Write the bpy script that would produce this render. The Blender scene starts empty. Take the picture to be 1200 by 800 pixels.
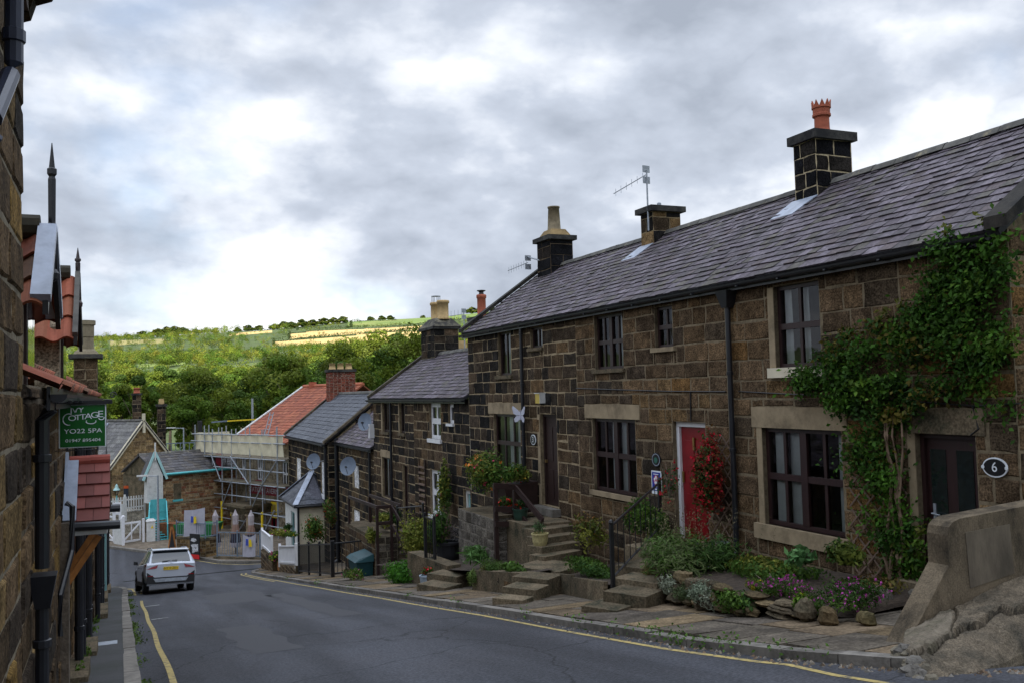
import bpy, math, random
import numpy as np
from mathutils import Vector as V
R = random.Random(7)
NR = np.random.default_rng(11)
S = bpy.context.scene
C = S.collection
PI = math.pi
BASE = {}

# ---------------------------------------------------------------- materials
def M(name, col, rough=.85, var=.25, scale=5, bump=0, bscale=60, metal=0, spec=.4, attr=True, stain=None, stretch=None, transl=0, coat=0, tracks=None, speck=None, cracks=False):
    m = bpy.data.materials.new(name); m.use_nodes = True
    nt = m.node_tree; L = nt.links; b = nt.nodes['Principled BSDF']
    N = nt.nodes.new
    tc = N('ShaderNodeTexCoord'); co = tc.outputs['Object']
    if stretch:
        mp = N('ShaderNodeMapping'); mp.inputs['Scale'].default_value = stretch; L.new(co, mp.inputs[0]); co = mp.outputs[0]
    n = N('ShaderNodeTexNoise'); n.inputs['Scale'].default_value = scale; n.inputs['Detail'].default_value = 6; n.inputs['Roughness'].default_value = .65
    L.new(co, n.inputs['Vector'])
    mr = N('ShaderNodeMapRange'); mr.inputs[1].default_value = .3; mr.inputs[2].default_value = .7
    mr.inputs[3].default_value = 1 - var; mr.inputs[4].default_value = 1 + var
    L.new(n.outputs[0], mr.inputs[0])
    mx = N('ShaderNodeMix'); mx.data_type = 'RGBA'; mx.blend_type = 'MULTIPLY'; mx.inputs[0].default_value = 1
    mx.inputs[6].default_value = (*col, 1); L.new(mr.outputs[0], mx.inputs[7]); out = mx.outputs[2]
    if stain:
        sc, ss, lo, hi = stain
        n2 = N('ShaderNodeTexNoise'); n2.inputs['Scale'].default_value = ss; n2.inputs['Detail'].default_value = 8; n2.inputs['Roughness'].default_value = .7
        L.new(co, n2.inputs['Vector'])
        r2 = N('ShaderNodeMapRange'); r2.inputs[1].default_value = lo; r2.inputs[2].default_value = hi; L.new(n2.outputs[0], r2.inputs[0])
        m2 = N('ShaderNodeMix'); m2.data_type = 'RGBA'; L.new(r2.outputs[0], m2.inputs[0]); L.new(out, m2.inputs[6]); m2.inputs[7].default_value = (*sc, 1)
        out = m2.outputs[2]
    for (scl, amt, ns) in [t for t in (tracks, speck) if t]:
        mp2 = N('ShaderNodeMapping'); mp2.inputs['Scale'].default_value = scl; L.new(tc.outputs['Object'], mp2.inputs[0])
        n4 = N('ShaderNodeTexNoise'); n4.inputs['Scale'].default_value = ns; n4.inputs['Detail'].default_value = 4; L.new(mp2.outputs[0], n4.inputs['Vector'])
        r4 = N('ShaderNodeMapRange'); r4.inputs[1].default_value = .35; r4.inputs[2].default_value = .65; r4.inputs[3].default_value = 1 - amt; r4.inputs[4].default_value = 1 + amt; L.new(n4.outputs[0], r4.inputs[0])
        m4 = N('ShaderNodeMix'); m4.data_type = 'RGBA'; m4.blend_type = 'MULTIPLY'; m4.inputs[0].default_value = 1; L.new(out, m4.inputs[6]); L.new(r4.outputs[0], m4.inputs[7]); out = m4.outputs[2]
    if cracks:
        n5 = N('ShaderNodeTexNoise'); n5.inputs['Scale'].default_value = 1.5; n5.inputs['Detail'].default_value = 6; L.new(co, n5.inputs['Vector'])
        mv = N('ShaderNodeMix'); mv.data_type = 'VECTOR'; mv.inputs[0].default_value = .35; L.new(co, mv.inputs[4]); L.new(n5.outputs['Color'], mv.inputs[5])
        vo = N('ShaderNodeTexVoronoi'); vo.feature = 'DISTANCE_TO_EDGE'; vo.inputs['Scale'].default_value = .42; L.new(mv.outputs[1], vo.inputs['Vector'])
        r5 = N('ShaderNodeMapRange'); r5.inputs[1].default_value = .0015; r5.inputs[2].default_value = .006; r5.inputs[3].default_value = .45; r5.inputs[4].default_value = 1; L.new(vo.outputs['Distance'], r5.inputs[0])
        m5 = N('ShaderNodeMix'); m5.data_type = 'RGBA'; m5.blend_type = 'MULTIPLY'; m5.inputs[0].default_value = 1; L.new(out, m5.inputs[6]); L.new(r5.outputs[0], m5.inputs[7]); out = m5.outputs[2]
    if attr:
        a = N('ShaderNodeAttribute'); a.attribute_name = 'tint'
        m3 = N('ShaderNodeMix'); m3.data_type = 'RGBA'; m3.blend_type = 'MULTIPLY'; m3.inputs[0].default_value = 1
        L.new(out, m3.inputs[6]); L.new(a.outputs['Color'], m3.inputs[7]); out = m3.outputs[2]
    L.new(out, b.inputs['Base Color'])
    b.inputs['Roughness'].default_value = rough; b.inputs['Metallic'].default_value = metal
    b.inputs['Specular IOR Level'].default_value = spec
    b.inputs['Coat Weight'].default_value = coat
    if bump:
        n3 = N('ShaderNodeTexNoise'); n3.inputs['Scale'].default_value = bscale; n3.inputs['Detail'].default_value = 5
        L.new(co, n3.inputs['Vector'])
        bp = N('ShaderNodeBump'); bp.inputs['Strength'].default_value = 1; bp.inputs['Distance'].default_value = bump
        L.new(n3.outputs[0], bp.inputs['Height']); L.new(bp.outputs[0], b.inputs['Normal'])
    if transl:
        t = N('ShaderNodeBsdfTranslucent'); L.new(out, t.inputs[0])
        ms = N('ShaderNodeMixShader'); ms.inputs[0].default_value = transl
        L.new(b.outputs[0], ms.inputs[1]); L.new(t.outputs[0], ms.inputs[2])
        L.new(ms.outputs[0], nt.nodes['Material Output'].inputs[0])
    return m

def glass_mat():
    m = bpy.data.materials.new('window glass'); m.use_nodes = True; nt = m.node_tree; N = nt.nodes.new; L = nt.links
    nt.nodes.remove(nt.nodes['Principled BSDF'])
    t = N('ShaderNodeBsdfTransparent'); t.inputs[0].default_value = (.8, .84, .84, 1)
    g = N('ShaderNodeBsdfGlossy'); g.inputs['Roughness'].default_value = .02
    f = N('ShaderNodeFresnel'); f.inputs['IOR'].default_value = 1.5
    nz = N('ShaderNodeTexNoise'); nz.inputs['Scale'].default_value = 2.5
    bp = N('ShaderNodeBump'); bp.inputs['Distance'].default_value = .004; L.new(nz.outputs[0], bp.inputs['Height']); L.new(bp.outputs[0], g.inputs['Normal'])
    ms = N('ShaderNodeMixShader'); L.new(f.outputs[0], ms.inputs[0]); L.new(t.outputs[0], ms.inputs[1]); L.new(g.outputs[0], ms.inputs[2])
    L.new(ms.outputs[0], nt.nodes['Material Output'].inputs[0]); return m

mSTONE = M('gritstone', (.80, .795, .80), .92, .5, 5, bump=.016, bscale=32, stain=((.26, .25, .25), 3.5, .47, .70), spec=.06, speck=((1, 1, 1), .55, 42))
mMORT = M('lime mortar', (1, 1, 1), .95, .3, 14, bump=.006, bscale=60, spec=.04, stain=((.3, .3, .3), 4, .5, .72))
mSLATE = M('slate', (1, 1, 1), .62, .32, 7, bump=.003, bscale=50, stain=((.10, .09, .05), 3.2, .60, .8), spec=.16, speck=((1, 1, 1), .25, 22))
mDRESS = M('dressed sandstone', (.30, .235, .15), .9, .25, 3, bump=.002, bscale=60, stain=((.13, .1, .065), 2.2, .5, .75), spec=.2)
mSTEP = M('worn step stone', (.16, .125, .082), .9, .4, 6, bump=.008, bscale=30, stain=((.042, .042, .028), 3, .44, .66), spec=.08, speck=((1, 1, 1), .35, 30))
mCONC = M('weathered concrete', (.15, .118, .08), .92, .3, 2.2, bump=.008, bscale=45, stain=((.04, .034, .026), 2.4, .46, .66), spec=.08, stretch=(1, 1, .5), speck=((1, 1, 1), .18, 60))
mAGG = M('exposed aggregate', (.125, .100, .070), .95, .35, 9, bump=.008, bscale=60, spec=.2, speck=((1, 1, 1), .35, 70), stain=((.045, .04, .03), 2.8, .45, .68))
mAGG2 = M('smooth cement patch', (.15, .125, .092), .95, .4, 5, stain=((.07, .065, .04), 3, .5, .7), bump=.01, bscale=50, spec=.2)
mBLACK = M('black paint', (.012, .012, .014), .4, .3, 8, spec=.5, attr=False)
mPIPE = M('black pipe', (.013, .014, .018), .35, .3, 5, spec=.5, attr=False)
mWOODF = M('dark brown frame', (.024, .009, .009), .45, .25, 20, spec=.45, attr=False, stretch=(1, 1, .2))
mBROWN = M('dark brown stained timber', (.028, .014, .012), .55, .35, 12, spec=.35, attr=False)
mWHITE = M('white gloss paint', (.74, .74, .76), .35, .08, 6, attr=False)
mWHT2 = M('weathered white paint', (.62, .62, .6), .6, .15, 6, stain=((.3, .27, .22), 4, .6, .8), attr=False)
mCREAM = M('cream paint', (.62, .56, .42), .7, .12, 3, stain=((.3, .25, .17), 2, .6, .85), attr=False)
mRED = M('red door paint', (.20, .004, .008), .4, .25, 3, attr=False, coat=.1)
mTEAL = M('pale teal paint', (.22, .42, .42), .45, .15, 4, attr=False)
mTURQ = M('turquoise paint', (.10, .47, .50), .5, .15, 4, attr=False)
mGLASS = glass_mat()
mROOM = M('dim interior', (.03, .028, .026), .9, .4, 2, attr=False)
mCURT = M('net curtain', (.8, .82, .82), .9, .1, 4, attr=False, transl=.2)
mCURTG = M('green curtain', (.10, .2, .12), .9, .2, 4, attr=False)
mLEAF = M('foliage', (1.25, 1.22, 1.05), .6, .25, 3, spec=.14, transl=.3)
mPETAL = M('petals', (1, 1, 1), .6, .1, 3, spec=.3, transl=.2)
mBARK = M('bark', (.12, .095, .07), .95, .4, 8, bump=.02, bscale=20, attr=False)
mTWIG = M('bleached creeper stem', (.22, .15, .10), .9, .3, 10, attr=False)
mLATH = M('weathered trellis lath', (.17, .115, .085), .8, .3, 10, attr=False)
mTERRA = M('terracotta', (.36, .1, .055), .85, .25, 6, attr=False)
mBUFF = M('buff clay', (.46, .32, .15), .85, .25, 6, stain=((.1, .08, .05), 4, .55, .8), attr=False)
mPANT = M('clay pantile', (.78, .78, .8), .8, .35, 6, stain=((.10, .085, .03), 3, .5, .75))
mTILER = M('red plain tile', (1, 1, 1), .75, .2, 4)
mLEAD = M('lead flashing', (.30, .34, .42), .42, .3, 4, spec=.6, attr=False)
mSOIL = M('soil', (.045, .032, .022), 1, .5, 12, bump=.02, bscale=20, attr=False)
mASPH = M('asphalt', (.046, .048, .056), .8, .35, 110, bump=.004, bscale=160, stain=((.046, .046, .052), .5, .40, .66), attr=False, spec=.25, cracks=True, tracks=((1.3, .05, 1), .34, 1.0), speck=((1, 1, 1), .4, 34))
mASPH2 = M('footway asphalt', (.07, .07, .072), .88, .3, 60, bump=.005, bscale=110, stain=((.04, .045, .035), .8, .45, .7), attr=False, spec=.25)
mKERB = M('kerb stone', (.17, .155, .135), .9, .3, 8, bump=.006, bscale=40, spec=.2, stain=((.07, .065, .055), 2.5, .5, .75))
mFLAG = M('sandstone flag', (.14, .118, .092), .9, .4, 4, bump=.008, bscale=35, spec=.08, speck=((1, 1, 1), .35, 30), stain=((.07, .06, .05), 1.6, .48, .7))
mYELL = M('worn yellow line', (.38, .29, .10), .8, .25, 20, attr=False, stain=((.075, .072, .07), 9, .50, .64))
mWLINE = M('worn white line', (.4, .4, .39), .8, .2, 20, attr=False, stain=((.085, .08, .08), 6, .5, .62))
mYEL = M('yellow plastic', (.75, .55, .02), .5, .1, 5, attr=False)
mGALV = M('galvanised steel', (.34, .37, .41), .5, .25, 12, metal=.4, attr=False)
mGREYP = M('grey painted steel', (.16, .20, .25), .5, .25, 8, attr=False)
mNET = M('cream debris sheeting', (.66, .60, .43), .85, .15, 2, attr=False, transl=.15)
mBOARD = M('scaffold board', (.20, .17, .12), .9, .4, 8, attr=False)
mBRICK = M('red brick', (1, 1, 1), .9, .3, 10, bump=.004, bscale=60)
mORTIM = M('orange stained timber', (.33, .13, .03), .6, .3, 10, attr=False)

# ---------------------------------------------------------------- mesh builder
def finish(name, me, mats, parent, smooth):
    for m in (mats if isinstance(mats, (list, tuple)) else [mats]): me.materials.append(m)
    o = bpy.data.objects.new(name, me); C.objects.link(o)
    BASE[o.name] = V((0, 0, 0))
    if parent is not None:
        o.parent = parent; o.location = -BASE[parent.name]
    if smooth: me.shade_smooth()
    return o

class MB:
    def __init__(s): s.v = []; s.f = []; s.k = []; s.c = []; s.mi = 0; s.col = (1, 1, 1)
    def q(s, *p):
        n = len(s.v); s.v += [tuple(a) for a in p]; s.f.append(tuple(range(n, n + len(p)))); s.k.append(s.mi); s.c.append(s.col)
    def grid(s, rows, closed=False):
        n = len(s.v); w = len(rows[0])
        for r in rows: s.v += [tuple(a) for a in r]
        for i in range(len(rows) - 1):
            for j in range(w if closed else w - 1):
                k = (j + 1) % w
                s.f.append((n + i * w + j, n + i * w + k, n + (i + 1) * w + k, n + (i + 1) * w + j)); s.k.append(s.mi); s.c.append(s.col)
    def hexa(s, p):
        for a in ((0, 3, 2, 1), (4, 5, 6, 7), (0, 1, 5, 4), (1, 2, 6, 5), (2, 3, 7, 6), (3, 0, 4, 7)): s.q(*[p[i] for i in a])
    def box(s, a, b):
        x0, y0, z0 = a; x1, y1, z1 = b
        s.hexa([(x0, y0, z0), (x1, y0, z0), (x1, y1, z0), (x0, y1, z0), (x0, y0, z1), (x1, y0, z1), (x1, y1, z1), (x0, y1, z1)])
    def bar(s, a, b, w, h, up=(0, 0, 1)):
        a = V(a); b = V(b); d = (b - a).normalized(); u = V(up)
        sd = d.cross(u)
        if sd.length < 1e-3: sd = d.cross(V((0, 1, 0)))
        sd = sd.normalized() * w / 2; u = sd.cross(d).normalized() * h / 2
        s.hexa([a - sd - u, a + sd - u, a + sd + u, a - sd + u, b - sd - u, b + sd - u, b + sd + u, b - sd + u])
    def tube(s, pts, r, n=8):
        pts = [V(p) for p in pts]; rows = []
        for i, p in enumerate(pts):
            d = (pts[min(i + 1, len(pts) - 1)] - pts[max(i - 1, 0)]).normalized()
            a = d.cross(V((0, 0, 1)))
            if a.length < .05: a = d.cross(V((0, 1, 0)))
            a.normalize(); b = d.cross(a); rr = r[i] if isinstance(r, (list, tuple)) else r
            rows.append([p + (a * math.cos(t) + b * math.sin(t)) * rr for t in [2 * PI * k / n for k in range(n)]])
        s.grid(rows, True); s.q(*rows[0]); s.q(*rows[-1])
    def lathe(s, c, prof, n=16):
        c = V(c); rows = [[c + V((r * math.cos(t), r * math.sin(t), z)) for t in [2 * PI * k / n for k in range(n)]] for r, z in prof]
        s.grid(rows, True); s.q(*rows[0]); s.q(*rows[-1])
    def prism(s, poly, d):
        d = V(d); a = [V(p) for p in poly]; b = [p + d for p in a]
        s.q(*a); s.q(*b[::-1]); n = len(a)
        for i in range(n): s.q(a[i], a[(i + 1) % n], b[(i + 1) % n], b[i])
    def blob(s, c, r, seed=0, n=9, rough=.2):
        rr = random.Random(seed); c = V(c); ph = [rr.random() * 6 for _ in range(6)]
        rows = []
        for i in range(n + 1):
            th = PI * i / n; row = []
            for j in range(2 * n):
                p = PI * j / n
                d = V((math.sin(th) * math.cos(p), math.sin(th) * math.sin(p), math.cos(th)))
                k = 1 + rough * (math.sin(d.x * 3.1 + ph[0]) + math.sin(d.y * 3.7 + ph[1]) + math.sin(d.z * 4.3 + ph[2])) / 2 + rough * .4 * math.sin(9 * d.x + ph[3]) * math.sin(8 * d.y + ph[4])
                row.append(c + V((d.x * r[0], d.y * r[1], d.z * r[2])) * k)
            rows.append(row)
        s.grid(rows, True)
    def build(s, name, mats, parent=None, smooth=False, bevel=0):
        me = bpy.data.meshes.new(name); me.from_pydata(s.v, [], s.f)
        me.polygons.foreach_set('material_index', s.k)
        at = me.color_attributes.new('tint', 'FLOAT_COLOR', 'CORNER')
        cnt = np.array([len(f) for f in s.f]); col = np.ones((len(s.f), 4)); col[:, :3] = np.array(s.c)
        at.data.foreach_set('color', np.repeat(col, cnt, 0).astype(np.float32).ravel())
        o = finish(name, me, mats, parent, smooth)
        if bevel:
            md = o.modifiers.new('bevel', 'BEVEL'); md.width = bevel; md.segments = 2; md.limit_method = 'ANGLE'; md.angle_limit = .6
        return o

def leaves(name, P, size, cols, mat=None, parent=None, nrm=None, aspect=.55, mats=None, extra=None):
    """many folded leaf quads as one mesh; P (N,3), size scalar/array, cols (N,3)"""
    P = np.asarray(P, float); N = len(P); size = np.broadcast_to(np.asarray(size, float), (N,))[:, None]
    d = NR.normal(size=(N, 3)); d /= np.linalg.norm(d, axis=1)[:, None]
    if nrm is None: nn = NR.normal(size=(N, 3))
    else: nn = np.asarray(nrm) + NR.normal(size=(N, 3)) * .55
    nn /= np.linalg.norm(nn, axis=1)[:, None]
    t = d - nn * (d * nn).sum(1)[:, None]; t /= np.linalg.norm(t, axis=1)[:, None] + 1e-9
    b = np.cross(nn, t)
    ver = np.stack([P - t * size * .5, P + b * size * aspect * .5 + nn * size * .12, P + t * size * .5, P - b * size * aspect * .5 + nn * size * .12], 1).reshape(-1, 3)
    me = bpy.data.meshes.new(name); me.vertices.add(4 * N); me.vertices.foreach_set('co', ver.astype(np.float32).ravel())
    me.loops.add(4 * N); me.loops.foreach_set('vertex_index', np.arange(4 * N, dtype=np.int32))
    me.polygons.add(N); me.polygons.foreach_set('loop_start', np.arange(0, 4 * N, 4, dtype=np.int32))
    me.update(calc_edges=True)
    at = me.color_attributes.new('tint', 'FLOAT_COLOR', 'CORNER')
    cc = np.ones((N, 4)); cc[:, :3] = cols; at.data.foreach_set('color', np.repeat(cc, 4, 0).astype(np.float32).ravel())
    return finish(name, me, mat or mLEAF, parent, False)

def tag(o, label, cat, group=None, kind=None):
    if label: o['label'] = label
    if cat: o['category'] = cat
    if group: o['group'] = group
    if kind: o['kind'] = kind
    return o
def T(name, label, cat, loc, group=None):
    o = bpy.data.objects.new(name, None); C.objects.link(o); o.location = loc; BASE[o.name] = V(loc)
    return tag(o, label, cat, group)
def ST(o): o['kind'] = 'structure'; return o
def shade(c, k): return tuple(x * k for x in c)
def rnd(a, b): return R.uniform(a, b)

# ---------------------------------------------------------------- ground heights (eye level is z = 0)
def zr(y):
    zl = -1.55 - .147 * max(y, -30); k = .22; e = (zl + 8.2) / k
    return -8.2 + (k * math.log1p(math.exp(e)) if e < 30 else zl + 8.2)
def pv(y): return zr(y) + .11

# ---------------------------------------------------------------- facades
class F:
    """a wall plane: (u along U, z up, n outward)"""
    def __init__(s, O, U, N): s.O = V((O[0], O[1], 0)); s.U = V(U).normalized(); s.N = V(N).normalized()
    def p(s, u, z, n=0): return s.O + s.U * u + s.N * n + V((0, 0, z))
    def box(s, mb, u0, z0, u1, z1, n0, n1):
        mb.hexa([s.p(u0, z0, n0), s.p(u1, z0, n0), s.p(u1, z0, n1), s.p(u0, z0, n1), s.p(u0, z1, n0), s.p(u1, z1, n0), s.p(u1, z1, n1), s.p(u0, z1, n1)])

def cut(r, holes):
    out = [r]
    for h in holes:
        nx = []
        for (a, b, c, d) in out:
            if h[0] >= c or h[2] <= a or h[1] >= d or h[3] <= b: nx.append((a, b, c, d)); continue
            u0, u1 = max(a, h[0]), min(c, h[2])
            if h[0] > a: nx.append((a, b, h[0], d))
            if h[2] < c: nx.append((h[2], b, c, d))
            if h[1] > b: nx.append((u0, b, u1, h[1]))
            if h[3] < d: nx.append((u0, h[3], u1, d))
        out = nx
    return out

PAL_BROWN = [((.175, .115, .064), 5), ((.15, .10, .058), 5), ((.125, .086, .052), 4), ((.21, .135, .066), 2), ((.095, .07, .046), 2), ((.22, .125, .05), 1)]
PAL_DARK = [((.050, .041, .033), 5), ((.034, .030, .027), 5), ((.085, .064, .046), 3), ((.115, .08, .052), 2), ((.024, .023, .022), 3)]
PAL_MID = [((.115, .08, .05), 5), ((.085, .062, .042), 4), ((.14, .095, .055), 3), ((.06, .048, .036), 2), ((.18, .115, .06), 1)]
PAL_TAN = [((.30, .20, .09), 4), ((.22, .145, .07), 3), ((.36, .25, .12), 2), ((.13, .09, .05), 2), ((.25, .12, .06), 1)]
PAL_PALE = [((.40, .34, .24), 4), ((.34, .28, .19), 3), ((.45, .39, .29), 2)]

def facade(name, f, u0, u1, z0, z1, holes=(), nostone=(), pal=PAL_BROWN, pal2=None, mort=(.25, .2, .135), course=(.26, .35), blen=(.34, .8), gap=.013, parent=None, seed=1, reveal=.14, top=None, proud=(.004, .016), mats=None):
    """coursed stone wall: a mortar sheet with real openings and reveals, and one chamfered block per stone"""
    rr = random.Random(seed); mb = MB(); mb.mi = 1; mb.col = mort
    us = sorted({u0, u1, *[h[i] for h in holes for i in (0, 2) if u0 < h[i] < u1]}); zs = sorted({z0, z1, *[h[i] for h in holes for i in (1, 3) if z0 < h[i] < z1]})
    for i in range(len(us) - 1):
        for j in range(len(zs) - 1):
            cu, cz = (us[i] + us[i + 1]) / 2, (zs[j] + zs[j + 1]) / 2
            if any(h[0] < cu < h[2] and h[1] < cz < h[3] for h in holes): continue
            if top:
                m = 24; A = [us[i] + (us[i + 1] - us[i]) * t / m for t in range(m + 1)]
                for a, c in zip(A, A[1:]):
                    ta, tc = min(zs[j + 1], top(a)), min(zs[j + 1], top(c))
                    if ta > zs[j] + .01 and tc > zs[j] + .01: mb.q(f.p(a, zs[j]), f.p(c, zs[j]), f.p(c, tc), f.p(a, ta))
                continue
            mb.q(f.p(us[i], zs[j]), f.p(us[i + 1], zs[j]), f.p(us[i + 1], zs[j + 1]), f.p(us[i], zs[j + 1]))
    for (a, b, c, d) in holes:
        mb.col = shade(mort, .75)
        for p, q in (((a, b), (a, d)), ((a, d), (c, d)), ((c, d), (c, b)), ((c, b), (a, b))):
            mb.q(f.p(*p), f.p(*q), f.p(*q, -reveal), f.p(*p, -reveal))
    mb.mi = 0; z = z0; bag = [c for c, w in pal for _ in range(w)]; bag2 = [c for c, w in (pal2 or pal) for _ in range(w)]
    allh = list(holes) + list(nostone)
    while z < z1 - .05:
        zn = min(z + rr.uniform(*course), z1)
        if z1 - zn < .1: zn = z1
        u = u0
        while u < u1 - .02:
            un = u + rr.uniform(*blen)
            if u1 - un < blen[0] * .6: un = u1
            mix = (u - u0) / max(u1 - u0, .1)
            col = rr.choice(bag2 if pal2 and rr.random() < mix else bag); k = rr.uniform(.8, 1.18)
            for (a, b, c, d) in cut((u, z, un, zn), allh):
                if c - a < .05 or d - b < .05: continue
                if top and top((a + c) / 2) < d - .02: continue
                g = gap * rr.uniform(.7, 1.4); e = min(.016, (c - a) * .2, (d - b) * .2); n = rr.uniform(*proud); cl = shade(col, k * rr.uniform(.9, 1.1))
                a1, b1, c1, d1 = a + g, b + g * rr.uniform(.6, 1.5), c - g * rr.uniform(.6, 1.4), d - g
                w = [rr.uniform(-.004, .004) for _ in range(4)]
                jj = min(.012, (c - a) * .08, (d - b) * .08); sq = [(a1, b1), ((a1 + c1) / 2, b1), (c1, b1), (c1, (b1 + d1) / 2), (c1, d1), ((a1 + c1) / 2, d1), (a1, d1), (a1, (b1 + d1) / 2)]
                sq = [(x_ + rr.uniform(-jj, jj), y_ + rr.uniform(-jj, jj)) for x_, y_ in sq]; mx_, my_ = (a1 + c1) / 2, (b1 + d1) / 2; kx, ky = 1 - 2 * e / (c1 - a1), 1 - 2 * e / (d1 - b1)
                o = [f.p(x_, y_) for x_, y_ in sq]; i_ = [f.p(mx_ + (x_ - mx_) * kx, my_ + (y_ - my_) * ky, n + rr.uniform(-.005, .005)) for x_, y_ in sq]
                mb.col = cl; mb.q(*i_); mb.col = shade(cl, .9)
                for t in range(8): mb.q(o[t], o[(t + 1) % 8], i_[(t + 1) % 8], i_[t])
            u = un
        z = zn
    return mb.build(name, mats or [mSTONE, mMORT], parent)

def wavy(mb, f, u0, u1, z0, z1, n, amp=.03, k=14):
    rows = [[f.p(u0 + (u1 - u0) * i / k, z, n + amp * math.sin(i * 2.1 + 1.3 * (z > (z0 + z1) / 2) * .4)) for i in range(k + 1)] for z in (z0, (z0 + z1) / 2, z1)]
    mb.grid(rows)

def win(par, f, r, cols=2, rows=2, mat=None, curt=None, sill=None, lint=None, t=.055, label=None, dep=.1, sillm=None, curtm=None, casement=False, lintm=None):
    u0, z0, u1, z1 = r; mat = mat or mWOODF
    mb = MB(); n0, n1 = -dep - .03, -dep + .03
    f.box(mb, u0, z0, u1, z0 + t, n0, n1); f.box(mb, u0, z1 - t, u1, z1, n0, n1)
    f.box(mb, u0, z0 + t, u0 + t, z1 - t, n0, n1); f.box(mb, u1 - t, z0 + t, u1, z1 - t, n0, n1)
    for i in range(1, cols):
        u = u0 + (u1 - u0) * i / cols; w = t * (1.1 if (casement and i * 2 == cols) else .45); f.box(mb, u - w, z0 + t, u + w, z1 - t, n0 + .004, n1 + (.012 if casement and i * 2 == cols else -.008))
    for j in range(1, rows):
        z = z0 + (z1 - z0) * j / rows; w = t * (.75 if j * 2 == rows else .35); f.box(mb, u0 + t, z - w, u1 - t, z + w, n0 + .006, n1 + (.005 if j * 2 == rows else -.01))
    w = mb.build('window', mat, par, bevel=.006)
    if label: w['label'] = label
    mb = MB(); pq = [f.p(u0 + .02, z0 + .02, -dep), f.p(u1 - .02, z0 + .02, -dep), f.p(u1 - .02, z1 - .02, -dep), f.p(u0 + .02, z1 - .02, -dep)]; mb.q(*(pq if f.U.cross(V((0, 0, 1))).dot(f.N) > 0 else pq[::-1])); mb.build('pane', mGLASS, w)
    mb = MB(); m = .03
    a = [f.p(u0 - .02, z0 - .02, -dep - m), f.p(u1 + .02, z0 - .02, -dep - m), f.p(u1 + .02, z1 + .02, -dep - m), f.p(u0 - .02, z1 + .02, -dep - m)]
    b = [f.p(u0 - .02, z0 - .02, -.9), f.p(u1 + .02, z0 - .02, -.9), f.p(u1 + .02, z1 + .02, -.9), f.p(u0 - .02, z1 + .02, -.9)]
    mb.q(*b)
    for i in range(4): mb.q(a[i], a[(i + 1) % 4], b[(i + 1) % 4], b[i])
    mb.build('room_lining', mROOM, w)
    if curt:
        mb = MB()
        for (ca, cb) in curt: wavy(mb, f, u0 + (u1 - u0) * ca, u0 + (u1 - u0) * cb, z0 + .03, z1 - .03, -dep - .09, .025, max(4, int(30 * (cb - ca))))
        mb.build('curtain', curtm or mCURT, w, smooth=True)
    if sill:
        mb = MB(); f.box(mb, *sill, -.13, .07); mb.build('sill', sillm or mDRESS, w, bevel=.012)
    if lint:
        mb = MB(); f.box(mb, *lint, -.10, .022); mb.build('lintel', lintm or mDRESS, w, bevel=.01)
    return w

def door(par, f, r, mat, dep=.13, t=.06, frame=None, panels=True, label=None, glaze=False, knob=(.5, .45, .15)):
    u0, z0, u1, z1 = r
    mb = MB(); f.box(mb, u0 + t, z0, u1 - t, z1 - t, -dep - .045, -dep)
    if panels:
        w = u1 - u0 - 2 * t; h = z1 - z0 - t
        for i in (0, 1):
            a = u0 + t + w * (.14 + .40 * i)
            for (lo, hi) in ((.08, .40), (.50, .88)):
                f.box(mb, a, z0 + h * lo, a + w * .32, z0 + h * hi, -dep, -dep + .014)
    d = mb.build('door', mat, par, bevel=.006)
    if label: d['label'] = label
    mb = MB(); fr = frame or mat
    f.box(mb, u0, z0, u0 + t, z1, -dep - .05, -dep + .05); f.box(mb, u1 - t, z0, u1, z1, -dep - .05, -dep + .05); f.box(mb, u0 + t, z1 - t, u1 - t, z1, -dep - .05, -dep + .05)
    mb.build('door_frame', fr, d, bevel=.006)
    return d

def slates(mb, e0, e1, up, n, rowh=.19, sw=.24, pal=None, rr=None, thick=.012):
    """e0->e1 eave line, up = vector eave to ridge, n = outward normal"""
    e0 = V(e0); e1 = V(e1); up = V(up); L = (e1 - e0).length; U = (e1 - e0) / L; H = up.length; W = up / H; n = V(n).normalized()
    k = max(1, round(H / rowh)); rh = H / k
    for i in range(k):
        x = -(sw * .5 if i % 2 else 0) + rr.uniform(-.03, .03); wid = sw * (1 - .25 * i / k)
        while x < L:
            xn = x + wid * rr.uniform(.8, 1.2); a, b = max(x, 0), min(xn, L)
            if b - a > .02:
                lift = thick + rr.uniform(0, .018); j = rr.uniform(-.012, .012); c = rr.choice(pal); mb.col = shade(c, rr.uniform(.8, 1.2))
                p = [e0 + U * (a + .004) + W * (i * rh + j) + n * lift, e0 + U * (b - .004) + W * (i * rh + j + rr.uniform(-.008, .008)) + n * (lift + rr.uniform(-.004, .004)),
                     e0 + U * (b - .004) + W * ((i + 1) * rh + .02) + n * .003, e0 + U * (a + .004) + W * ((i + 1) * rh + .02) + n * .003]
                mb.q(*p); mb.col = shade(mb.col, .55)
                mb.q(p[0], p[1], p[1] - n * (lift + .01), p[0] - n * (lift + .01))
            x = xn
PAL_SLATE = [(.092, .075, .088), (.078, .065, .073), (.103, .085, .100), (.070, .061, .064), (.114, .098, .112), (.088, .069, .072), (.120, .101, .120), (.090, .080, .068), (.142, .120, .140)]
PAL_SLATE2 = [(.10, .105, .12), (.085, .09, .105), (.115, .12, .135), (.095, .1, .115)]

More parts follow.
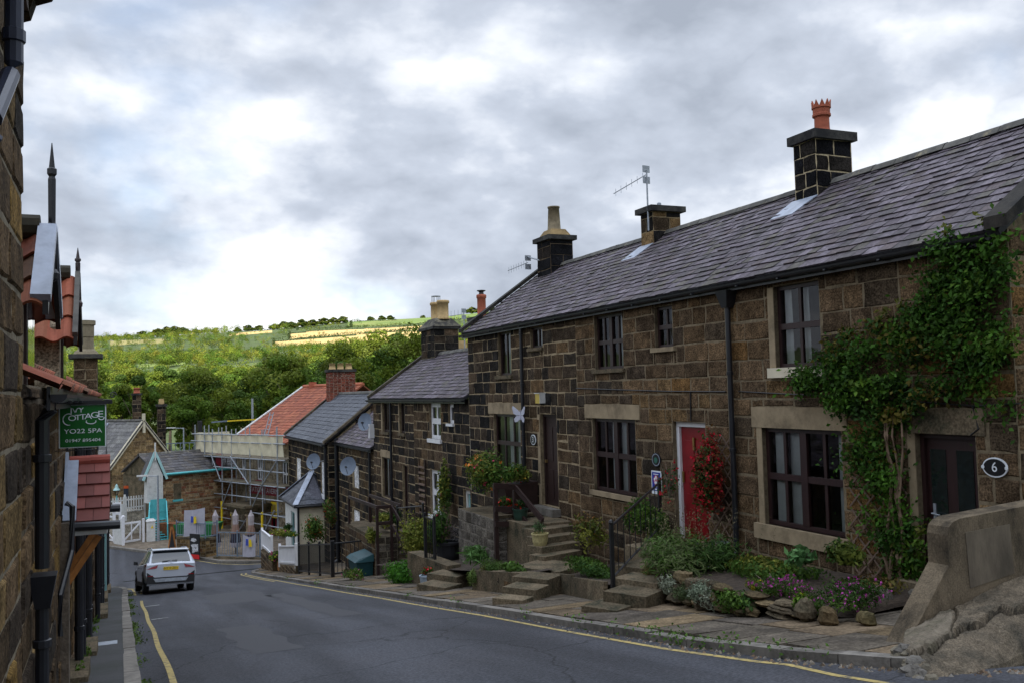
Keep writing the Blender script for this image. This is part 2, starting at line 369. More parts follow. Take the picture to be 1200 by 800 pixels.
def roof(par, e0, e1, r0, r1, pal, seed, back=None, rowh=.19, sw=.24, ridge=True, ridgem=None, mat=None, coping=()):
    """e0,e1 eave ends; r0,r1 ridge ends above them"""
    rr = random.Random(seed); e0, e1, r0, r1 = V(e0), V(e1), V(r0), V(r1)
    up = r0 - e0; n = (e1 - e0).cross(up)
    if n.z < 0: n = -n
    n.normalize(); mb = MB(); mb.col = (.05, .05, .055)
    mb.prism([e0, e1, r1, r0], -n * .07)
    slates(mb, e0, e1, up, n, rowh, sw, pal, rr)
    hz = V((up.x, up.y, 0)); b = back or hz.length
    q0 = r0 + hz.normalized() * b + V((0, 0, -up.z * b / hz.length)); q1 = r1 + hz.normalized() * b + V((0, 0, -up.z * b / hz.length))
    n2 = (r1 - r0).cross(q0 - r0); n2 = n2 if n2.z > 0 else -n2
    mb.col = pal[0]; mb.prism([r0 + n2.normalized() * .004, r1 + n2.normalized() * .004, q1, q0], -n2.normalized() * .07)
    rf = mb.build('roof', mat or mSLATE, par)
    if ridge:
        mb = MB(); L = (r1 - r0).length; k = max(1, int(L / .45)); d = (r1 - r0) / k; h = hz.normalized()
        for i in range(k):
            a = r0 + d * (i + .01); c = r0 + d * (i + .985); mb.col = shade((1, 1, 1), rr.uniform(.7, 1.2)); z = V((0, 0, rr.uniform(.0, .012)))
            rows = []
            for p in (a, c):
                rows.append([p + h * (-.14) + V((0, 0, -.05)) + z, p + h * (-.07) + V((0, 0, .045)) + z, p + V((0, 0, .075)) + z, p + h * .07 + V((0, 0, .045)) + z, p + h * .14 + V((0, 0, -.05)) + z])
            mb.grid(rows)
        mb.build('ridge_tiles', ridgem or mDRIDGE, rf)
    return rf
mDRIDGE = M('stone ridge', (.10, .095, .085), .9, .35, 6, stain=((.3, .26, .17), 3.5, .56, .72))

def pot(par, c, kind, h=.5, r=.13, mat=None):
    mb = MB()
    if kind == 'crown':
        mb.lathe(c, [(r * 1.05, 0), (r * .95, .03), (r * .82, h * .2), (r * .8, h * .52), (r * 1.0, h * .56), (r * 1.0, h * .62), (r * .93, h * .64), (r * .93, h * .78), (r * 1.04, h * .8), (r * 1.04, h * .85)], 20)
        n = 10
        for i in range(n):
            a0 = 2 * PI * i / n; a1 = 2 * PI * (i + 1) / n; am = (a0 + a1) / 2; cc = V(c)
            P = lambda a, rr_, z: cc + V((rr_ * math.cos(a), rr_ * math.sin(a), z))
            o = [P(a0, r * 1.02, h * .84), P(a1, r * 1.02, h * .84), P(am, r * 1.08, h * 1.03)]; i_ = [P(a0, r * .88, h * .84), P(a1, r * .88, h * .84), P(am, r * .94, h * 1.03)]
            mb.q(*o); mb.q(*i_[::-1])
            for t in range(3): mb.q(o[t], o[(t + 1) % 3], i_[(t + 1) % 3], i_[t])
    elif kind == 'taper':
        mb.lathe(c, [(r * 1.1, 0), (r * 1.1, .04), (r * 1.02, .05), (r * .85, h * .93), (r * .95, h * .94), (r * .95, h), (r * .75, h), (r * .7, h * .8)], 16)
    elif kind == 'roll':
        mb.lathe(c, [(r * 1.1, 0), (r * 1.12, .05), (r * .95, .07), (r * .95, h * .82), (r * 1.1, h * .85), (r * 1.12, h * .95), (r * 1.0, h), (r * .8, h), (r * .75, h * .7)], 16)
    elif kind == 'square':
        x, y, z = c; mb.hexa([(x - r, y - r, z), (x + r, y - r, z), (x + r, y + r, z), (x - r, y + r, z), (x - r * .85, y - r * .85, z + h), (x + r * .85, y - r * .85, z + h), (x + r * .85, y + r * .85, z + h), (x - r * .85, y + r * .85, z + h)])
    return mb.build('chimney_pot', mat or mTERRA, par, smooth=kind != 'square' and kind != 'crown')

def chimney(par, x0, x1, y0, y1, z0, z1, cap=.14, over=.09, pal=PAL_DARK, seed=3, mort=(.28, .22, .14), course=(.27, .3), blen=(.28, .5), rot=0, capm=None):
    mb = MB(); mb.col = (.05, .045, .04); g = .003; mb.box((x0 + g, y0 + g, z0 - .6), (x1 - g, y1 - g, z1 - .001))
    ch = mb.build('chimney', mSTONE, par)
    for k, (f, L) in enumerate(((F((x0, y0), (0, 1, 0), (-1, 0, 0)), y1 - y0), (F((x0, y0), (1, 0, 0), (0, -1, 0)), x1 - x0))):
        facade('stack_stones', f, 0, L, z0 - .6, z1, pal=pal, mort=mort, course=course, blen=blen, parent=ch, seed=seed + k, gap=.008)
    mb = MB(); mb.col = (.6, .6, .6); mb.box((x0 - over, y0 - over, z1), (x1 + over, y1 + over, z1 + cap)); mb.build('cap', capm or mCAP, ch, bevel=.015)
    return ch
mCAP = M('sooty cap stone', (.10, .095, .085), .9, .4, 6, bump=.004, bscale=40, stain=((.02, .02, .022), 2.5, .42, .6))
mSOOT = M('sooted stone', (.02, .02, .022), .85, .4, 5, bump=.006, bscale=30, stain=((.12, .085, .05), 2.2, .6, .8))

def put_text(name, txt, f, u, z, n, size, mat, par, align='CENTER', sx=1, shear=0):
    cu = bpy.data.curves.new(name, 'FONT'); cu.body = txt; cu.size = size; cu.align_x = align; cu.align_y = 'CENTER'; cu.extrude = .001; cu.shear = shear
    tmp = bpy.data.objects.new(name, cu); C.objects.link(tmp); bpy.context.view_layer.update()
    me = bpy.data.meshes.new_from_object(tmp.evaluated_get(bpy.context.evaluated_depsgraph_get())); bpy.data.objects.remove(tmp); me.materials.clear(); me.materials.append(mat)
    o = bpy.data.objects.new(name, me); C.objects.link(o)
    from mathutils import Matrix
    X = f.U * sx; Z = V((0, 0, 1)); m = Matrix((X, Z, f.U.cross(Z))).transposed().to_4x4(); BASE[o.name] = V((0, 0, 0))
    m.translation = f.p(u, z, n); o.matrix_world = m
    if par is not None:
        o.parent = par; o.matrix_local = m; o.location = f.p(u, z, n) - BASE[par.name]
    return o
# ================================================================ right-hand terrace
WX = 9.3; FT = F((WX, 0), (0, 1, 0), (-1, 0, 0)); FTX = F((WX, 0), (0, -1, 0), (-1, 0, 0))   # FTX reads left to right
EZ, RZ, RX = 1.66, 3.56, 11.8
def pipe(par, x, y, z0, z1, r=.045, mat=None, shoe=True, clips=True, name='downpipe', hopper=None):
    mb = MB(); pts = [(x, y, z1), (x, y, z0 + .2)] + ([(x, y, z0 + .12), (x - .16 * (1 if x > 0 else -1), y, z0 + .02)] if shoe else [(x, y, z0)])
    mb.tube(pts, r, 10)
    if clips:
        z = z0 + .5
        while z < z1 - .2: mb.lathe((x, y, z), [(r + .001, 0), (r + .012, .005), (r + .012, .055), (r + .001, .06)], 10); z += 1.25
    if hopper is not None:
        mb.hexa([(x - .07, y - .07, hopper - .28), (x + .07, y - .07, hopper - .28), (x + .07, y + .07, hopper - .28), (x - .07, y + .07, hopper - .28), (x - .13, y - .16, hopper), (x + .13, y - .16, hopper), (x + .13, y + .16, hopper), (x - .13, y + .16, hopper)])
    return mb.build(name, mat or mPIPE, par)
def gutter(par, x, y0, y1, z, r=.06, mat=None):
    mb = MB(); rows = []
    for y in (y0, y1): rows.append([V((x + r * math.cos(a), y, z + r * math.sin(a))) for a in [PI + PI * k / 8 for k in range(9)]])
    mb.grid(rows)
    rows = [[p + V((0, 0, .001)) + (V((x, p.y, z)) - p) * .12 for p in row] for row in rows]; mb.grid(rows)
    y = y0 + .6
    while y < y1: mb.box((x - r - .004, y - .02, z - r - .006), (x + r, y + .02, z - r + .012)); y += 1.0
    sg_ = 1 if x > 0 else -1; mb.box((min(x + sg_ * r * .8, x + sg_ * (r * .8 + .02)), y0, z - .10), (max(x + sg_ * r * .8, x + sg_ * (r * .8 + .02)), y1, z + .05))
    for y in (y0, y1): mb.q(*[V((x + r * math.cos(a), y, z + r * math.sin(a))) for a in [PI + PI * k / 8 for k in range(9)]])
    return mb.build('gutter', mat or mPIPE, par)

# ---- house with the number 6
h6 = T('terraced_house', 'brown stone end cottage with the number 6 by its dark door', 'house', (WX, 10, pv(10)), 'stone houses of the terrace')
y0, y1 = 7.36, 12.72
facade('wall', FT, y0, y1, -3.6, 1.66, [(10.14, -2.19, 11.87, -.69), (10.46, .23, 11.46, 1.47), (7.93, -2.5, 8.83, -.68)],
       [(10.0, -.69, 12.1, -.37), (10.03, -2.42, 12.08, -2.19), (10.38, .08, 11.6, .23), (7.78, -.68, 8.98, -.37), (11.87, -2.19, 12.0, -.69), (11.46, .23, 11.6, 1.47), (8.83, -2.5, 8.95, -.68)], PAL_BROWN, parent=h6, seed=21, mort=(.20, .16, .105))
for a in ((11.871, -2.189, 11.999, -.691), (11.461, .231, 11.599, 1.469), (8.831, -2.6, 8.949, -.681)): mb = MB(); FT.box(mb, *a, -.14, .012); mb.build('stone_jamb', mDRESS, h6, bevel=.01)
fe = F((WX, y0), (1, 0, 0), (0, -1, 0))
tp = lambda u: (EZ + u * .76 if u < 2.5 else EZ + (5 - u) * .76) + .05
facade('gable_wall', fe, .0, 5.2, -3.6, 3.6, pal=PAL_BROWN, parent=h6, seed=5, top=tp, mort=(.20, .16, .105))
mb = MB(); mb.col = (.5, .45, .4); mb.prism([(WX + .1, y1 - .3, -3.6), (WX + 5, y1 - .3, -3.6), (WX + 5, y1 - .3, 1.5), (WX + 2.5, y1 - .3, 3.3), (WX + .1, y1 - .3, 1.5)], (0, .2, 0))
mb.box((WX + 4.9, y0 + .01, -3.6), (WX + 5, y1, 1.5)); mb.build('back_wall', mSTONE, h6)
win(h6, FT, (10.14, -2.19, 11.87, -.69), 4, 2, curt=[(.03, .14), (.60, .74), (.80, .97)], sill=(10.03, -2.42, 12.08, -2.19), lint=(10.0, -.69, 12.1, -.37), casement=True, t=.065, label='wide four-light brown window beside the trellis')
win(h6, FT, (10.46, .23, 11.46, 1.47), 2, 2, curt=[(.42, .6), (.8, .98)], sill=(10.38, .08, 11.6, .23), sillm=mCREAM, t=.06)
d = door(h6, FT, (7.93, -2.5, 8.83, -.68), mWOODF, panels=False)
mb = MB()
for a in (8.02, 8.42):
    FT.box(mb, a + .06, -1.95, a + .30, -.88, -.130, -.122)
mb.build('door_glass', M('leaded door glass', (.012, .018, .018), .08, .5, 18, spec=.8, attr=False), d)
mb = MB(); FT.box(mb, 8.66, -1.82, 8.70, -1.56, -.125, -.11); mb.tube([FT.p(8.68, -1.68, -.10), FT.p(8.68, -1.68, -.06), FT.p(8.56, -1.69, -.06)], .011); mb.build('handle', mGALV, d)
mb = MB(); FT.box(mb, 7.78, -.679, 8.98, -.371, -.10, .022); mb.build('door_lintel', mSTEP, h6, bevel=.012)
mb = MB(); FT.box(mb, 7.85, -2.72, 8.95, -2.51, -.14, .30); mb.build('doorstep', mSTEP, h6, bevel=.02)
roof(h6, (WX - .17, y0 - .02, EZ), (WX - .17, y1, EZ), (RX, y0 - .02, RZ), (RX, y1, RZ), PAL_SLATE, 31)
mb = MB(); U = V((RX - WX + .17, 0, RZ - EZ)); e = V((WX - .25, y0 - .20, EZ - .02)); mb.col = (.28, .25, .22)
mb.prism([e + V((0, 0, .03)), e + U * 1.03 + V((0, 0, .03)), e + U * 1.03 + V((0, 0, .17)), e + V((0, 0, .17))], (0, .30, 0)); mb.build('verge_coping', mCAP, h6, bevel=.012)
gutter(h6, WX - .19, y0 + .1, y1, EZ - .05); pipe(h6, WX - .09, 12.52, -2.85, EZ - .12, hopper=1.53)
mb = MB()
mb.tube([FT.p(7.3, -.30, .02), FT.p(7.9, -.33, .02), FT.p(10, -.22, .02), FT.p(12.4, -.12, .02)], .010, 6); mb.tube([FT.p(7.93, -.33, .02), FT.p(7.86, -.6, .02), FT.p(7.98, -.68, .02)], .012, 6)
mb.build('wall_cable', mBLACK, h6)

# ---- red-door house
hr = T('terraced_house', 'brown gritstone cottage with a bright red front door in a white frame', 'house', (WX, 15.4, pv(15.4)), 'stone houses of the terrace')
y0, y1 = 12.72, 18.2
facade('wall', FT, y0, y1, -4.5, 1.66, [(15.76, -2.16, 17.54, -.64), (16.13, .38, 17.32, 1.5), (14.31, .71, 14.92, 1.47), (13.40, -2.75, 14.43, -.65)],
       [(15.55, -.64, 17.85, -.35), (15.7, -2.26, 17.62, -2.16), (16.06, .3, 17.4, .38), (14.2, .63, 15.0, .71)], PAL_BROWN, PAL_MID, parent=hr, seed=77, mort=(.22, .175, .115))
win(hr, FT, (15.76, -2.16, 17.54, -.64), 4, 2, curt=[(.03, .2), (.3, .46), (.56, .68)], lint=(15.55, -.64, 17.85, -.35), sill=(15.7, -2.26, 17.62, -2.16), casement=True, t=.07)
win(hr, FT, (16.13, .38, 17.32, 1.5), 4, 2, curt=[(.05, .3)], sill=(16.06, .3, 17.4, .38), casement=True, sillm=mSTEP)
win(hr, FT, (14.31, .71, 14.92, 1.47), 2, 2, sill=(14.2, .63, 15.0, .71), curt=[(.1, .5)])
d = door(hr, FT, (13.40, -2.75, 14.43, -.65), mRED, frame=mWHITE, t=.09, label='glossy red front door in a white frame')
mb = MB(); FT.box(mb, 13.80, -1.72, 14.03, -1.66, -.118, -.10); FT.box(mb, 13.90, -1.15, 13.94, -.93, -.118, -.09); FT.box(mb, 14.27, -1.75, 14.31, -1.55, -.118, -.095)
mb.build('brass_fittings', M('brass', (.35, .24, .08), .4, .2, 8, metal=.8, attr=False), d)
roof(hr, (WX - .17, y0, EZ), (WX - .17, y1, EZ), (RX, y0, RZ), (RX, y1, RZ), PAL_SLATE, 32)
gutter(hr, WX - .19, y0, y1, EZ - .05)
c = chimney(hr, 11.4, 12.22, 12.74, 13.32, 3.2, 4.32, cap=.16, over=.08, seed=41, pal=[((.016, .016, .019), 5), ((.03, .026, .023), 2)], mort=(.45, .37, .24))
pot(c, (11.83, 13.03, 4.48), 'crown', .62, .165)
mb = MB(); mb.prism([(10.95, 12.9, 2.955), (10.95, 13.5, 2.955), (11.39, 13.4, 3.29), (11.39, 12.72, 3.29)], (-.01, 0, .014)); mb.build('lead_flashing', mLEAD, hr)
mb = MB()
mb.tube([FT.p(12.75, -.12, .02), FT.p(14.45, -.10, .02), FT.p(16, -.06, .02), FT.p(18.2, 0, .02)], .012, 6); mb.tube([FT.p(13.78, -.1, .02), FT.p(13.80, -.62, .02)], .014, 6)
mb.build('wall_cable', mBLACK, hr)

# ---- house with the number 3
h3 = T('terraced_house', 'sooty stone cottage with a metal butterfly on its wall', 'house', (WX, 21.6, pv(21.6)), 'stone houses of the terrace')
y0, y1 = 18.2, 25.07
facade('wall', FT, y0, y1, -5.6, 1.66, [(19.30, -2.75, 20.22, -.59), (21.42, -2.15, 23.2, -.62), (21.9, .39, 22.75, 1.52), (19.95, 1.0, 20.65, 1.5)],
       [(21.3, -.62, 23.55, -.33), (21.8, .3, 22.9, .39), (19.9, .93, 20.75, 1.0)], PAL_MID, PAL_DARK, parent=h3, seed=13, mort=(.33, .26, .165))
win(h3, FT, (21.42, -2.15, 23.2, -.62), 3, 2, curt=[(.05, .3), (.4, .62)], lint=(21.3, -.62, 23.55, -.33), t=.07, label='three-light window with red-brown frame behind the flower box')
win(h3, FT, (21.9, .39, 22.75, 1.52), 2, 1, sill=(21.8, .3, 22.9, .39), curt=[(.5, .8)], sillm=mSTEP)
win(h3, FT, (19.95, 1.0, 20.65, 1.5), 2, 1, sill=(19.9, .93, 20.75, 1.0), sillm=mSTEP, curt=[(.1, .9)])
d = door(h3, FT, (19.30, -2.75, 20.22, -.59), mBROWN)
mb = MB(); FT.box(mb, 20.1, -1.75, 20.16, -1.68, -.12, -.07); mb.build('handle', M('dull brass', (.3, .2, .08), .45, .2, 8, metal=.7, attr=False), d)
mb = MB(); FT.box(mb, 20.222, -2.75, 20.36, -.60, -.14, .012); mb.build('stone_jamb', mDRESS, h3, bevel=.01)
mb = MB(); FT.box(mb, 19.2, -2.93, 20.4, -2.76, -.14, .22); mb.build('doorstep', mKERB, h3, bevel=.015)
roof(h3, (WX - .17, y0, EZ), (WX - .17, y1 + .08, EZ), (RX, y0, RZ), (RX, y1 + .08, RZ), PAL_SLATE, 33)
mb = MB(); e = V((WX - .2, y1 - .05, EZ + .01)); mb.col = (.3, .28, .25)
mb.prism([e + V((0, 0, .02)), e + U * 1.02 + V((0, 0, .02)), e + U * 1.02 + V((0, 0, .13)), e + V((0, 0, .13))], (0, .26, 0)); mb.build('verge_coping', mCAP, h3, bevel=.012)
gutter(h3, WX - .19, y0, y1 + .15, EZ - .05); pipe(h3, WX - .09, 21.02, -2.9, EZ - .1)
mb = MB(); mb.box((WX + .1, y1 - .22, -5.6), (WX + 5, y1 - .02, 1.45)); mb.prism([(WX + .1, y1 - .22, 1.45), (WX + 4.9, y1 - .22, 1.45), (RX, y1 - .22, 3.4)], (0, .2, 0)); mb.box((WX + 4.9, 12.73, -5.6), (WX + 5, y1 - .23, 1.5)); mb.build('side_wall', mSTONE, h3)
c = chimney(h3, 11.4, 12.15, 18.2, 18.74, 3.2, 4.05, cap=.13, over=.1, seed=51, pal=[((.07, .05, .032), 3), ((.24, .155, .075), 3), ((.025, .023, .022), 3)], mort=(.3, .23, .14), course=(.3, .36))
mb = MB(); mb.lathe((11.75, 18.47, 4.18), [(.06, 0), (.05, .12), (.03, .14)], 10); mb.build('chimney_pot', mGALV, c)
mb = MB(); mb.prism([(10.95, 18.35, 2.955), (10.95, 18.95, 2.955), (11.39, 18.8, 3.29), (11.39, 18.2, 3.29)], (-.01, 0, .014)); mb.build('lead_flashing', mLEAD, c)
c = chimney(h3, 11.38, 12.1, 23.7, 24.6, 3.1, 4.28, cap=.13, over=.1, seed=61, pal=[((.018, .018, .021), 5), ((.035, .028, .024), 1)], mort=(.12, .09, .06), course=(.3, .34), blen=(.4, .7))
mb = MB(); mb.col = (.9, .8, .6); mb.hexa([(11.4, 23.72, 4.41), (12.08, 23.72, 4.41), (12.08, 24.58, 4.41), (11.4, 24.58, 4.41), (11.52, 23.86, 4.62), (11.96, 23.86, 4.62), (11.96, 24.4, 4.62), (11.52, 24.4, 4.62)]); mb.build('flaunching', mDRESS, c, bevel=.03)
pot(c, (11.74, 24.15, 4.6), 'taper', .72, .19, M('grey brown clay', (.2, .16, .1), .85, .35, 6, attr=False))

# ---- the lower pair: B2 (teal door) and B1 (dark door up the steps)
EB, RB = -.22, 1.48; RXB = 11.55
hb2 = T('terraced_house', 'low sooty stone cottage with white sash windows and a pale teal door', 'house', (WX, 28, pv(28)), 'stone houses of the terrace')
y0, y1 = 25.09, 30.6
facade('wall', FT, y0, y1, -6.4, EB, [(27.69, -1.5, 28.83, -.36), (26.45, -.97, 26.96, -.38), (27.78, -3.95, 28.89, -2.5), (25.18, -4.75, 25.75, -2.88)],
       [(27.6, -1.62, 28.95, -1.5), (26.4, -1.05, 27.02, -.97), (27.7, -4.05, 29.0, -3.95)], PAL_DARK, PAL_MID, parent=hb2, seed=91, mort=(.30, .235, .15))
win(hb2, FT, (27.69, -1.5, 28.83, -.36), 2, 2, mat=mWHITE, sill=(27.6, -1.62, 28.95, -1.5), sillm=mWHITE, t=.12)
win(hb2, FT, (26.45, -.97, 26.96, -.38), 1, 1, mat=mWHITE, sill=(26.4, -1.05, 27.02, -.97), sillm=mWHITE, t=.1)
win(hb2, FT, (27.78, -3.95, 28.89, -2.5), 2, 2, mat=mWHITE, sill=(27.7, -4.05, 29.0, -3.95), sillm=mWHITE, t=.12)
door(hb2, FT, (25.18, -4.75, 25.75, -2.88), mTEAL, frame=mWHT2, t=.11, label='pale teal door in a white frame')
roof(hb2, (WX - .17, y0, EB + .03), (WX - .17, y1, EB + .03), (RXB, y0, RB), (RXB, y1, RB), PAL_SLATE, 34)
gutter(hb2, WX - .19, y0, y1, EB - .03)
c = chimney(hb2, 11.45, 12.2, 29.9, 30.55, 1.2, 2.45, cap=.12, over=.1, seed=71, pal=PAL_DARK); pot(c, (11.75, 30.2, 2.57), 'roll', .8, .16)
mb = MB(); mb.lathe((11.75, 30.2, 3.36), [(.1, 0), (.08, .1), (.16, .14), (.16, .16), (.02, .18)], 10); mb.build('cowl', mBLACK, c)
hb1 = T('terraced_house', 'low blackened cottage with a railed flight of steps to its dark door', 'house', (WX, 33.4, pv(33.4)), 'stone houses of the terrace')
y0, y1 = 30.6, 36.1
facade('wall', FT, y0, y1, -7.3, EB, [(33.79, -1.45, 34.69, -.33), (31.65, -1.43, 32.33, -.30), (33.5, -3.95, 34.84, -2.42), (31.45, -4.55, 32.1, -2.56)],
       [(33.39, -2.42, 35.05, -2.16), (33.7, -1.55, 34.8, -1.45), (31.6, -1.53, 32.4, -1.43)], PAL_DARK, PAL_MID, parent=hb1, seed=92, mort=(.34, .27, .17))
for r_, s_, l_ in (((33.79, -1.45, 34.69, -.33), (33.7, -1.55, 34.8, -1.45), None), ((31.65, -1.43, 32.33, -.30), (31.6, -1.53, 32.4, -1.43), None), ((33.5, -3.95, 34.84, -2.42), None, (33.39, -2.42, 35.05, -2.16))):
    win(hb1, FT, r_, 2, 1, sill=s_, lint=l_, sillm=mSTEP, mat=mBROWN, curt=[(.55, .9)], t=.07)
door(hb1, FT, (31.45, -4.55, 32.1, -2.56), mBROWN)
for a in ((34.692, -1.45, 34.86, -.33), (32.332, -1.43, 32.46, -.3), (34.842, -3.95, 34.98, -2.43)): mb = MB(); FT.box(mb, *a, -.14, .015); mb.build('stone_jamb', mDRESS, hb1, bevel=.01)
roof(hb1, (WX - .17, y0, EB + .03), (WX - .17, y1 + .1, EB + .03), (RXB, y0, RB), (RXB, y1 + .1, RB), PAL_SLATE, 35)
mb = MB(); e = V((WX - .2, y1 - .05, EB + .04)); UB = V((RXB - WX + .2, 0, RB - EB)); mb.col = (.8, .7, .5)
mb.prism([e, e + UB * 1.02, e + UB * 1.02 + V((0, 0, .11)), e + V((0, 0, .11))], (0, .22, 0)); mb.build('verge_coping', mCAP, hb1, bevel=.01)
gutter(hb1, WX - .19, y0, y1 + .3, EB - .03); pipe(hb1, WX - .09, 33.25, -4.7, EB - .1, r=.05)
mb = MB(); mb.box((WX + .05, y1 - .2, -7.3), (WX + 4.4, y1 - .02, EB - .1)); mb.prism([(WX + .05, y1 - .2, EB - .1), (WX + 4.4, y1 - .2, EB - .1), (RXB, y1 - .2, RB - .12)], (0, .18, 0)); mb.build('side_wall', mSTONE, hb1)
c = chimney(hb1, 11.3, 12.3, 34.2, 35.9, 1.1, 2.45, cap=.1, over=.08, seed=81, pal=PAL_DARK, mort=(.2, .17, .12))
mb = MB(); mb.col = (1.6, 1.5, 1.2); mb.hexa([(11.22, 34.1, 2.55), (12.4, 34.1, 2.55), (12.4, 36.0, 2.55), (11.22, 36.0, 2.55), (11.5, 34.5, 2.9), (12.1, 34.5, 2.9), (12.1, 35.6, 2.9), (11.5, 35.6, 2.9)]); mb.build('flaunching', mCAP, c, bevel=.05)
pot(c, (11.8, 35.4, 2.85), 'roll', .75, .23, mBUFF); pot(c, (11.8, 34.55, 2.85), 'roll', .75, .23, mBUFF)
mb = MB()
for a in range(6): mb.tube([(11.8 + .17 * math.cos(a), 35.4 + .17 * math.sin(a), 3.58), (11.8 + .17 * math.cos(a), 35.4 + .17 * math.sin(a), 3.84)], .012, 5)
mb.lathe((11.8, 35.4, 3.84), [(.19, 0), (.19, .02)], 12); mb.build('wire_guard', mGALV, c)
c = chimney(hb1, 13.2, 15.0, 41.0 - 2.6, 41.9 - 2.6, .6, 1.75, cap=.12, over=.12, seed=85, pal=PAL_DARK)
pot(c, (13.45, 38.85, 1.87), 'square', .38, .24, mBUFF); pot(c, (14.05, 38.85, 1.87), 'square', .38, .24, mBUFF)
mb = MB(); mb.lathe((14.6, 38.85, 1.87), [(.2, 0), (.19, .5), (.24, .52), (.24, .62), (.2, .64), (.2, .74), (.24, .76), (.24, .9), (.15, .9)], 14); mb.build('chimney_pot', mTERRA, c)
mb = MB(); mb.col = (.4, .38, .35); mb.box((12.9, 38.0, -6), (15.4, 40.5, .7)); mb.build('back_wing', mSTONE, hb1)

# ---- house C (small, set lower) and house D (slate roof, white porch)
EC = -2.2
hc = T('terraced_house', 'narrow low cottage between the blackened cottage and the porch house', 'house', (WX, 39.6, pv(39.6)), 'stone houses of the terrace')
y0, y1 = 36.1, 42.9
facade('wall', FT, y0, y1, -8.4, EC, [(38.7, -4.0, 39.69, -3.05), (38.68, -6.2, 39.84, -4.95)], [(38.6, -6.35, 39.95, -6.2), (39.7, -4.0, 39.85, -3.05), (39.85, -6.2, 40, -4.95)], [((.085, .064, .042), 3), ((.05, .042, .034), 3), ((.13, .09, .05), 2)], PAL_DARK, parent=hc, seed=95, mort=(.34, .27, .17))
win(hc, FT, (38.7, -4.0, 39.69, -3.05), 1, 1, mat=mCREAM, t=.1); win(hc, FT, (38.68, -6.2, 39.84, -4.95), 1, 2, mat=mBROWN, sill=(38.6, -6.35, 39.95, -6.2), curt=[(.05, .95)], curtm=mCURTG)
roof(hc, (WX - .17, y0 + .02, EC + .03), (WX - .17, y1, EC + .03), (RXB, y0 + .02, EC + 1.75), (RXB, y1, EC + 1.75), PAL_SLATE, 36)
gutter(hc, WX - .19, y0, y1, EC - .03); pipe(hc, WX - .1, 36.45, -6.9, EC - .1, r=.055); pipe(hc, WX - .1, 42.6, -7.7, EC + .2, r=.09)
mb = MB(); mb.box((WX + .05, y0 + .02, -8), (WX + 4.5, y1 - .02, EC - .05)); mb.build('back_wall', mSTONE, hc)
DX = 8.9; FD = F((DX, 0), (0, 1, 0), (-1, 0, 0)); ED = -2.28
hd = T('terraced_house', 'dark stone house with a red brick chimney and a white porch', 'house', (DX, 48, pv(48)), 'stone houses of the terrace')
y0, y1 = 43.0, 53.9
facade('wall', FD, y0, y1, -8.6, ED, [(50.1, -4.75, 51.5, -3.37), (43.4, -4.7, 44.75, -3.18)], [(49.95, -4.95, 51.65, -4.75), (43.25, -4.9, 44.9, -4.7)], PAL_DARK, parent=hd, seed=97, mort=(.34, .27, .17), course=(.3, .38), blen=(.4, .7))
for r_, s_ in (((50.1, -4.75, 51.5, -3.37), (49.95, -4.95, 51.65, -4.75)), ((43.4, -4.7, 44.75, -3.18), (43.25, -4.9, 44.9, -4.7))): win(hd, FD, r_, 1, 2, mat=mWHITE, sill=s_, sillm=mWHITE, t=.15, curt=[(.1, .5)])
fs = F((DX, y0), (1, 0, 0), (0, -1, 0)); facade('side_wall', fs, 0, 4.6, -8.4, ED + 2.0, pal=PAL_DARK, parent=hd, seed=98, mort=(.34, .27, .17), top=lambda u: ED - .05 + .8 * min(u, 5.4 - u))
RD = ED + 2.35
roof(hd, (DX - .2, y0 - .12, ED + .03), (DX - .2, y1 + .1, ED + .03), (DX + 2.75, y0 - .12, RD), (DX + 2.75, y1 + .1, RD), PAL_SLATE2, 37, rowh=.3, sw=.34)
for yy in (y0 - .24, y1 - .02):
    mb = MB(); e = V((DX - .25, yy, ED + .02)); U2 = V((3.0, 0, RD - ED)); mb.col = (1.2, 1.0, .7)
    mb.prism([e, e + U2 * 1.01, e + U2 * 1.01 + V((0, 0, .13)), e + V((0, 0, .13))], (0, .24, 0)); mb.build('verge_coping', mCAP, hd, bevel=.01)
gutter(hd, DX - .23, y0, y1, ED - .03, r=.075); pipe(hd, DX - .1, 43.15, -5.6, ED - .1, r=.07, shoe=False)
mb = MB(); mb.box((DX + .05, y0 + .06, -8.5), (DX + 5, y1 - .01, ED - .1)); mb.prism([(DX + .05, y1 - .2, ED - .1), (DX + 5, y1 - .2, ED - .1), (DX + 2.6, y1 - .2, RD - .2)], (0, .18, 0)); mb.build('back_wall', mSTONE, hd)
mb = MB(); BRP = [((.28, .06, .035), 3), ((.22, .05, .03), 2), ((.33, .09, .05), 1)]
c = chimney(hd, 11.05, 12.55, 52.7, 53.6, -.4, 1.3, cap=.16, over=.07, pal=BRP, seed=88, mort=(.3, .25, .2), course=(.085, .09), blen=(.2, .25), capm=mCAP)
for k in range(3): pot(c, (11.32 + k * .48, 53.15, 1.46), 'taper', .34, .19, mBUFF)
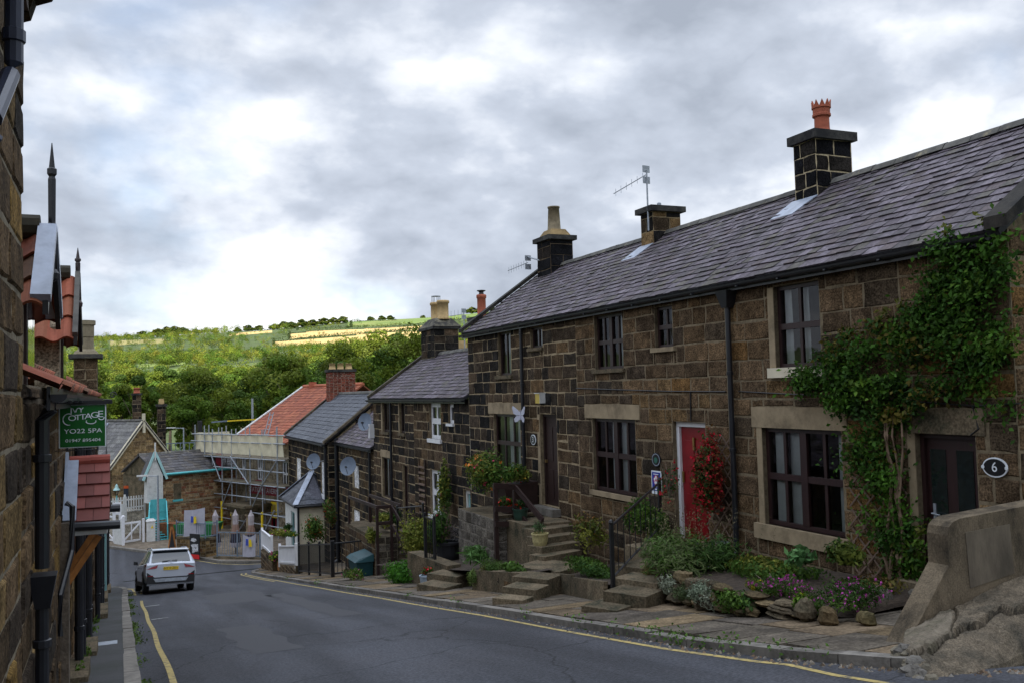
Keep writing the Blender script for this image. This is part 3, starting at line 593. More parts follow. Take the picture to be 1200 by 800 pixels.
# porch of house D
px0, px1, py0, py1 = 7.7, 8.88, 44.0, 47.9; pz = -5.1
po = MB(); g = zr(45) - .1
fp = F((px0, 0), (0, 1, 0), (-1, 0, 0)); fq = F((px0, py0), (1, 0, 0), (0, -1, 0))
w = facade('porch_wall', fp, py0, py1, g - .4, pz, [(45.2, -7.4, 46.2, -5.6)], parent=hd, seed=3, mats=[mWHT2, mWHT2], pal=[((1, 1, 1), 1)], mort=(1, 1, 1), proud=(.0, .003))
mb = MB(); fq.box(mb, .0, g - .4, px1 - px0, pz, -.12, .0); mb.build('porch_end_wall', mCREAM, hd)
win(hd, fp, (45.2, -7.4, 46.2, -5.6), 1, 2, mat=mTEAL, t=.1)
mb = MB(); rr = random.Random(4); a, b, c_, d_ = V((px0 - .2, py0 - .2, pz)), V((px0 - .2, py1 + .2, pz)), V((px1, py1 + .2, pz)), V((px1, py0 - .2, pz)); ap = V((px1, (py0 + py1) / 2, pz + 1.15)); ap0 = V((px0 + 1.0, (py0 + py1) / 2, pz + 1.35))
for tri in ((a, b, ap0), (d_, a, ap0, ap), (b, c_, ap, ap0)):
    mb.col = (.10, .10, .12); mb.q(*tri)
def tri_slates(e0, e1, t0, t1, k):
    n = (e1 - e0).cross(t0 - e0).normalized(); n = n if n.z > 0 else -n
    for i in range(k):
        f0, f1 = i / k, (i + 1) / k; p0, p1 = e0.lerp(t0, f0), e1.lerp(t1, f0); q0, q1 = e0.lerp(t0, f1), e1.lerp(t1, f1); m = max(1, int((p1 - p0).length / .35))
        for j in range(m):
            mb.col = shade(rr.choice(PAL_SLATE2), rr.uniform(.7, 1.2)); mb.q(p0.lerp(p1, j / m + .01) + n * .03, p0.lerp(p1, (j + .97) / m) + n * .03, q0.lerp(q1, (j + .97) / m) + n * .01, q0.lerp(q1, j / m + .01) + n * .01)
tri_slates(a, b, ap0, ap0, 7); tri_slates(d_, a, ap, ap0, 7); tri_slates(b, c_, ap0, ap, 7)
pr = mb.build('porch_roof', mSLATE, hd)
mb = MB()
for p, q in ((a, ap0), (b, ap0), (ap0, ap)): mb.bar(p + V((0, 0, .04)), q + V((0, 0, .05)), .26, .03)
mb.build('lead_hips', mLEAD, pr)
mb = MB()
for p, q in ((a, b), (a, d_)): mb.tube([p + V((0, 0, -.06)), q + V((0, 0, -.06))], .07, 8)
mb.tube([(px0 - .05, py0 - .08, pz - .1), (px0 - .05, py0 - .08, g)], .05, 8); mb.build('porch_gutter', mPIPE, hd)
# ================================================================ left-hand side
LX = -.56; FL = F((LX, 0), (0, 1, 0), (1, 0, 0))
PAL_LEFT = [((.15, .10, .055), 4), ((.10, .07, .042), 3), ((.20, .135, .06), 3), ((.07, .054, .04), 3), ((.05, .042, .034), 2), ((.24, .15, .05), 1)]
l0 = T('corner_house', 'tall lichened stone house wall with a black gutter above, nearest on the narrow pavement', 'house', (LX - 2, 3, pv(3)))
facade('wall', FL, -2.5, 6.41, -2.9, 2.5, pal=PAL_LEFT, parent=l0, seed=201, mort=(.22, .19, .14), course=(.27, .33), blen=(.4, .8))
fl = F((LX, 6.41), (-1, 0, 0), (0, 1, 0)); facade('end_wall', fl, 0, 4.5, -.5, 2.5, pal=PAL_LEFT, parent=l0, seed=202, mort=(.22, .19, .14))
mb = MB(); mb.col = (.1, .08, .07); mb.box((LX - .02, -2.5, 2.42), (LX + .05, 6.38, 2.62)); mb.prism([(LX + .17, -2.6, 2.70), (LX - 4, -2.6, 5.4), (LX - 4, -2.6, 5.3), (LX + .17, -2.6, 2.62)], (0, 9.05, 0)); mb.prism([(LX, 6.2, 2.5), (LX - 4, 6.2, 2.5), (LX - 4, 6.2, 5.25)], (0, .2, 0)); mb.build('roof', mSLATE, l0)
mb = MB(); mb.col = (.3, .25, .2); mb.prism([(LX, 6.3, 2.40), (LX + .05, 6.3, 2.42), (LX + .08, 6.3, 2.52), (LX + .17, 6.3, 2.56), (LX + .24, 6.3, 2.70), (LX + .24, 6.3, 2.76), (LX, 6.3, 2.76)], (0, .16, 0)); mb.build('kneeler_stone', mSTEP, l0, bevel=.02)
gutter(l0, LX + .115, -2.5, 6.15, 2.56, r=.06)
mb = MB(); mb.tube([(LX + .10, 4.9, 2.5), (LX + .10, 4.9, 1.62), (LX + .09, 4.86, 1.55), (LX + .06, 4.45, 1.22)], .042, 10); mb.lathe((LX + .10, 4.9, 1.72), [(.043, 0), (.052, .005), (.052, .06), (.043, .065)], 10)
mb.box((LX, 4.86, 1.98), (LX + .12, 4.94, 2.0)); mb.tube([(LX + .02, 4.3, 1.15), (LX + .09, 4.36, 1.10)], .03, 8); mb.build('downpipe', M('blue black pipe', (.02, .025, .045), .35, .2, 5, attr=False), l0)

l1 = T('dormer_cottage', 'low stone cottage with red pantile eaves and two steep gabled dormers with spiked finials', 'house', (LX - 2, 10, pv(10)))
facade('wall', FL, 6.41, 20.5, -4.8, .12, [(10.45, -3.0, 11.35, -1.15)], pal=PAL_LEFT, pal2=PAL_MID, parent=l1, seed=205, mort=(.2, .165, .12), course=(.25, .32), proud=(.004, .03))
mb = MB(); FL.box(mb, 10.45, -3.0, 11.35, -1.15, -.13, -.08); mb.build('door', mBROWN, l1)
def pantiles(name, e0, e1, up, n, par, tile=.24, row=.3, seed=0):
    e0, e1, up, n = V(e0), V(e1), V(up), V(n).normalized(); L = (e1 - e0).length; U = (e1 - e0) / L; H = up.length; W = up / H; k = max(1, round(H / row)); rr = random.Random(seed); mb = MB(); m = max(1, round(L / tile))
    for i in range(k):
        for j in range(m):
            mb.col = shade(rr.choice([(.36, .10, .05), (.40, .13, .06), (.30, .09, .05), (.2, .1, .05)]), rr.uniform(.7, 1.15)); rows = []
            for (h, lift) in ((i * H / k - .03, .035), ((i + 1) * H / k, .0)):
                rows.append([e0 + U * (L / m * (j + t / 8)) + W * h + n * (lift + .035 * math.sin(2 * PI * t / 8)) for t in range(9)])
            mb.grid(rows); mb.grid([rows[0], [p - n * .022 for p in rows[0]]])
    return mb.build(name, mPANT, par, smooth=False)
def dormer(yc, hw, xf, ze, za, finial_h, tint, back=1.6, v0=.07, vw=.12):
    """wall dormer facing the street: front plane at x = xf, ridge running back into the roof"""
    fr = F((xf, yc), (0, 1, 0), (1, 0, 0))
    mb = MB(); mb.col = (.30, .24, .17); mb.prism([(xf, yc - hw, .0), (xf, yc + hw, .0), (xf, yc + hw, ze), (xf, yc, za - .08), (xf, yc - hw, ze)], (-back, 0, 0)); d = mb.build('dormer', mSTONE, l1)
    for s in (-1, 1):
        n = V((0, s * (za - ze), hw)).normalized(); e = hw + .13; ez = ze - .13 * (za - ze) / hw
        p = pantiles('dormer_pantiles', (xf + .14, yc + s * e, ez), (xf - back, yc + s * e, ez), (0, -s * e, za - ez), n, d, seed=int(yc * 3 + s))
        mb = MB(); a = V((xf + v0, yc + s * e, ez)); b = V((xf + v0, yc, za)); mb.prism([a + n * .03, b + n * .03, b + n * .095, a + n * .095], (vw, 0, 0)); mb.build('lead_verge', mLEAD if tint else mDRIDGE, d)
        mb = MB(); a = V((xf + .14, yc + s * (e + .03), ez - .06)); b = V((xf + .14, yc, za + .0)); mb.prism([a, b, b + V((0, 0, .1)), a + V((0, 0, .1))], (.035, 0, 0)); mb.build('barge_board', mBLACK, d)
    mb = MB(); mb.col = (.35, .32, .22)
    mb.tube([(xf + .08, yc, za + .05), (xf - back, yc, za + .05)], .09, 10); mb.build('ridge_tile', mDRIDGE, d)
    mb = MB(); x, z = xf + .155, za - .28; h = finial_h
    mb.lathe((x, yc, z), [(.02, -.06), (.045, -.04), (.05, 0), (.03, .03)], 8); mb.lathe((x, yc, z), [(.022, .03), (.026, h * .72), (.02, h * .74), (.032, h * .76), (.032, h * .80), (.02, h * .81), (.003, h)], 4); mb.build('finial', M('iron finial', (.016, .016, .02) if tint else (.05, .035, .035), .4, .3, 6, attr=False), d)
    mb = MB(); fr.box(mb, -.3, .05, .3, ze + .1, .0, .02); w = mb.build('window', mBROWN, d); mb = MB(); fr.box(mb, -.25, .1, .25, ze + .05, .021, .024); mb.build('pane', mGLASS, w)
dormer(7.35, .52, -.60, .74, 1.20, .95, True); dormer(11.3, .58, -.58, .78, 1.37, .62, False, v0=.13, vw=.05)
for (a, b) in ((6.45, 6.8), (8.0, 10.55), (12.1, 20.5)): pantiles('eaves_pantiles', (LX + .17, a, .10), (LX + .17, b, .10), (-1.6, 0, .95), (.95, 0, 1.6), l1, seed=int(a))
gutter(l1, LX + .2, 6.5, 20.4, .05, r=.055)
mb = MB(); mb.tube([(LX + .13, 6.95, .02), (LX + .13, 6.95, -.05), (LX + .08, 6.95, -.12), (LX + .08, 6.95, -1.1)], .045, 10); mb.hexa([(LX + .04, 6.9, -1.36), (LX + .13, 6.9, -1.36), (LX + .13, 7.0, -1.36), (LX + .04, 7.0, -1.36), (LX + .0, 6.85, -1.14), (LX + .17, 6.85, -1.14), (LX + .17, 7.05, -1.14), (LX + .0, 7.05, -1.14)])
mb.tube([(LX + .08, 6.95, -1.35), (LX + .08, 6.95, pv(6.95))], .042, 10)
for z in (-.4, -1.62, -2.3): mb.lathe((LX + .08, 6.95, z), [(.046, 0), (.058, .005), (.058, .05), (.046, .055)], 10)
mb.build('downpipe', mPIPE, l1)
for yy, r in ((12.4, .05), (13.6, .04), (15.9, .05), (17.0, .03)): pipe(l1, LX + .10, yy, pv(yy) + .02, .0, r=r, shoe=False)
mb = MB(); FL.box(mb, 10.2, pv(10.3), 10.4, -1.2, 0, .09); mb.build('timber_post', mBARK, l1)
for a, w in ((11.6, .22), (14.4, .25)):
    mb = MB(); FL.box(mb, a, pv(a) - .2, a + .9, pv(a) + .06, 0, w); mb.build('doorstep', mSTEP, l1, bevel=.015)
# canopy over the door
cy, cz, ce, cx = 11.1, -.66, -1.22, -.10
mb = MB(); rr = random.Random(9)
for s in (-1, 1):
    e0, e1, up = V((LX + .08, cy + s * .72, ce)), V((cx, cy + s * .72, ce)), V((0, -s * .72, cz - ce)); n = V((0, s * (cz - ce), .72)).normalized()
    mb.col = (.08, .03, .025); mb.prism([e0, e1, e1 + up, e0 + up], -n * .03)
    for i in range(5):
        for j in range(3):
            a, b = (j + (i % 2) * .5 - .5) / 2.5, (j + .97 + (i % 2) * .5 - .5) / 2.5; a, b = max(0, a), min(1, b); mb.col = shade((.18, .052, .042), rr.uniform(.75, 1.25))
            if b > a: mb.q(e0.lerp(e1, a) + up * (i / 5 - .01) + n * .03, e0.lerp(e1, b) + up * (i / 5 - .01) + n * .03, e0.lerp(e1, b) + up * ((i + 1) / 5) + n * .008, e0.lerp(e1, a) + up * ((i + 1) / 5) + n * .008); mb.q(e0.lerp(e1, a) + up * (i / 5 - .01) + n * .03, e0.lerp(e1, b) + up * (i / 5 - .01) + n * .03, e0.lerp(e1, b) + up * (i / 5 - .01), e0.lerp(e1, a) + up * (i / 5 - .01))
cp = mb.build('door_canopy', mTILER, l1)
mb = MB(); mb.col = (.3, .07, .05); mb.tube([(LX + .06, cy, cz + .02), (LX + .26, cy, cz + .02)], .055, 10); mb.tube([(LX + .262, cy, cz + .024), (cx - .0, cy, cz + .024)], .055, 10); mb.build('ridge_tile', mTILER, cp)
mb = MB(); mb.prism([(LX + .02, cy - .76, ce - .02), (LX + .02, cy, cz + .12), (LX + .02, cy + .76, ce - .02)], (.03, 0, 0)); n = V((0, -(cz - ce), .72)).normalized(); a = V((LX + .02, cy - .74, ce + .0)); mb.prism([a + n * .035, a + n * .035 + V((.13, 0, 0)), a + n * .035 + V((.13, .72, cz - ce)), a + n * .035 + V((0, .72, cz - ce))], n * .01); mb.build('lead_apron', mLEAD, cp)
mb = MB()
for s in (-1, 1): mb.box((LX, cy + s * .70 - .02, ce - .13), (cx - .03, cy + s * .70 + .02, ce - .02))
mb.box((cx - .06, cy - .7, ce - .13), (cx - .02, cy + .7, ce - .02)); mb.build('fascia', mWHT2, cp)
for s in (-1, 1): mb = MB(); mb.tube([(LX, cy + s * .79, ce - .03), (cx + .1, cy + s * .79, ce - .04)], .045, 8); mb.build('canopy_gutter', mPIPE, cp)
for s in (-1, 1): mb = MB(); yy = cy + s * .62; mb.bar((LX + .05, yy, ce - .72), (LX + .05, yy, ce - .14), .07, .07); mb.bar((LX + .06, yy, ce - .62), (cx - .1, yy, ce - .16), .06, .06); mb.build('canopy_bracket', mORTIM, cp)
mb = MB(); mb.tube([(LX + .06, cy - .85, ce + .22), (LX + .12, cy - .85, ce + .18), (LX + .12, cy - .9, ce - .25), (LX + .03, cy - 1.2, ce - .62), (LX + .03, cy - 1.2, ce - 1.0)], .028, 8); mb.build('waste_pipe', mPIPE, l1)

l2 = T('corner_house', 'far stone house at the foot of the narrow pavement with a tall pale chimney', 'house', (LX - 2, 30, pv(30)))
facade('wall', FL, 20.5, 40.2, -8.2, -2.6, pal=PAL_MID, parent=l2, seed=207, mort=(.2, .165, .12), course=(.25, .32), proud=(.004, .05))
fl = F((LX, 40.2), (-1, 0, 0), (0, 1, 0)); facade('end_wall', fl, 0, 5, -8.4, -2.6, pal=PAL_MID, parent=l2, seed=208, mort=(.2, .165, .12))
roof(l2, (LX + .1, 40.3, -2.6), (LX + .1, 20.45, -2.6), (LX - 2.6, 40.3, -.9), (LX - 2.6, 20.45, -.9), PAL_SLATE, 209)
gutter(l2, LX + .14, 20.5, 40.2, -2.65)
for yy, r in ((21.3, .05), (24.5, .045), (27, .05), (32, .05), (36, .045), (39.5, .05)): pipe(l2, LX + .12, yy, pv(yy) + .02, -2.7, r=r, shoe=False)
for a, w in ((22, .3), (29, .22), (35, .25)):
    mb = MB(); FL.box(mb, a, pv(a) - .3, a + 1.2, pv(a) + .1, 0, w); mb.build('doorstep', mSTEP, l2, bevel=.015)
mb = MB(); FL.box(mb, 30.5, -7, 32, -3.6, 0, .16); mb.build('bay_panel', mTEAL, l2)
c = chimney(l2, -1.22, -.60, 29.5, 30.4, -1.9, 1.25, cap=.12, over=.14, seed=210, pal=PAL_MID, capm=mDRIDGE)
mb = MB(); mb.col = (1.2, 1.1, .9); mb.lathe((-.91, 29.95, 1.37), [(.36, 0), (.3, .1), (.22, .16), (.2, .5), (.22, .52), (.22, .85), (.26, .87), (.26, 1.0), (.15, 1.0)], 12); mb.build('chimney_pot', M('old buff pot', (.24, .2, .13), .9, .3, 5, attr=False), c)
mb = MB(); mb.col = (.22, .21, .19); mb.box((-2.6, 29.2, -2), (-1.225, 30.8, .3)); mb.build('party_wall_coping', mSTONE, l2)

# ---- hanging sign
sy = 9.15; FS = F((0, sy), (1, 0, 0), (0, -1, 0))
sg = T('hanging_sign', 'green and white hanging sign lettered IVY COTTAGE above the red tiled canopy', 'sign', (-.3, sy, -.3))
mGRN = M('sign green', (.004, .10, .012), .35, .1, 5, attr=False); mSWH = M('sign white', (.72, .76, .8), .4, .05, 5, attr=False)
mb = MB(); FS.box(mb, -.490, -.468, -.142, -.028, -.015, .0); mb.build('frame', mSWH, sg)
mb = MB(); FS.box(mb, -.481, -.459, -.151, -.037, -.018, .004); mb.build('board', mGRN, sg)
mb = MB(); FS.box(mb, -.565, -.029, -.095, .008, -.03, .02); mb.build('bracket_arm', mBLACK, sg); mb = MB(); mb.tube([(-.56, sy, -.494), (-.14, sy, -.492)], .004, 5); FS.box(mb, -.436, -.50, -.421, -.466, -.01, .01); FS.box(mb, -.215, -.50, -.200, -.466, -.01, .01); mb.build('stay_bar', mBLACK, sg)
for ch, u, z, s in (('I', -.4, -.093, .085), ('V', -.372, -.092, .07), ('Y', -.328, -.088, .07), ('O', -.393, -.168, .078), ('T', -.352, -.163, .078), ('T', -.315, -.158, .078), ('A', -.275, -.153, .085), ('G', -.228, -.142, .085), ('E', -.185, -.135, .095)):
    put_text('letter', ch, FS, u, z, .0055, s, mSWH, sg)
def arc(u, z, r, a0, a1, k=14, rz=None): return [FS.p(u + r * math.cos(math.radians(a0 + (a1 - a0) * i / k)), z + (rz or r) * math.sin(math.radians(a0 + (a1 - a0) * i / k)), .006) for i in range(k + 1)]
mb = MB()
for pts in (arc(-.418, -.178, .042, 60, 285, rz=.058), arc(-.255, -.206, .036, 150, 380, rz=.024), arc(-.178, -.172, .02, 180, 380), arc(-.345, -.1, .02, 40, 190, rz=.035)): mb.tube(pts, .0045, 5)
mb.build('swash', mSWH, sg)
sg.scale = (1.11, 1, .875); sg.location = (-.289, sy, -.263); put_text('postcode', 'YO22 5PA', FS, -.313, -.302, .0055, .064, mSWH, sg); put_text('telephone', '01947 895404', FS, -.313, -.396, .0055, .045, mSWH, sg)
ib = T('iron_bracket', 'thin scrolled iron bracket with a drop rod on the far left-hand house', 'bracket', (-.4, 24, -.2))
mb = MB(); sp = [(-.15 + .08 * (1 - i / 16) * math.cos(i * .6), 24, .13 + .09 * (1 - i / 16) * math.sin(i * .6)) for i in range(15)]; mb.tube(sp, .012, 5); mb.tube([(-.56, 24, .05), (-.18, 24, .02)], .013, 5); mb.tube([(-.30, 24, .04), (-.30, 24, -1.25)], .01, 5); mb.tube([(-.56, 24, -2.7), (-.56, 24, .1)], .015, 5); mb.build('iron_bar', mBLACK, ib)

# ================================================================ ground, road, pavements
def sheet(name, xs_of_y, ys, zf, mat, k=8, dz=0):
    mb = MB(); rows = []
    for y in ys:
        a, b = xs_of_y(y); rows.append([V((a + (b - a) * j / k, y, zf(y) + dz)) for j in range(k + 1)])
    mb.grid(rows); return ST(mb.build(name, mat, None, smooth=True))
def interp(y, t): return float(np.interp(y, [a for a, _ in t], [b for _, b in t]))
KR = [(-30, 9.2), (4.6, 9.2), (5.0, 6.9), (5.6, 6.25), (6.1, 6.02), (7.2, 5.75), (8.6, 5.62), (14, 5.62), (25, 5.44), (38, 5.25), (42, 5.25), (43.2, 5.45), (44.2, 6.0), (45, 8.8)]
kr = lambda y: interp(y, KR)
ys = [-28 + i * .8 for i in range(93)]
sheet('road', lambda y: (.12, kr(y) + .06 if y < 44.9 else 15), [y for y in ys if y < 45.2], zr, mASPH, 10)
mb = MB(); mb.grid([[V((x, y, zr(y))) for x in np.linspace(-26, 16, 30)] for y in [45.04 + i * .8 for i in range(16)]]); mb.grid([[V((x, y, zr(y))) for x in np.linspace(-26, .12, 12)] for y in (40.6, 41.5, 42.4, 43.3, 44.2, 45.04)]); ST(mb.build('road', mASPH, None, smooth=True))
def kerb(pts, name, w=.15, h=.11, seg=.9, col=(1, 1, 1), seed=1, side=1, gapz=.0):
    rr = random.Random(seed); mb = MB()
    for (x0, y0), (x1, y1) in zip(pts, pts[1:]):
        L = math.hypot(x1 - x0, y1 - y0); k = max(1, round(L / seg)); d = V((x1 - x0, y1 - y0, 0)) / L; n = V((d.y, -d.x, 0)) * side
        for i in range(k):
            a = V((x0, y0, 0)) + d * (L * i / k + .006); b = V((x0, y0, 0)) + d * (L * (i + 1) / k - .006); mb.col = shade(col, rr.uniform(.8, 1.2)); t = h + rr.uniform(-.008, .008)
            za, zb = zr(a.y), zr(b.y); j = rr.uniform(-.008, .008); p = [a + n * j, b + n * j, b + n * (w), a + n * (w)]
            mb.hexa([V((q.x, q.y, zz - .1)) for q, zz in zip(p, (za, zb, zb, za))] + [V((q.x, q.y, zz + t)) for q, zz in zip(p, (za, zb, zb, za))])
    return ST(mb.build(name, mKERB, None, bevel=.012))
rk = [(kr(y), y) for y in (5.95, 6.1, 6.6, 7.2, 8, 8.6, 11, 14, 18, 22, 25, 30, 34, 38, 42, 42.7, 43.2, 43.8, 44.2, 44.6, 45)]
kerb(rk, 'kerb', w=.16, h=.085, seed=5)
LK = [(-10, .2), (30, .2), (36, .24), (38.5, .2), (39.8, -.05), (40.6, -.6)]; lk = lambda y: interp(y, LK)
kerb([(lk(y), y) for y in (-9, 0, 6, 12, 20, 30, 36, 38.5, 39.2, 39.8, 40.2, 40.6)], 'kerb', w=-.17, h=.115, seed=6, col=(1.15, 1.15, 1.15), seg=.75)
sheet('pavement', lambda y: (LX - .05, lk(y) - .16), [-9 + i * .7 for i in range(71)], pv, mASPH2, 3)
# flagged pavement on the right: real slabs with gaps over a bed
mb = MB(); mb.col = (.45, .42, .36); rows = [[V((x, y, pv(y) - .045)) for x in (kr(y) + .1, 9.6)] for y in [5.97] + [6.2 + i * .5 for i in range(78)]]; mb.grid(rows)
rr = random.Random(66); y = 5.97
while y < 44.6:
    yn = y + rr.uniform(.55, 1.0); x = kr((y + yn) / 2) + .17
    while x < 9.25:
        xn = min(x + rr.uniform(.5, 1.15), 9.3)
        if kr(y) > x + .1 or kr(yn) > x + .1: x = xn; continue
        g = .012; mb.col = shade(rr.choice([(1, 1, 1), (1.15, 1.02, .85), (.85, .85, .85), (1.2, 1.05, .8), (.95, .95, .98)]), rr.uniform(.75, 1.2)); t = [rr.uniform(-.012, .006) for _ in range(4)]
        p = [(x + g, y + g), (xn - g, y + g), (xn - g, yn - g), (x + g, yn - g)]
        top = [V((a, b, pv(b) - .012 + k)) for (a, b), k in zip(p, t)]; bot = [q - V((0, 0, .05)) for q in top]; mb.hexa(bot + top); x = xn
    y = yn
ST(mb.build('pavement', mFLAG, None, bevel=.006))
def line(name, pts, w=.075, mat=mYELL, dz=.004):
    mb = MB(); rows = []
    for i, (x, y) in enumerate(pts):
        a = pts[max(i - 1, 0)]; b = pts[min(i + 1, len(pts) - 1)]; d = V((b[0] - a[0], b[1] - a[1], 0)).normalized(); n = V((d.y, -d.x, 0)) * w / 2
        rows.append([V((x, y, zr(y) + dz)) - n, V((x, y, zr(y) + dz)) + n])
    mb.grid(rows); return ST(mb.build(name, mat))
line('yellow_line', [(5.55, 5.6), (5.52, 6.2)] + [(kr(y) - .24 + .012 * math.sin(y), y) for y in np.arange(6.9, 43, .35)])
line('yellow_line', [(kr(y) - .42 + .012 * math.sin(y), y) for y in np.arange(33, 43, .35)], w=.07)
line('yellow_line', [(lk(y) + .35 + .012 * math.sin(y * 1.1), y) for y in np.arange(-6, 30, .35)])
line('yellow_line', [(lk(y) + .22, y) for y in np.arange(33.5, 38.6, .3)] + [(.1, 39.3), (-.2, 40.2)], w=.08); line('yellow_line', [(lk(y) + .42, y) for y in np.arange(34, 38.6, .3)] + [(.35, 39.3), (0, 40.4)], w=.08)
for yy in (21.5, 26.5): mb = MB(); mb.q((.6, yy, zr(yy) + .008), (.95, yy + .07, zr(yy + .07) + .008), (.95, yy + .19, zr(yy + .19) + .008), (.6, yy + .12, zr(yy + .12) + .008)); ST(mb.build('white_mark', mWLINE))
for yy in (15.8,): mb = MB(); mb.box((-.42, yy, pv(yy) - .05), (-.05, yy + .28, pv(yy + .14) + .012)); ST(mb.build('drain_cover', mGALV))
# patched tarmac
mASPH3 = M('tarmac repair', (.042, .042, .047), .8, .25, 90, bump=.003, bscale=150, attr=False)
rr = random.Random(3)
for (x, y, w, l) in ((2.2, 24, 1.5, 5), (3.6, 17, .5, 9), (1.6, 13, .7, 4.5)):
    mb = MB(); k = 14; mb.grid([[V((x + w * a + .05 * math.sin(i * 1.3 + a), y + l * i / k, zr(y + l * i / k) + .003)) for a in (0, .5, 1)] for i in range(k + 1)]); ST(mb.build('road_patch', mASPH3))
# far pavement and kerb by the crossing, pub forecourt
far = [(-9, 62), (-4, 60.5), (-.6, 56.6), (.9, 54.3), (2.4, 52.2), (3.6, 50.2), (4.6, 48.1), (5.6, 47.3), (6.6, 46.9), (9, 46.8), (15, 47)]
kerb(far, 'kerb', w=-.2, h=.12, seed=8, seg=1.0)
mb = MB(); mb.col = (1.2, 1.15, 1.1); up = [(x + .15, y + .16) for x, y in far]
mb.grid([[V((x, y, zr(y) + .105)) for x, y in up], [V((x * .75 + 3, 66, -8.1)) for x, y in up]]); ST(mb.build('pavement', mFLAG, None))
line('yellow_line', [(3.3, 50.3), (4.35, 48.2), (5.4, 47.1), (6.5, 46.65), (9, 46.5)], w=.09)
# grit in the gutter
mb = MB(); rr = random.Random(12)
for i in range(900):
    y = 5.1 + 20 * rr.random() ** 2.2; x = kr(y) - abs(rr.gauss(0, .10)) - .01; r = rr.uniform(.006, .022) * (1.3 if y < 9 else 1); c = rr.uniform(.4, 1.6); mb.col = rr.choice([(c, c * .92, c * .8), (c, c, c), (c * .8, c * .6, c * .45)])
    z = zr(y); p = [V((x + r * math.cos(a) * rr.uniform(.6, 1.2), y + r * math.sin(a) * rr.uniform(.6, 1.2), z)) for a in (0, 1.2, 2.4, 3.7, 5)]; t = V((x, y, z + r * rr.uniform(.6, 1.1)))
    for j in range(5): mb.q(p[j], p[(j + 1) % 5], t)
tag(mb.build('gravel', mKERB), 'loose grit and pebbles lying along the gutter below the right kerb', 'gravel', kind='stuff')

# ---------------------------------------------------------------- terrain
def hz(x, y):
    d = math.hypot(x, y); az = math.degrees(math.atan2(x, y))
    az = max(-20, min(40, az)); k = .755 + .0145 * (az + 2)
    z = float(np.interp(d, [0, 330, 420, 500, 600, 700, 860, 1080, 1250, 1500, 2600], [-9.2, -6, 3, 9, 24, 34, 44, 80, 97, 100, 60]))
    if z > 0: z *= k
    if d > 300: z += (2.2 * math.sin(x * .011 + 1) * math.sin(y * .008) + 1.2 * math.sin(x * .031 + y * .02)) * min(1, (d - 300) / 200)
    return z
def ground_z(x, y):
    d = math.hypot(x, y); near = zr(y) - .5
    if y < -30: near = zr(-30) - .5
    t = min(1, max(0, (d - 75) / 50)); t = t * t * (3 - 2 * t)
    return near * (1 - t) + hz(x, y) * t
def poly_in(x, y, P):
    ins = False; n = len(P)
    for i in range(n):
        x0, y0 = P[i]; x1, y1 = P[(i + 1) % n]
        if (y0 > y) != (y1 > y) and x < (x1 - x0) * (y - y0) / (y1 - y0) + x0: ins = not ins
    return ins
def pol(az, d): return (d * math.sin(math.radians(az)), d * math.cos(math.radians(az)))
def sector(a0, a1, d0, d1, d0b=None, d1b=None): return [pol(a0, d0), pol((a0 + a1) / 2, (d0 + (d0b or d0)) / 2), pol(a1, d0b or d0), pol(a1, d1b or d1), pol((a0 + a1) / 2, (d1 + (d1b or d1)) / 2), pol(a0, d1)]
FIELDS = [(sector(8.6, 18.5, 905, 960, 880, 985), 2), (sector(9.5, 18.5, 975, 1030, 1000, 1065), 2), (sector(13.2, 24, 1085, 1290, 1075, 1300), 1), (sector(10, 13, 1060, 1090), 3), (sector(.6, 4.2, 500, 590, 540, 610), 1), (sector(5.6, 9.6, 545, 600, 560, 640), 3),
          (sector(-.5, 2.4, 1000, 1080, 980, 1080), 4), (sector(8.8, 11, 620, 690, 640, 730), 3), (sector(1.2, 3.3, 640, 670), 1), (sector(4.5, 7.2, 700, 760, 690, 740), 3), (sector(11.5, 14, 580, 620, 600, 650), 1), (sector(6, 8.4, 1060, 1080), 2)]
def field_at(x, y):
    for P, k in FIELDS:
        if poly_in(x, y, P): return k
    return 0
mb = MB(); rings = [0, 3, 8, 14, 20, 27, 34, 41, 48, 55, 62, 70, 80, 95, 115, 140, 170, 210, 260, 320, 380, 420] + list(range(440, 1340, 15)) + [1400, 1500, 1700, 2100, 2600]
angs = sorted({*range(-180, 180, 6), *[-9 + i * .5 for i in range(80)]})
for i in range(len(rings) - 1):
    for j in range(len(angs)):
        a0, a1 = angs[j], angs[(j + 1) % len(angs)] + (360 if j == len(angs) - 1 else 0); am = (a0 + a1) / 2; dm = (rings[i] + rings[i + 1]) / 2
        P = [(*pol(a0, rings[i]),), (*pol(a1, rings[i]),), (*pol(a1, rings[i + 1]),), (*pol(a0, rings[i + 1]),)]
        mb.mi = field_at(*pol(am, dm)) if 400 < dm < 1400 else 0
        if i == 0: P = P[1:]
        mb.q(*[V((x, y, ground_z(x, y))) for x, y in P])
mG = [M('rough grass', (.05, .075, .02), .95, .4, .06, attr=False), M('green pasture', (.105, .16, .03), .95, .25, .02, attr=False, stain=((.2, .21, .06), .012, .5, .7)), M('straw stubble', (.46, .33, .13), .95, .18, .02, attr=False, stain=((.34, .27, .10), .006, .5, .7)), M('bracken slope', (.085, .12, .028), .95, .4, .05, attr=False), M('dry heath', (.19, .17, .06), .95, .3, .05, attr=False)]
ST(mb.build('ground', mG, None, smooth=True))

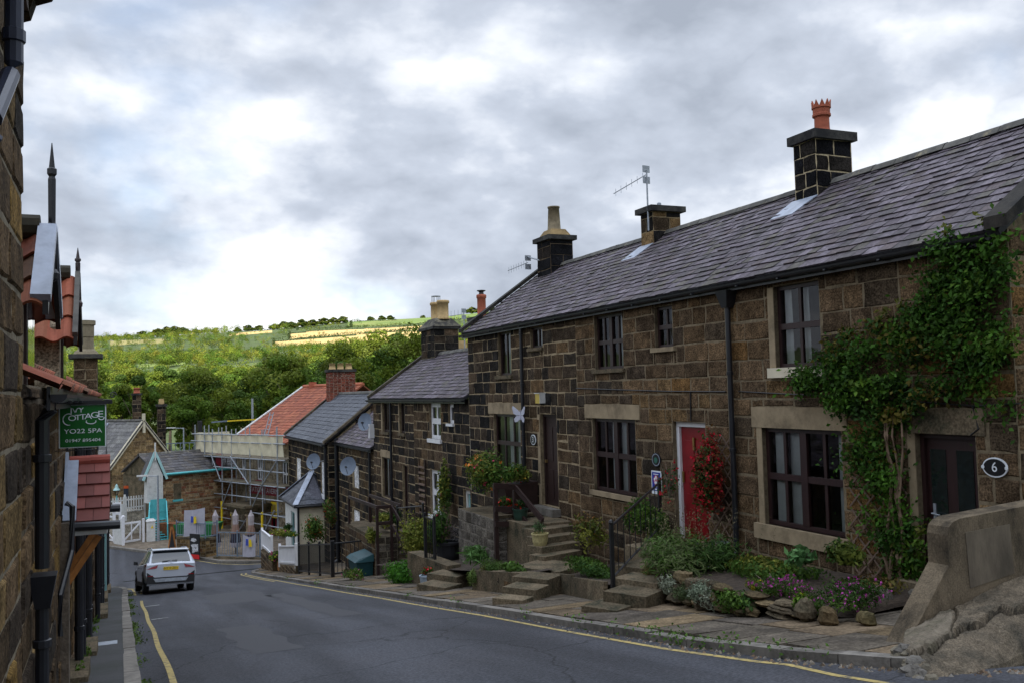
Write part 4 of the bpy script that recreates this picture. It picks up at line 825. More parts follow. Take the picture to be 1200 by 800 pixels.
# ---------------------------------------------------------------- trees
GREENS = np.array([(.080, .135, .018), (.06, .11, .016), (.115, .16, .02), (.05, .09, .018), (.135, .165, .03), (.09, .12, .014)])
def crown_points(n_blob, rx, rz, n, seed, zc):
    g = np.random.default_rng(seed); P = []; Cc = []; Nn = []
    for b in range(n_blob):
        d = g.normal(size=3); d /= np.linalg.norm(d); d[2] = d[2] * .9 + .12; f = g.uniform(.45, .85)
        c = np.array([d[0] * rx * f, d[1] * rx * f, zc + d[2] * rz * f]); r = g.uniform(.26, .42) * rx; m = n // n_blob
        v = g.normal(size=(m, 3)); v /= np.linalg.norm(v, axis=1)[:, None]; v[:, 2] = np.abs(v[:, 2]) * g.choice([1, 1, 1, -.6], m)
        rad = r * g.uniform(.72, 1.12, m)[:, None] * np.array([1, 1, .8]); P.append(c + v * rad); Nn.append(v)
        col = GREENS[g.integers(len(GREENS))] * g.uniform(.8, 1.2) * np.array([1, 1, 1]); Cc.append(np.tile(col, (m, 1)) * g.uniform(.75, 1.3, (m, 1)))
    return np.concatenate(P), np.concatenate(Cc), np.concatenate(Nn)
protos = []
for s in range(6):
    H = 12.0; rx, rz = [(3.6, 4.6), (3.0, 5.2), (4.2, 4.4), (2.5, 5.3), (3.4, 5.0), (3.9, 4.8)][s]
    P, Cc, Nn = crown_points([26, 24, 30, 22, 28, 30][s], rx, rz, 9000, 100 + s, H - rz * .95)
    lf = leaves('crown', P, NR.uniform(.20, .42, len(P)), Cc, nrm=Nn, aspect=.7)
    mb = MB(); mb.tube([(0, 0, -.5), (.05, 0, 2), (.1, .08, 4.5), (0, .1, 8)], [.28, .2, .15, .04], 8)
    for k in range(5):
        a = k * 1.3 + s; mb.tube([(.08, .05, 3 + k * .7), (math.cos(a) * rx * .4, math.sin(a) * rx * .4, 5.2 + k * .7), (math.cos(a) * rx * .7, math.sin(a) * rx * .7, 6.5 + k * .8)], [.09, .06, .02], 5)
    tr = mb.build('trunk', mBARK, None); protos.append((lf, tr))
KIND = ['broad rounded', 'upright oval', 'wide spreading', 'slim pale drooping', 'full rounded', 'broad dense']
CAMYAW = math.radians(23.1); placed = []
def add_tree(x, y, h, s, rot, label, group):
    e = T('broadleaf_tree', label, 'tree', (x, y, ground_z(x, y)), group); e.rotation_euler = (0, 0, rot)
    k = h / 12
    for o in protos[s]:
        c = o.copy(); C.objects.link(c); c.parent = e; c.location = (0, 0, 0); c.scale = (k * R.uniform(.9, 1.15), k * R.uniform(.9, 1.15), k)
    return e
spec = []; rr = random.Random(44); tries = 0
while len(spec) < 92 and tries < 9000:
    tries += 1; az = rr.uniform(-4, 23.5); d = 92 + 235 * rr.random() ** 1.25; x, y = pol(az, d)
    if any((x - a) ** 2 + (y - b) ** 2 < (5.0 if d < 170 else 6.5) ** 2 for a, b, *_ in spec): continue
    if d < 110 and az > 14: continue
    top = float(np.interp(az, [-4, 2, 6, 10, 13, 16, 20, 24], [4.0, 4.5, 4.6, 5.6, 9.0, 11, 11, 9])) * (d / 190) ** .75; h = max(8, min(19, top + 8.6 + rr.uniform(-2.5, 1.2)))
    spec.append((x, y, h, rr.randrange(6), rr.uniform(0, 6.28), az, d))
spec.sort(key=lambda t: t[6])
adj = ['low', 'tall']; where = lambda az: 'behind the station gable' if az < 3 else 'behind the goods shed roof' if az < 7 else 'behind the scaffolded pub' if az < 12.5 else 'behind the porch house chimney' if az < 17 else 'behind the blackened cottages'
cnt = {}
for (x, y, h, s, rot, az, d) in spec:
    dist = 'in the front row' if d < 125 else 'in the middle of the wood' if d < 210 else 'at the back of the wood'
    lb = f"{KIND[s]} green tree {dist} {where(az)}"; add_tree(x, y, h, s, rot, lb, f"trees {dist} {where(az)}")
for lf, tr in protos:
    for o in (lf, tr): bpy.data.objects.remove(o)
# far hillside wood: one mass
g = np.random.default_rng(5); TP = []; TS = []; TN = []; TC = []
n_t = 0; wood_mask = []
for i in range(9000):
    az = g.uniform(-6, 26); d = 350 + 960 * g.random() ** .8; x, y = pol(az, d)
    fl_ = field_at(x, y)
    if fl_ == 2: continue
    if fl_ in (1, 3, 4) and g.random() > (.05 if fl_ == 1 else .10): continue
    if d > 1080 and az > 6 and g.random() > .12: continue
    if d > 1180 and g.random() > (.55 if az < 3 else .25): continue
    if g.random() > (.72 if d < 700 else .52): continue
    z = ground_z(x, y); h = g.uniform(4, 8.5) * (.62 if 760 < d < 1080 and az > 7 else 1); r = h * g.uniform(.34, .5); m = 200 if d < 700 else 110
    base = GREENS[g.integers(len(GREENS))] * g.uniform(.6, 1.5) * np.array([g.uniform(.9, 1.25), 1, .9]); v = g.normal(size=(m, 3)); v /= np.linalg.norm(v, axis=1)[:, None]; v[:, 2] = np.abs(v[:, 2]) * np.where(g.random(m) < .25, -.7, 1)
    cl = g.normal(size=(5, 3)) * .45; w = cl[g.integers(5, size=m)]; p = np.array([x, y, z + h * .55]) + (v * .62 + w) * np.array([r, r, h * .45]) * g.uniform(.85, 1.1, (m, 1))
    TP.append(p); TN.append(v); TS.append(np.full(m, r * .24) * g.uniform(.7, 1.2, m)); TC.append(np.tile(base, (m, 1)) * g.uniform(.85, 1.15, (m, 1)))
tag(leaves('wood', np.concatenate(TP), np.concatenate(TS), np.concatenate(TC), nrm=np.concatenate(TN), aspect=.9), 'mixed green wood covering the far hillside below the fields', 'wood', kind='stuff')
# hedgerows and skyline trees
TP = []; TS = []; TC = []; TN = []
def hedge(p, q, h=2.2, dens=1.2):
    L = math.dist(p, q); m = int(L * dens * 9); t = g.random(m); x = p[0] + (q[0] - p[0]) * t + g.normal(size=m) * .8; y = p[1] + (q[1] - p[1]) * t + g.normal(size=m) * .8
    hh = h * (1 + .5 * np.sin(t * L * .15) + .4 * np.sin(t * L * .047 + 1)); z = np.array([ground_z(a, b) for a, b in zip(x, y)]) + g.random(m) * hh
    TP.append(np.stack([x, y, z], 1)); TS.append(np.full(m, 1.0)); TC.append(np.tile(np.array([.035, .055, .02]), (m, 1)) * g.uniform(.7, 1.4, (m, 1))); TN.append(g.normal(size=(m, 3)))
for P, k in FIELDS[:4]:
    for i in range(len(P)): hedge(P[i], P[(i + 1) % len(P)], 2.0 if k == 2 else 1.5, .5)
hedge(pol(-3, 1215), pol(9, 1230), 5, .8); hedge(pol(13, 1250), pol(16, 1180), 1.5, .6); hedge(pol(8.5, 968), pol(18.5, 992), 2.4, .6)
tag(leaves('hedgerow', np.concatenate(TP), np.concatenate(TS), np.concatenate(TC), nrm=np.concatenate(TN), aspect=.9), 'dark hedgerows between the straw and green fields near the skyline', 'hedge', kind='stuff')
P, Cc, Nn = crown_points(18, 3.8, 3.9, 900, 900, 5.0); dark = leaves('crown', P, NR.uniform(.9, 1.6, len(P)), Cc * .55, nrm=Nn, aspect=.8)
mb = MB(); mb.tube([(0, 0, -1), (0, 0, 5)], [.4, .2], 6); dtr = mb.build('trunk', mBARK)
sk = [(-.9, 1235, 9), (-.2, 1240, 10), (.5, 1230, 9), (1.2, 1240, 12), (2.0, 1230, 14), (2.5, 1240, 16), (3.0, 1235, 16), (3.5, 1240, 13), (6.5, 1240, 9), (7.1, 1250, 12), (7.7, 1245, 10), (8.6, 1225, 11), (9.2, 1230, 14), (9.7, 1220, 12), (10.3, 1230, 14), (10.9, 1225, 12), (11.5, 1225, 13), (12.1, 1230, 12), (12.7, 1220, 13), (14.4, 1255, 8), (15.1, 1260, 9), (15.6, 1262, 9), (17.6, 1262, 6), (20.6, 1262, 13), (21.1, 1262, 11), (22, 1262, 9), (4.2, 1240, 9), (5.2, 1240, 8)]
for i, (az, d, h) in enumerate(sk):
    x, y = pol(az, d); e = T('skyline_tree', 'dark rounded tree standing on the distant skyline', 'tree', (x, y, ground_z(x, y)), 'trees on the skyline'); e.location.z -= h * .25; e.rotation_euler = (0, 0, i)
    for o in (dark, dtr): c = o.copy(); C.objects.link(c); c.parent = e; c.location = (0, 0, 0); c.scale = (h / 9.5 * 1.5,) * 2 + (h / 9.5,)
bpy.data.objects.remove(dark); bpy.data.objects.remove(dtr)
# ================================================================ pub, scaffolding, station, crossing
GZ = -8.12
PB = F((6.8, 61.5), (.36, -.933, 0), (-.933, -.36, 0)); mMAR = M('maroon paint', (.26, .014, .03), .45, .15, 5, attr=False)
pub = T('pub', 'pale stone pub with an orange tiled roof and a maroon STATION TAVERN sign', 'pub', (6.8, 61.5, GZ))
holes = [(.75, -5.1, 1.35, -3.75), (2.7, -5.1, 3.3, -3.75), (5.7, -5.35, 6.4, -3.85), (1.1, -8.1, 1.8, -6.6), (4.3, -8.15, 5.3, -6.2)]
facade('wall', PB, 0, 8, -9.2, -2.85, holes, [(-.1, -5.35, 0, -5.1)], pal=PAL_PALE, parent=pub, seed=301, mort=(.36, .3, .21), gap=.006, blen=(.5, .9), proud=(.002, .006))
for h in holes[:3]: win(pub, PB, h, 2, 2, mat=mWHITE, t=.09, sill=(h[0] - .08, h[1] - .12, h[2] + .08, h[1]), sillm=mMAR)
win(pub, PB, holes[3], 2, 2, mat=mMAR, t=.09); win(pub, PB, holes[4], 2, 2, mat=mMAR, t=.1)
u = PB.U; n = PB.N; e0 = PB.p(-.25, -2.75, .3); e1 = PB.p(6.75, -2.75, .3); up = -n * 5.5 + V((0, 0, 3.35))
mb = MB(); rr = random.Random(8); nn = (e1 - e0).cross(up); nn = nn if nn.z > 0 else -nn; nn.normalize(); mb.col = (.25, .06, .03); mb.prism([e0, e1, e1 + up, e0 + up], -nn * .08)
slates(mb, e0, e1, up, nn, .3, .28, [(.30, .085, .042), (.27, .075, .037), (.33, .105, .05), (.23, .065, .036)], rr)
q0, q1 = e0 + up - n * 5 + V((0, 0, -3.3)), e1 + up - n * 5 + V((0, 0, -3.3)); mb.prism([e0 + up + V((0, 0, .01)), q0, q1, e1 + up + V((0, 0, .01))], V((0, 0, -.08)))
rf = mb.build('roof', M('new clay roof tile', (1, 1, 1), .8, .15, 5), pub)
mb = MB()
for i in range(18): a = e0 + up * (i / 18); b = e0 + up * ((i + .93) / 18); mb.bar(a + nn * .05, b + nn * .05, .2, .06)
mb.build('white_verge', mWHT2, rf)
mb = MB(); mb.col = (.4, .12, .06); mb.tube([e0 + up + V((0, 0, .02)), e1 + up + V((0, 0, .02))], .12, 8); mb.build('ridge_tile', mTILER, rf)
gl = F(PB.p(-.002, 0)[:2], -n, -u); mb = MB(); mb.col = (.5, .42, .3); mb.prism([PB.p(.05, -9.2, -.03), PB.p(.05, -2.9, -.03), PB.p(.05, .4, -5.2), PB.p(.05, -2.9, -10.4), PB.p(.05, -9.2, -10.4)], u * .15); mb.build('gable_wall', mSTONE, pub)
mb = MB(); mb.tube([PB.p(.9, -1.2, -5.2) + V((0, 0, 0)), PB.p(.9, .9, -5.2)], [.3, .26], 8); mb.build('chimney_pot', mTERRA, pub)
mb = MB(); PB.box(mb, 1.84, -5.98 + .02, 5.24, -5.42, .0, .05); mb.build('name_board', mMAR, pub)
pub_sign = ('name_text', 'STATION TAVERN')
put_text(*pub_sign, PB, 3.54, -5.71, .054, .44, mSWH, pub)
mb = MB(); PB.box(mb, 2.2, -6.75, 4.6, -6.55, .0, 1.75); PB.box(mb, 2.1, -6.55, 4.7, -6.40, .0, 1.9); PB.box(mb, 2.3, -6.95, 4.5, -6.75, .0, 1.6); mb.build('porch_hood', mSTEP, pub, bevel=.03)
for a in (2.45, 4.3):
    mb = MB(); mb.lathe(PB.p(a, GZ, 1.4), [(.26, 0), (.26, .15), (.2, .2), (.18, 1.05), (.24, 1.1), (.24, 1.2)], 12); mb.build('porch_column', mDRESS, pub, smooth=False)
mb = MB(); PB.box(mb, 4.55, -7.25, 5.3, -6.3, .06, .10); y_ = mb.build('yellow_frame', mYEL, pub); mb = MB(); PB.box(mb, 4.72, -7.1, 5.13, -6.45, .101, .105); mb.build('notice', M('faded notice', (.3, .22, .05), .7, .3, 6, attr=False), y_)
for a, b in ((.6, 1.5), (2.55, 3.45), (5.6, 6.5)):
    mb = MB(); PB.box(mb, a, -5.36, b, -5.25, .0, .12); mb.build('flower_ledge', M('plum paint', (.10, .015, .06), .5, .2, 5, attr=False), pub)
mb = MB(); PB.box(mb, -.75, -4.85, -.05, -3.55, .9, .98); tag(mb.build('inn_sign', mMAR), 'square maroon inn sign fixed on the scaffolding beside the goods shed roof', 'sign')
# scaffolding
sc = T('scaffolding', 'steel tube scaffolding with board lifts and cream sheeting wrapped round the pub front', 'scaffolding', PB.p(0, GZ, 1.2))
rr = random.Random(17)
def pole(a, b, r=.036, name='pole'):
    mb = MB(); mb.tube([a, b], r, 6); return mb.build(name, mGALV, sc)
for off in (.35, 1.3):
    for uu in (-2.95, -1.6, -.55, .75, 2.0, 4.3, 5.75, 7.5):
        pole(PB.p(uu, GZ - .3, off), PB.p(uu + rr.uniform(-.03, .03), -1.85 + rr.uniform(-.15, .15), off), name='standard')
for z in (-2.3, -2.75, -3.7, -4.3, -5.2, -6.0, -6.85, -7.4):
    pole(PB.p(-3.3 + rr.uniform(-.2, .2), z, 1.34), PB.p(8.4, z + rr.uniform(-.08, .08), 1.34), name='ledger')
    if z in (-3.7, -5.2): pole(PB.p(-3.2, z, .4), PB.p(8.3, z, .4), name='ledger')
for uu in (-2.95, -.55, 2.0, 4.3, 5.75, 7.5):
    for z in (-3.65, -5.15, -6.8): pole(PB.p(uu + .06, z, .1), PB.p(uu + .06, z, 1.6), .03, 'transom')
for (a, za, b, zb) in ((.75, -6.8, 2.0, -5.2), (2.0, -3.6, 4.3, -5.2), (5.75, -5.2, 4.3, -6.9), (5.75, -5.2, 7.5, -3.7), (-.55, -3.6, .75, -5.2), (4.3, -6.9, 2.9, -8.1), (5.8, -8.1, 7.2, -6.5)): pole(PB.p(a, za, 1.38), PB.p(b, zb, 1.38), name='brace')
for z in (-3.62, -5.12):
    for k in range(4):
        mb = MB(); PB.box(mb, -3.1, z, 8.3, z + .04, .4 + k * .24, .62 + k * .24); mb.build('scaffold_board', mBOARD, sc)
mb = MB(); rows = []
for z, am in ((-2.25, .05), (-2.7, .1), (-3.2, .06), (-3.45, .03)): rows.append([PB.p(-3.0 + 11.2 * i / 60, z + .07 * math.sin(i * .33) * (z > -2.4), 1.28 + am * math.sin(i * .9 + z)) for i in range(61)])
mb.grid(rows); mb.grid([[PB.p(-2.98, r_[0].z, 1.28) if j == 0 else PB.p(-2.98, r_[0].z, 1.28 - 1.2 * j) for j in range(3)] for r_ in rows]); mb.build('sheeting', mNET, sc, smooth=True)
mb = MB()
for k in (-.2, .2): mb.tube([PB.p(4.9 + k, -3.5, .9), PB.p(4.9 + k, -.95, .15)], .03, 6)
for k in range(9): t = k / 9 + .05; mb.tube([PB.p(4.7, -3.5 + 2.55 * t, .9 - .75 * t), PB.p(5.1, -3.5 + 2.55 * t, .9 - .75 * t)], .02, 5)
tag(mb.build('ladder', mGALV), 'aluminium roof ladder leaning against the orange tiles above the cream sheeting', 'ladder')
for k, (a, z0_, z1_) in enumerate(((-1.6, -8.1, -6.5), (.78, -8.1, -6.4), (2.02, -8.1, -6.6), (5.77, -8.2, -6.7))):
    mb = MB(); mb.tube([PB.p(a, z0_ + (.0 if k != 2 else .9), 1.36), PB.p(a, z1_, 1.36)], .07, 8); mb.build('yellow_sleeve', mYEL, sc)
cr_ = T('crane_arm', 'slim yellow and grey hoist arm on a post above the cream sheeting', 'hoist', (7, 66, -3)); mb = MB(); mb.tube([(8.2, 64, -3), (8.2, 64, -.1)], .07, 6); mb.build('post', mGALV, cr_); mb = MB(); mb.bar((6.6, 64.2, -1.55), (8.6, 63.9, -1.5), .06, .08); mb.build('jib', mYEL, cr_); mb = MB(); mb.bar((8.6, 63.9, -1.5), (9.7, 63.7, -1.48), .07, .09); mb.bar((5.6, 64.4, -1.6), (6.6, 64.2, -1.55), .07, .09); mb.build('jib_end', mGREYP, cr_)
# brick goods shed
SH = F((2.0, 59.6), (.9, .44, 0), (.44, -.9, 0))
sh = T('goods_shed', 'patched tan brick railway shed with a slate roof, pale blue gutter and small arched window', 'shed', (2, 59.6, GZ))
facade('wall', SH, .1, 6.0, -8.6, -4.5, [(1.1, -6.1, 1.6, -5.15)], pal=[((.36, .21, .11), 4), ((.44, .30, .165), 4), ((.28, .155, .085), 3), ((.34, .14, .08), 2), ((.48, .37, .24), 1)], parent=sh, seed=401, mort=(.36, .29, .2), course=(.13, .2), blen=(.28, .55), gap=.008)
win(sh, SH, (1.1, -6.1, 1.6, -5.15), 3, 3, mat=mWHITE, t=.05, sill=(1.02, -6.22, 1.68, -6.1), sillm=mTURQ)
mb = MB(); SH.box(mb, .1, -6.3, 6, -6.16, 0, .05); mb.build('string_course', mDRESS, sh)
mb = MB(); SH.box(mb, .12, -8.6, 6, -4.6, -4.4, -.02); mb.prism([SH.p(.05, -4.6, 0), SH.p(.05, -4.6, -4.2), SH.p(.05, -3.42, -2.0)], SH.U * .1); mb.build('shed_body', mSTEP, sh)
roof(sh, SH.p(-.1, -4.45, .25), SH.p(6.1, -4.45, .25), SH.p(-.1, -3.35, -2.0), SH.p(6.1, -3.35, -2.0), [(.09, .085, .09), (.07, .066, .068), (.105, .095, .09), (.08, .07, .062)], 402, rowh=.3, sw=.4)
mb = MB(); a, b = SH.p(-.15, -4.5, .32), SH.p(6.1, -4.5, .32); mb.tube([a, b], .07, 8); SH.box(mb, -.1, -4.62, 6, -4.5, .0, .06); mb.build('gutter', mTURQ, sh)
# signal cabin with turquoise stair
SC_ = F((1.35, 59.0), (.97, .24, 0), (.24, -.97, 0))
cab = T('signal_cabin', 'tiny white boarded cabin with a steep turquoise gable at the top of the turquoise stair', 'cabin', (1.8, 59.3, GZ))
mb = MB()
for k in range(8): SC_.box(mb, .12 + k * .115, -6.1, .225 + k * .115, -4.55, -.6, .02)
mb.prism([SC_.p(.1, -4.55, 0), SC_.p(1.05, -4.55, 0), SC_.p(.57, -3.35, 0)], -SC_.N * .6); mb.build('boarding', mWHT2, cab)
mb = MB(); mb.bar(SC_.p(-.12, -4.75, .08), SC_.p(.57, -3.1, .08), .06, .14); mb.bar(SC_.p(1.26, -4.75, .08), SC_.p(.57, -3.1, .08), .06, .14); mb.build('barge_board', M('pale turquoise paint', (.38, .62, .62), .5, .1, 4, attr=False), cab)
mb = MB(); SC_.box(mb, .53, -3.6, .61, -2.55, .06, .12); mb.build('finial', mWHT2, cab)
mb = MB(); mb.col = (.09, .085, .09); mb.prism([SC_.p(-.1, -4.75, .05), SC_.p(.57, -3.15, .05), SC_.p(.57, -3.15, -1), SC_.p(-.1, -4.75, -1)], V((0, 0, -.05))); mb.prism([SC_.p(1.24, -4.75, .05), SC_.p(.57, -3.15, .05), SC_.p(.57, -3.15, -1), SC_.p(1.24, -4.75, -1)], V((0, 0, -.05))); mb.build('roof', mSLATE, cab)
stt = T('stair', 'turquoise timber stair and boarded landing leading up to the signal cabin', 'stair', (1.2, 58.5, GZ))
mb = MB()
for k in range(8): SC_.box(mb, .15 + k * .11, -7.05, .255 + k * .11, -5.85, .55, .58)
SC_.box(mb, .1, -7.05, 1.08, -6.95, -.3, .6); SC_.box(mb, .1, -6.6, 1.1, -6.52, .58, .61); mb.build('landing', mTURQ, stt)
for k in range(9):
    mb = MB(); SC_.box(mb, -.25 + k * .045, -8.1 + k * .13, .75 + k * .03, -8.05 + k * .13, 1.5 - k * .11, 1.68 - k * .11); mb.build('tread', mTURQ, stt)
for uu, vv in ((-.3, .1), (.78, 1.05)):
    mb = MB(); mb.bar(SC_.p(uu, -8.15, 1.7), SC_.p(vv, -6.95, .6), .05, .2); mb.build('string', mTURQ, stt)
    mb = MB(); mb.bar(SC_.p(uu, -7.25, 1.75), SC_.p(vv, -6.0, .6), .06, .08); mb.bar(SC_.p(uu, -7.65, 1.75), SC_.p(vv, -6.45, .6), .04, .05)
    for t in (0, .33, .66, 1): p = SC_.p(uu + (vv - uu) * t, -8.2 + 1.2 * t, 1.72 - 1.12 * t); mb.bar(p, p + V((0, 0, 1.0)), .07, .07)
    mb.build('handrail', mTURQ, stt)
for uu in (.12, 1.05): mb = MB(); SC_.box(mb, uu, -8.3, uu + .09, -7.05, .5, .58); mb.build('post', mTURQ, stt)
# station house
SG = F((-.5, 68.5), (.8, .6, 0), (.6, -.8, 0))
st = T('station_house', 'tan stone station house with a white edged gable facing the street and slate roof', 'station', (1.5, 70, -7.4))
tp = lambda u: -4.2 + min(u, 4.9 - u) * 1.1
facade('gable_wall', SG, 0, 4.9, -8.8, -1.5, [(2.0, -5.1, 2.38, -3.75), (2.46, -5.1, 2.84, -3.75), (1.9, -7.1, 2.25, -5.95), (2.4, -7.1, 2.75, -5.95), (2.9, -7.1, 3.25, -5.95)], pal=[((.36, .245, .12), 4), ((.29, .195, .10), 3), ((.42, .295, .155), 2), ((.22, .15, .085), 2)], parent=st, seed=501, mort=(.30, .23, .14), course=(.16, .24), blen=(.3, .6), gap=.008, top=tp)
for h in [(2.0, -5.1, 2.38, -3.75), (2.46, -5.1, 2.84, -3.75), (1.9, -7.1, 2.25, -5.95), (2.4, -7.1, 2.75, -5.95), (2.9, -7.1, 3.25, -5.95)]: win(st, SG, h, 1, 2, mat=mWHITE if h[1] > -6 else mDRESS, t=.05)
mb = MB(); mb.col = (.9, .85, .7); mb.prism([SG.p(1.6, -5.75, 0), SG.p(3.5, -5.75, 0), SG.p(3.3, -5.4, 0), SG.p(1.9, -5.3, 0)], SG.N * .3); mb.build('window_hood', mSTEP, st, bevel=.03)
for s in (0, 1):
    a, b = (SG.p(-.3, -4.6, .12), SG.p(2.45, -1.5, .12)) if s == 0 else (SG.p(5.2, -4.6, .12), SG.p(2.45, -1.5, .12))
    mb = MB(); mb.bar(a, b, .1, .24); mb.build('barge_board', mCREAM, st)
mb = MB(); SG.box(mb, 2.36, -2.3, 2.54, -.95, .06, .2); mb.build('finial', mCREAM, st)
bk = -SG.N * 9
for s in (0, 1):
    e_ = SG.p(-.35, -4.55, .2) if s == 0 else SG.p(5.25, -4.55, .2); r_ = SG.p(2.45, -1.42, .2)
    roof(st, e_, e_ + bk, r_, r_ + bk, [(.15, .145, .14), (.13, .125, .125), (.17, .165, .155)], 505 + s, back=.05, rowh=.35, sw=.45, ridge=s == 0)
mb = MB(); mb.bar(SG.p(-.2, -4.25, -3.4), SG.p(2.2, -1.6, -3.4), .14, .06); mb.build('roof_pipe', mLEAD, st)
fw_ = F(SG.p(0, 0)[:2], -SG.N, -SG.U); facade('side_wall', fw_, 0, 9, -8.8, -4.4, pal=[((.2, .14, .07), 1), ((.13, .1, .055), 1)], parent=st, seed=511, mort=(.25, .2, .13))
c = chimney(st, .85, 1.45, 73, 73.6, -1.7, .35, cap=.15, over=.08, pal=PAL_DARK, seed=520); pot(c, (1.15, 73.3, .5), 'roll', .4, .22)
c = chimney(st, 2.6, 3.2, 74.5, 75.1, -3, -.55, cap=.2, over=.1, pal=PAL_DARK, seed=521); pot(c, (2.9, 74.8, -.35), 'square', .4, .2, mBUFF)
# crossing gates and things around
def wgate(o, P0_, P1_, h, label, boarded=False):
    g_ = T('crossing_gate', label, 'gate', P0_); a, b = V(P0_), V(P1_); d = b - a; z = V((0, 0, 1)); L_ = d.length
    mb = MB()
    if boarded:
        n_ = d.normalized().cross(z); m = 7
        for k in range(m): p = a + d * (k / m); q = a + d * ((k + .94) / m); mb.prism([p, q, q + z * h, p + z * h], n_ * .04)
        mb.build('board_panel', mWHT2, g_)
    else:
        for hh in (.12, h - .06): mb.bar(a + z * hh, b + z * hh, .06, .1)
        for t in (0, .5, 1): p = a + d * t; mb.bar(p + z * .07, p + z * h, .07, .08)
        mb.bar(a + z * .12, b + z * (h - .1), .05, .08); mb.build('gate_frame', mWHITE, g_)
    mb = MB(); mb.bar(a, a + z * (h + .25), .16, .16); mb.lathe(a + z * (h + .25), [(.11, 0), (.09, .06), (.0, .1)], 8); mb.build('post', mWHITE, g_)
    return g_
wgate(0, (.15, 56.6, GZ), (-.35, 57.6, GZ), 1.35, 'solid boarded white crossing gate standing half open', True)
wgate(0, (.12, 57.2, GZ), (1.05, 57.7, GZ), 1.2, 'white braced crossing gate beside the white control box')
wgate(0, (-.32, 58.2, GZ), (-1.6, 60.5, GZ), 1.5, 'white braced crossing gate partly hidden by the canopy')
mb = MB(); mb.box((-.42, 58.6, GZ), (-.28, 58.74, -5.9)); mb.box((-.08, 58.6, GZ), (.06, 58.74, -5.9))
for z in (-7.2, -6.6, -6.0): mb.box((-.28, 58.62, z), (-.08, 58.72, z + .12))
tag(mb.build('crossing_post', mWHITE), 'tall white timber twin post by the crossing gates', 'post')
bx = T('control_box', 'white crossing control box with a yellow warning label', 'box', (1.6, 57.3, GZ)); mb = MB(); mb.box((1.38, 57.2, GZ), (1.85, 57.6, -6.95)); mb.hexa([(1.34, 57.16, -6.95), (1.89, 57.16, -6.95), (1.89, 57.64, -6.95), (1.34, 57.64, -6.95), (1.45, 57.25, -6.83), (1.78, 57.25, -6.83), (1.78, 57.55, -6.83), (1.45, 57.55, -6.83)]); mb.build('cabinet', mWHT2, bx, bevel=.02)
mb = MB(); mb.q((1.6, 57.19, -7.35), (1.76, 57.19, -7.35), (1.68, 57.19, -7.15)); mb.build('warning_label', mYEL, bx)
mb = MB(); mb.tube([(1.22, 57.25, GZ), (1.22, 57.25, -6.75)], .07, 8); mb.build('post', mWHITE, bx)
pf = T('picket_fence', 'white picket fence climbing the station platform ramp', 'fence', (0, 61, -7))
pz_ = lambda x: -6.93 + (x + .9) * .05 + .25
a = SG
mb = MB()
k = -1.6
while k < 1.45: z = pz_(k) - .12; mb.hexa([(k, 61, z), (k + .075, 61, z), (k + .075, 61.03, z), (k, 61.03, z), (k, 61, z + .92), (k + .075, 61, z + .92), (k + .075, 61.03, z + .92), (k, 61.03, z + .92)]); k += .145
mb.build('pickets', mWHT2, pf); mb = MB()
for hh in (.12, .6): mb.bar((-1.6, 61.05, pz_(-1.6) + hh), (1.45, 61.05, pz_(1.45) + hh), .04, .08)
mb.build('rails', mWHT2, pf)
for x in (-.9, .25, 1.4): mb = MB(); mb.box((x - .06, 61.04, pz_(x) - .6), (x + .06, 61.16, pz_(x) + .92)); mb.build('post', mWHT2, pf)
mb = MB(); mb.col = (.6, .55, .45); mb.hexa([(-3, 61.2, -8.4), (1.5, 61.2, -8.4), (1.5, 64, -8.4), (-3, 64, -8.4), (-3, 61.2, pz_(-3) - .12), (1.5, 61.2, pz_(1.5) - .12), (1.5, 64, pz_(1.5) - .12), (-3, 64, pz_(-3) - .12)]); ST(mb.build('platform', mSTONE))
pb = T('poster_board', 'dark poster board with orange heading behind the picket fence', 'sign', (.5, 63, -7)); mb = MB(); mb.box((.2, 63, -6.55), (.72, 63.05, -5.35)); mb.build('board', M('slate blue board', (.02, .03, .05), .5, .2, 4, attr=False), pb); mOR = M('orange heading', (.62, .10, .02), .5, .1, 5, attr=False)
mb = MB(); mb.box((.2, 62.985, -5.5), (.72, 62.998, -5.33)); mb.box((.35, 62.985, -6.25), (.58, 62.998, -6.15)); mb.build('heading', mOR, pb); mb = MB(); mb.box((.24, 63.06, -7.2), (.3, 63.12, -5.4)); mb.box((.62, 63.06, -7.2), (.68, 63.12, -5.4)); mb.build('legs', mBLACK, pb)
lp = T('platform_lamp', 'old platform lamp with a pale turquoise hood and lantern', 'lamp', (-.2, 63, -7)); mb = MB(); mb.tube([(-.2, 63, -7.2), (-.2, 63, -5.9)], .04, 8); mb.build('post', mTURQ, lp); mb = MB(); mb.lathe((-.2, 63, -5.9), [(.06, 0), (.15, .3), (.15, .32)], 6); mb.build('lantern', mGLASS, lp); mb = MB(); mb.lathe((-.2, 63, -5.57), [(.22, 0), (.12, .14), (.08, .3), (.02, .38)], 10); mb.build('hood', M('pale turquoise enamel', (.4, .62, .6), .4, .1, 4, attr=False), lp)
mb = MB(); SC_.box(mb, -.9, -7.25, -.55, -6.2, -1.9, -1.85); tag(mb.build('notice_stand', mWHT2), 'small white notice stand on the platform beside the poster board', 'notice')
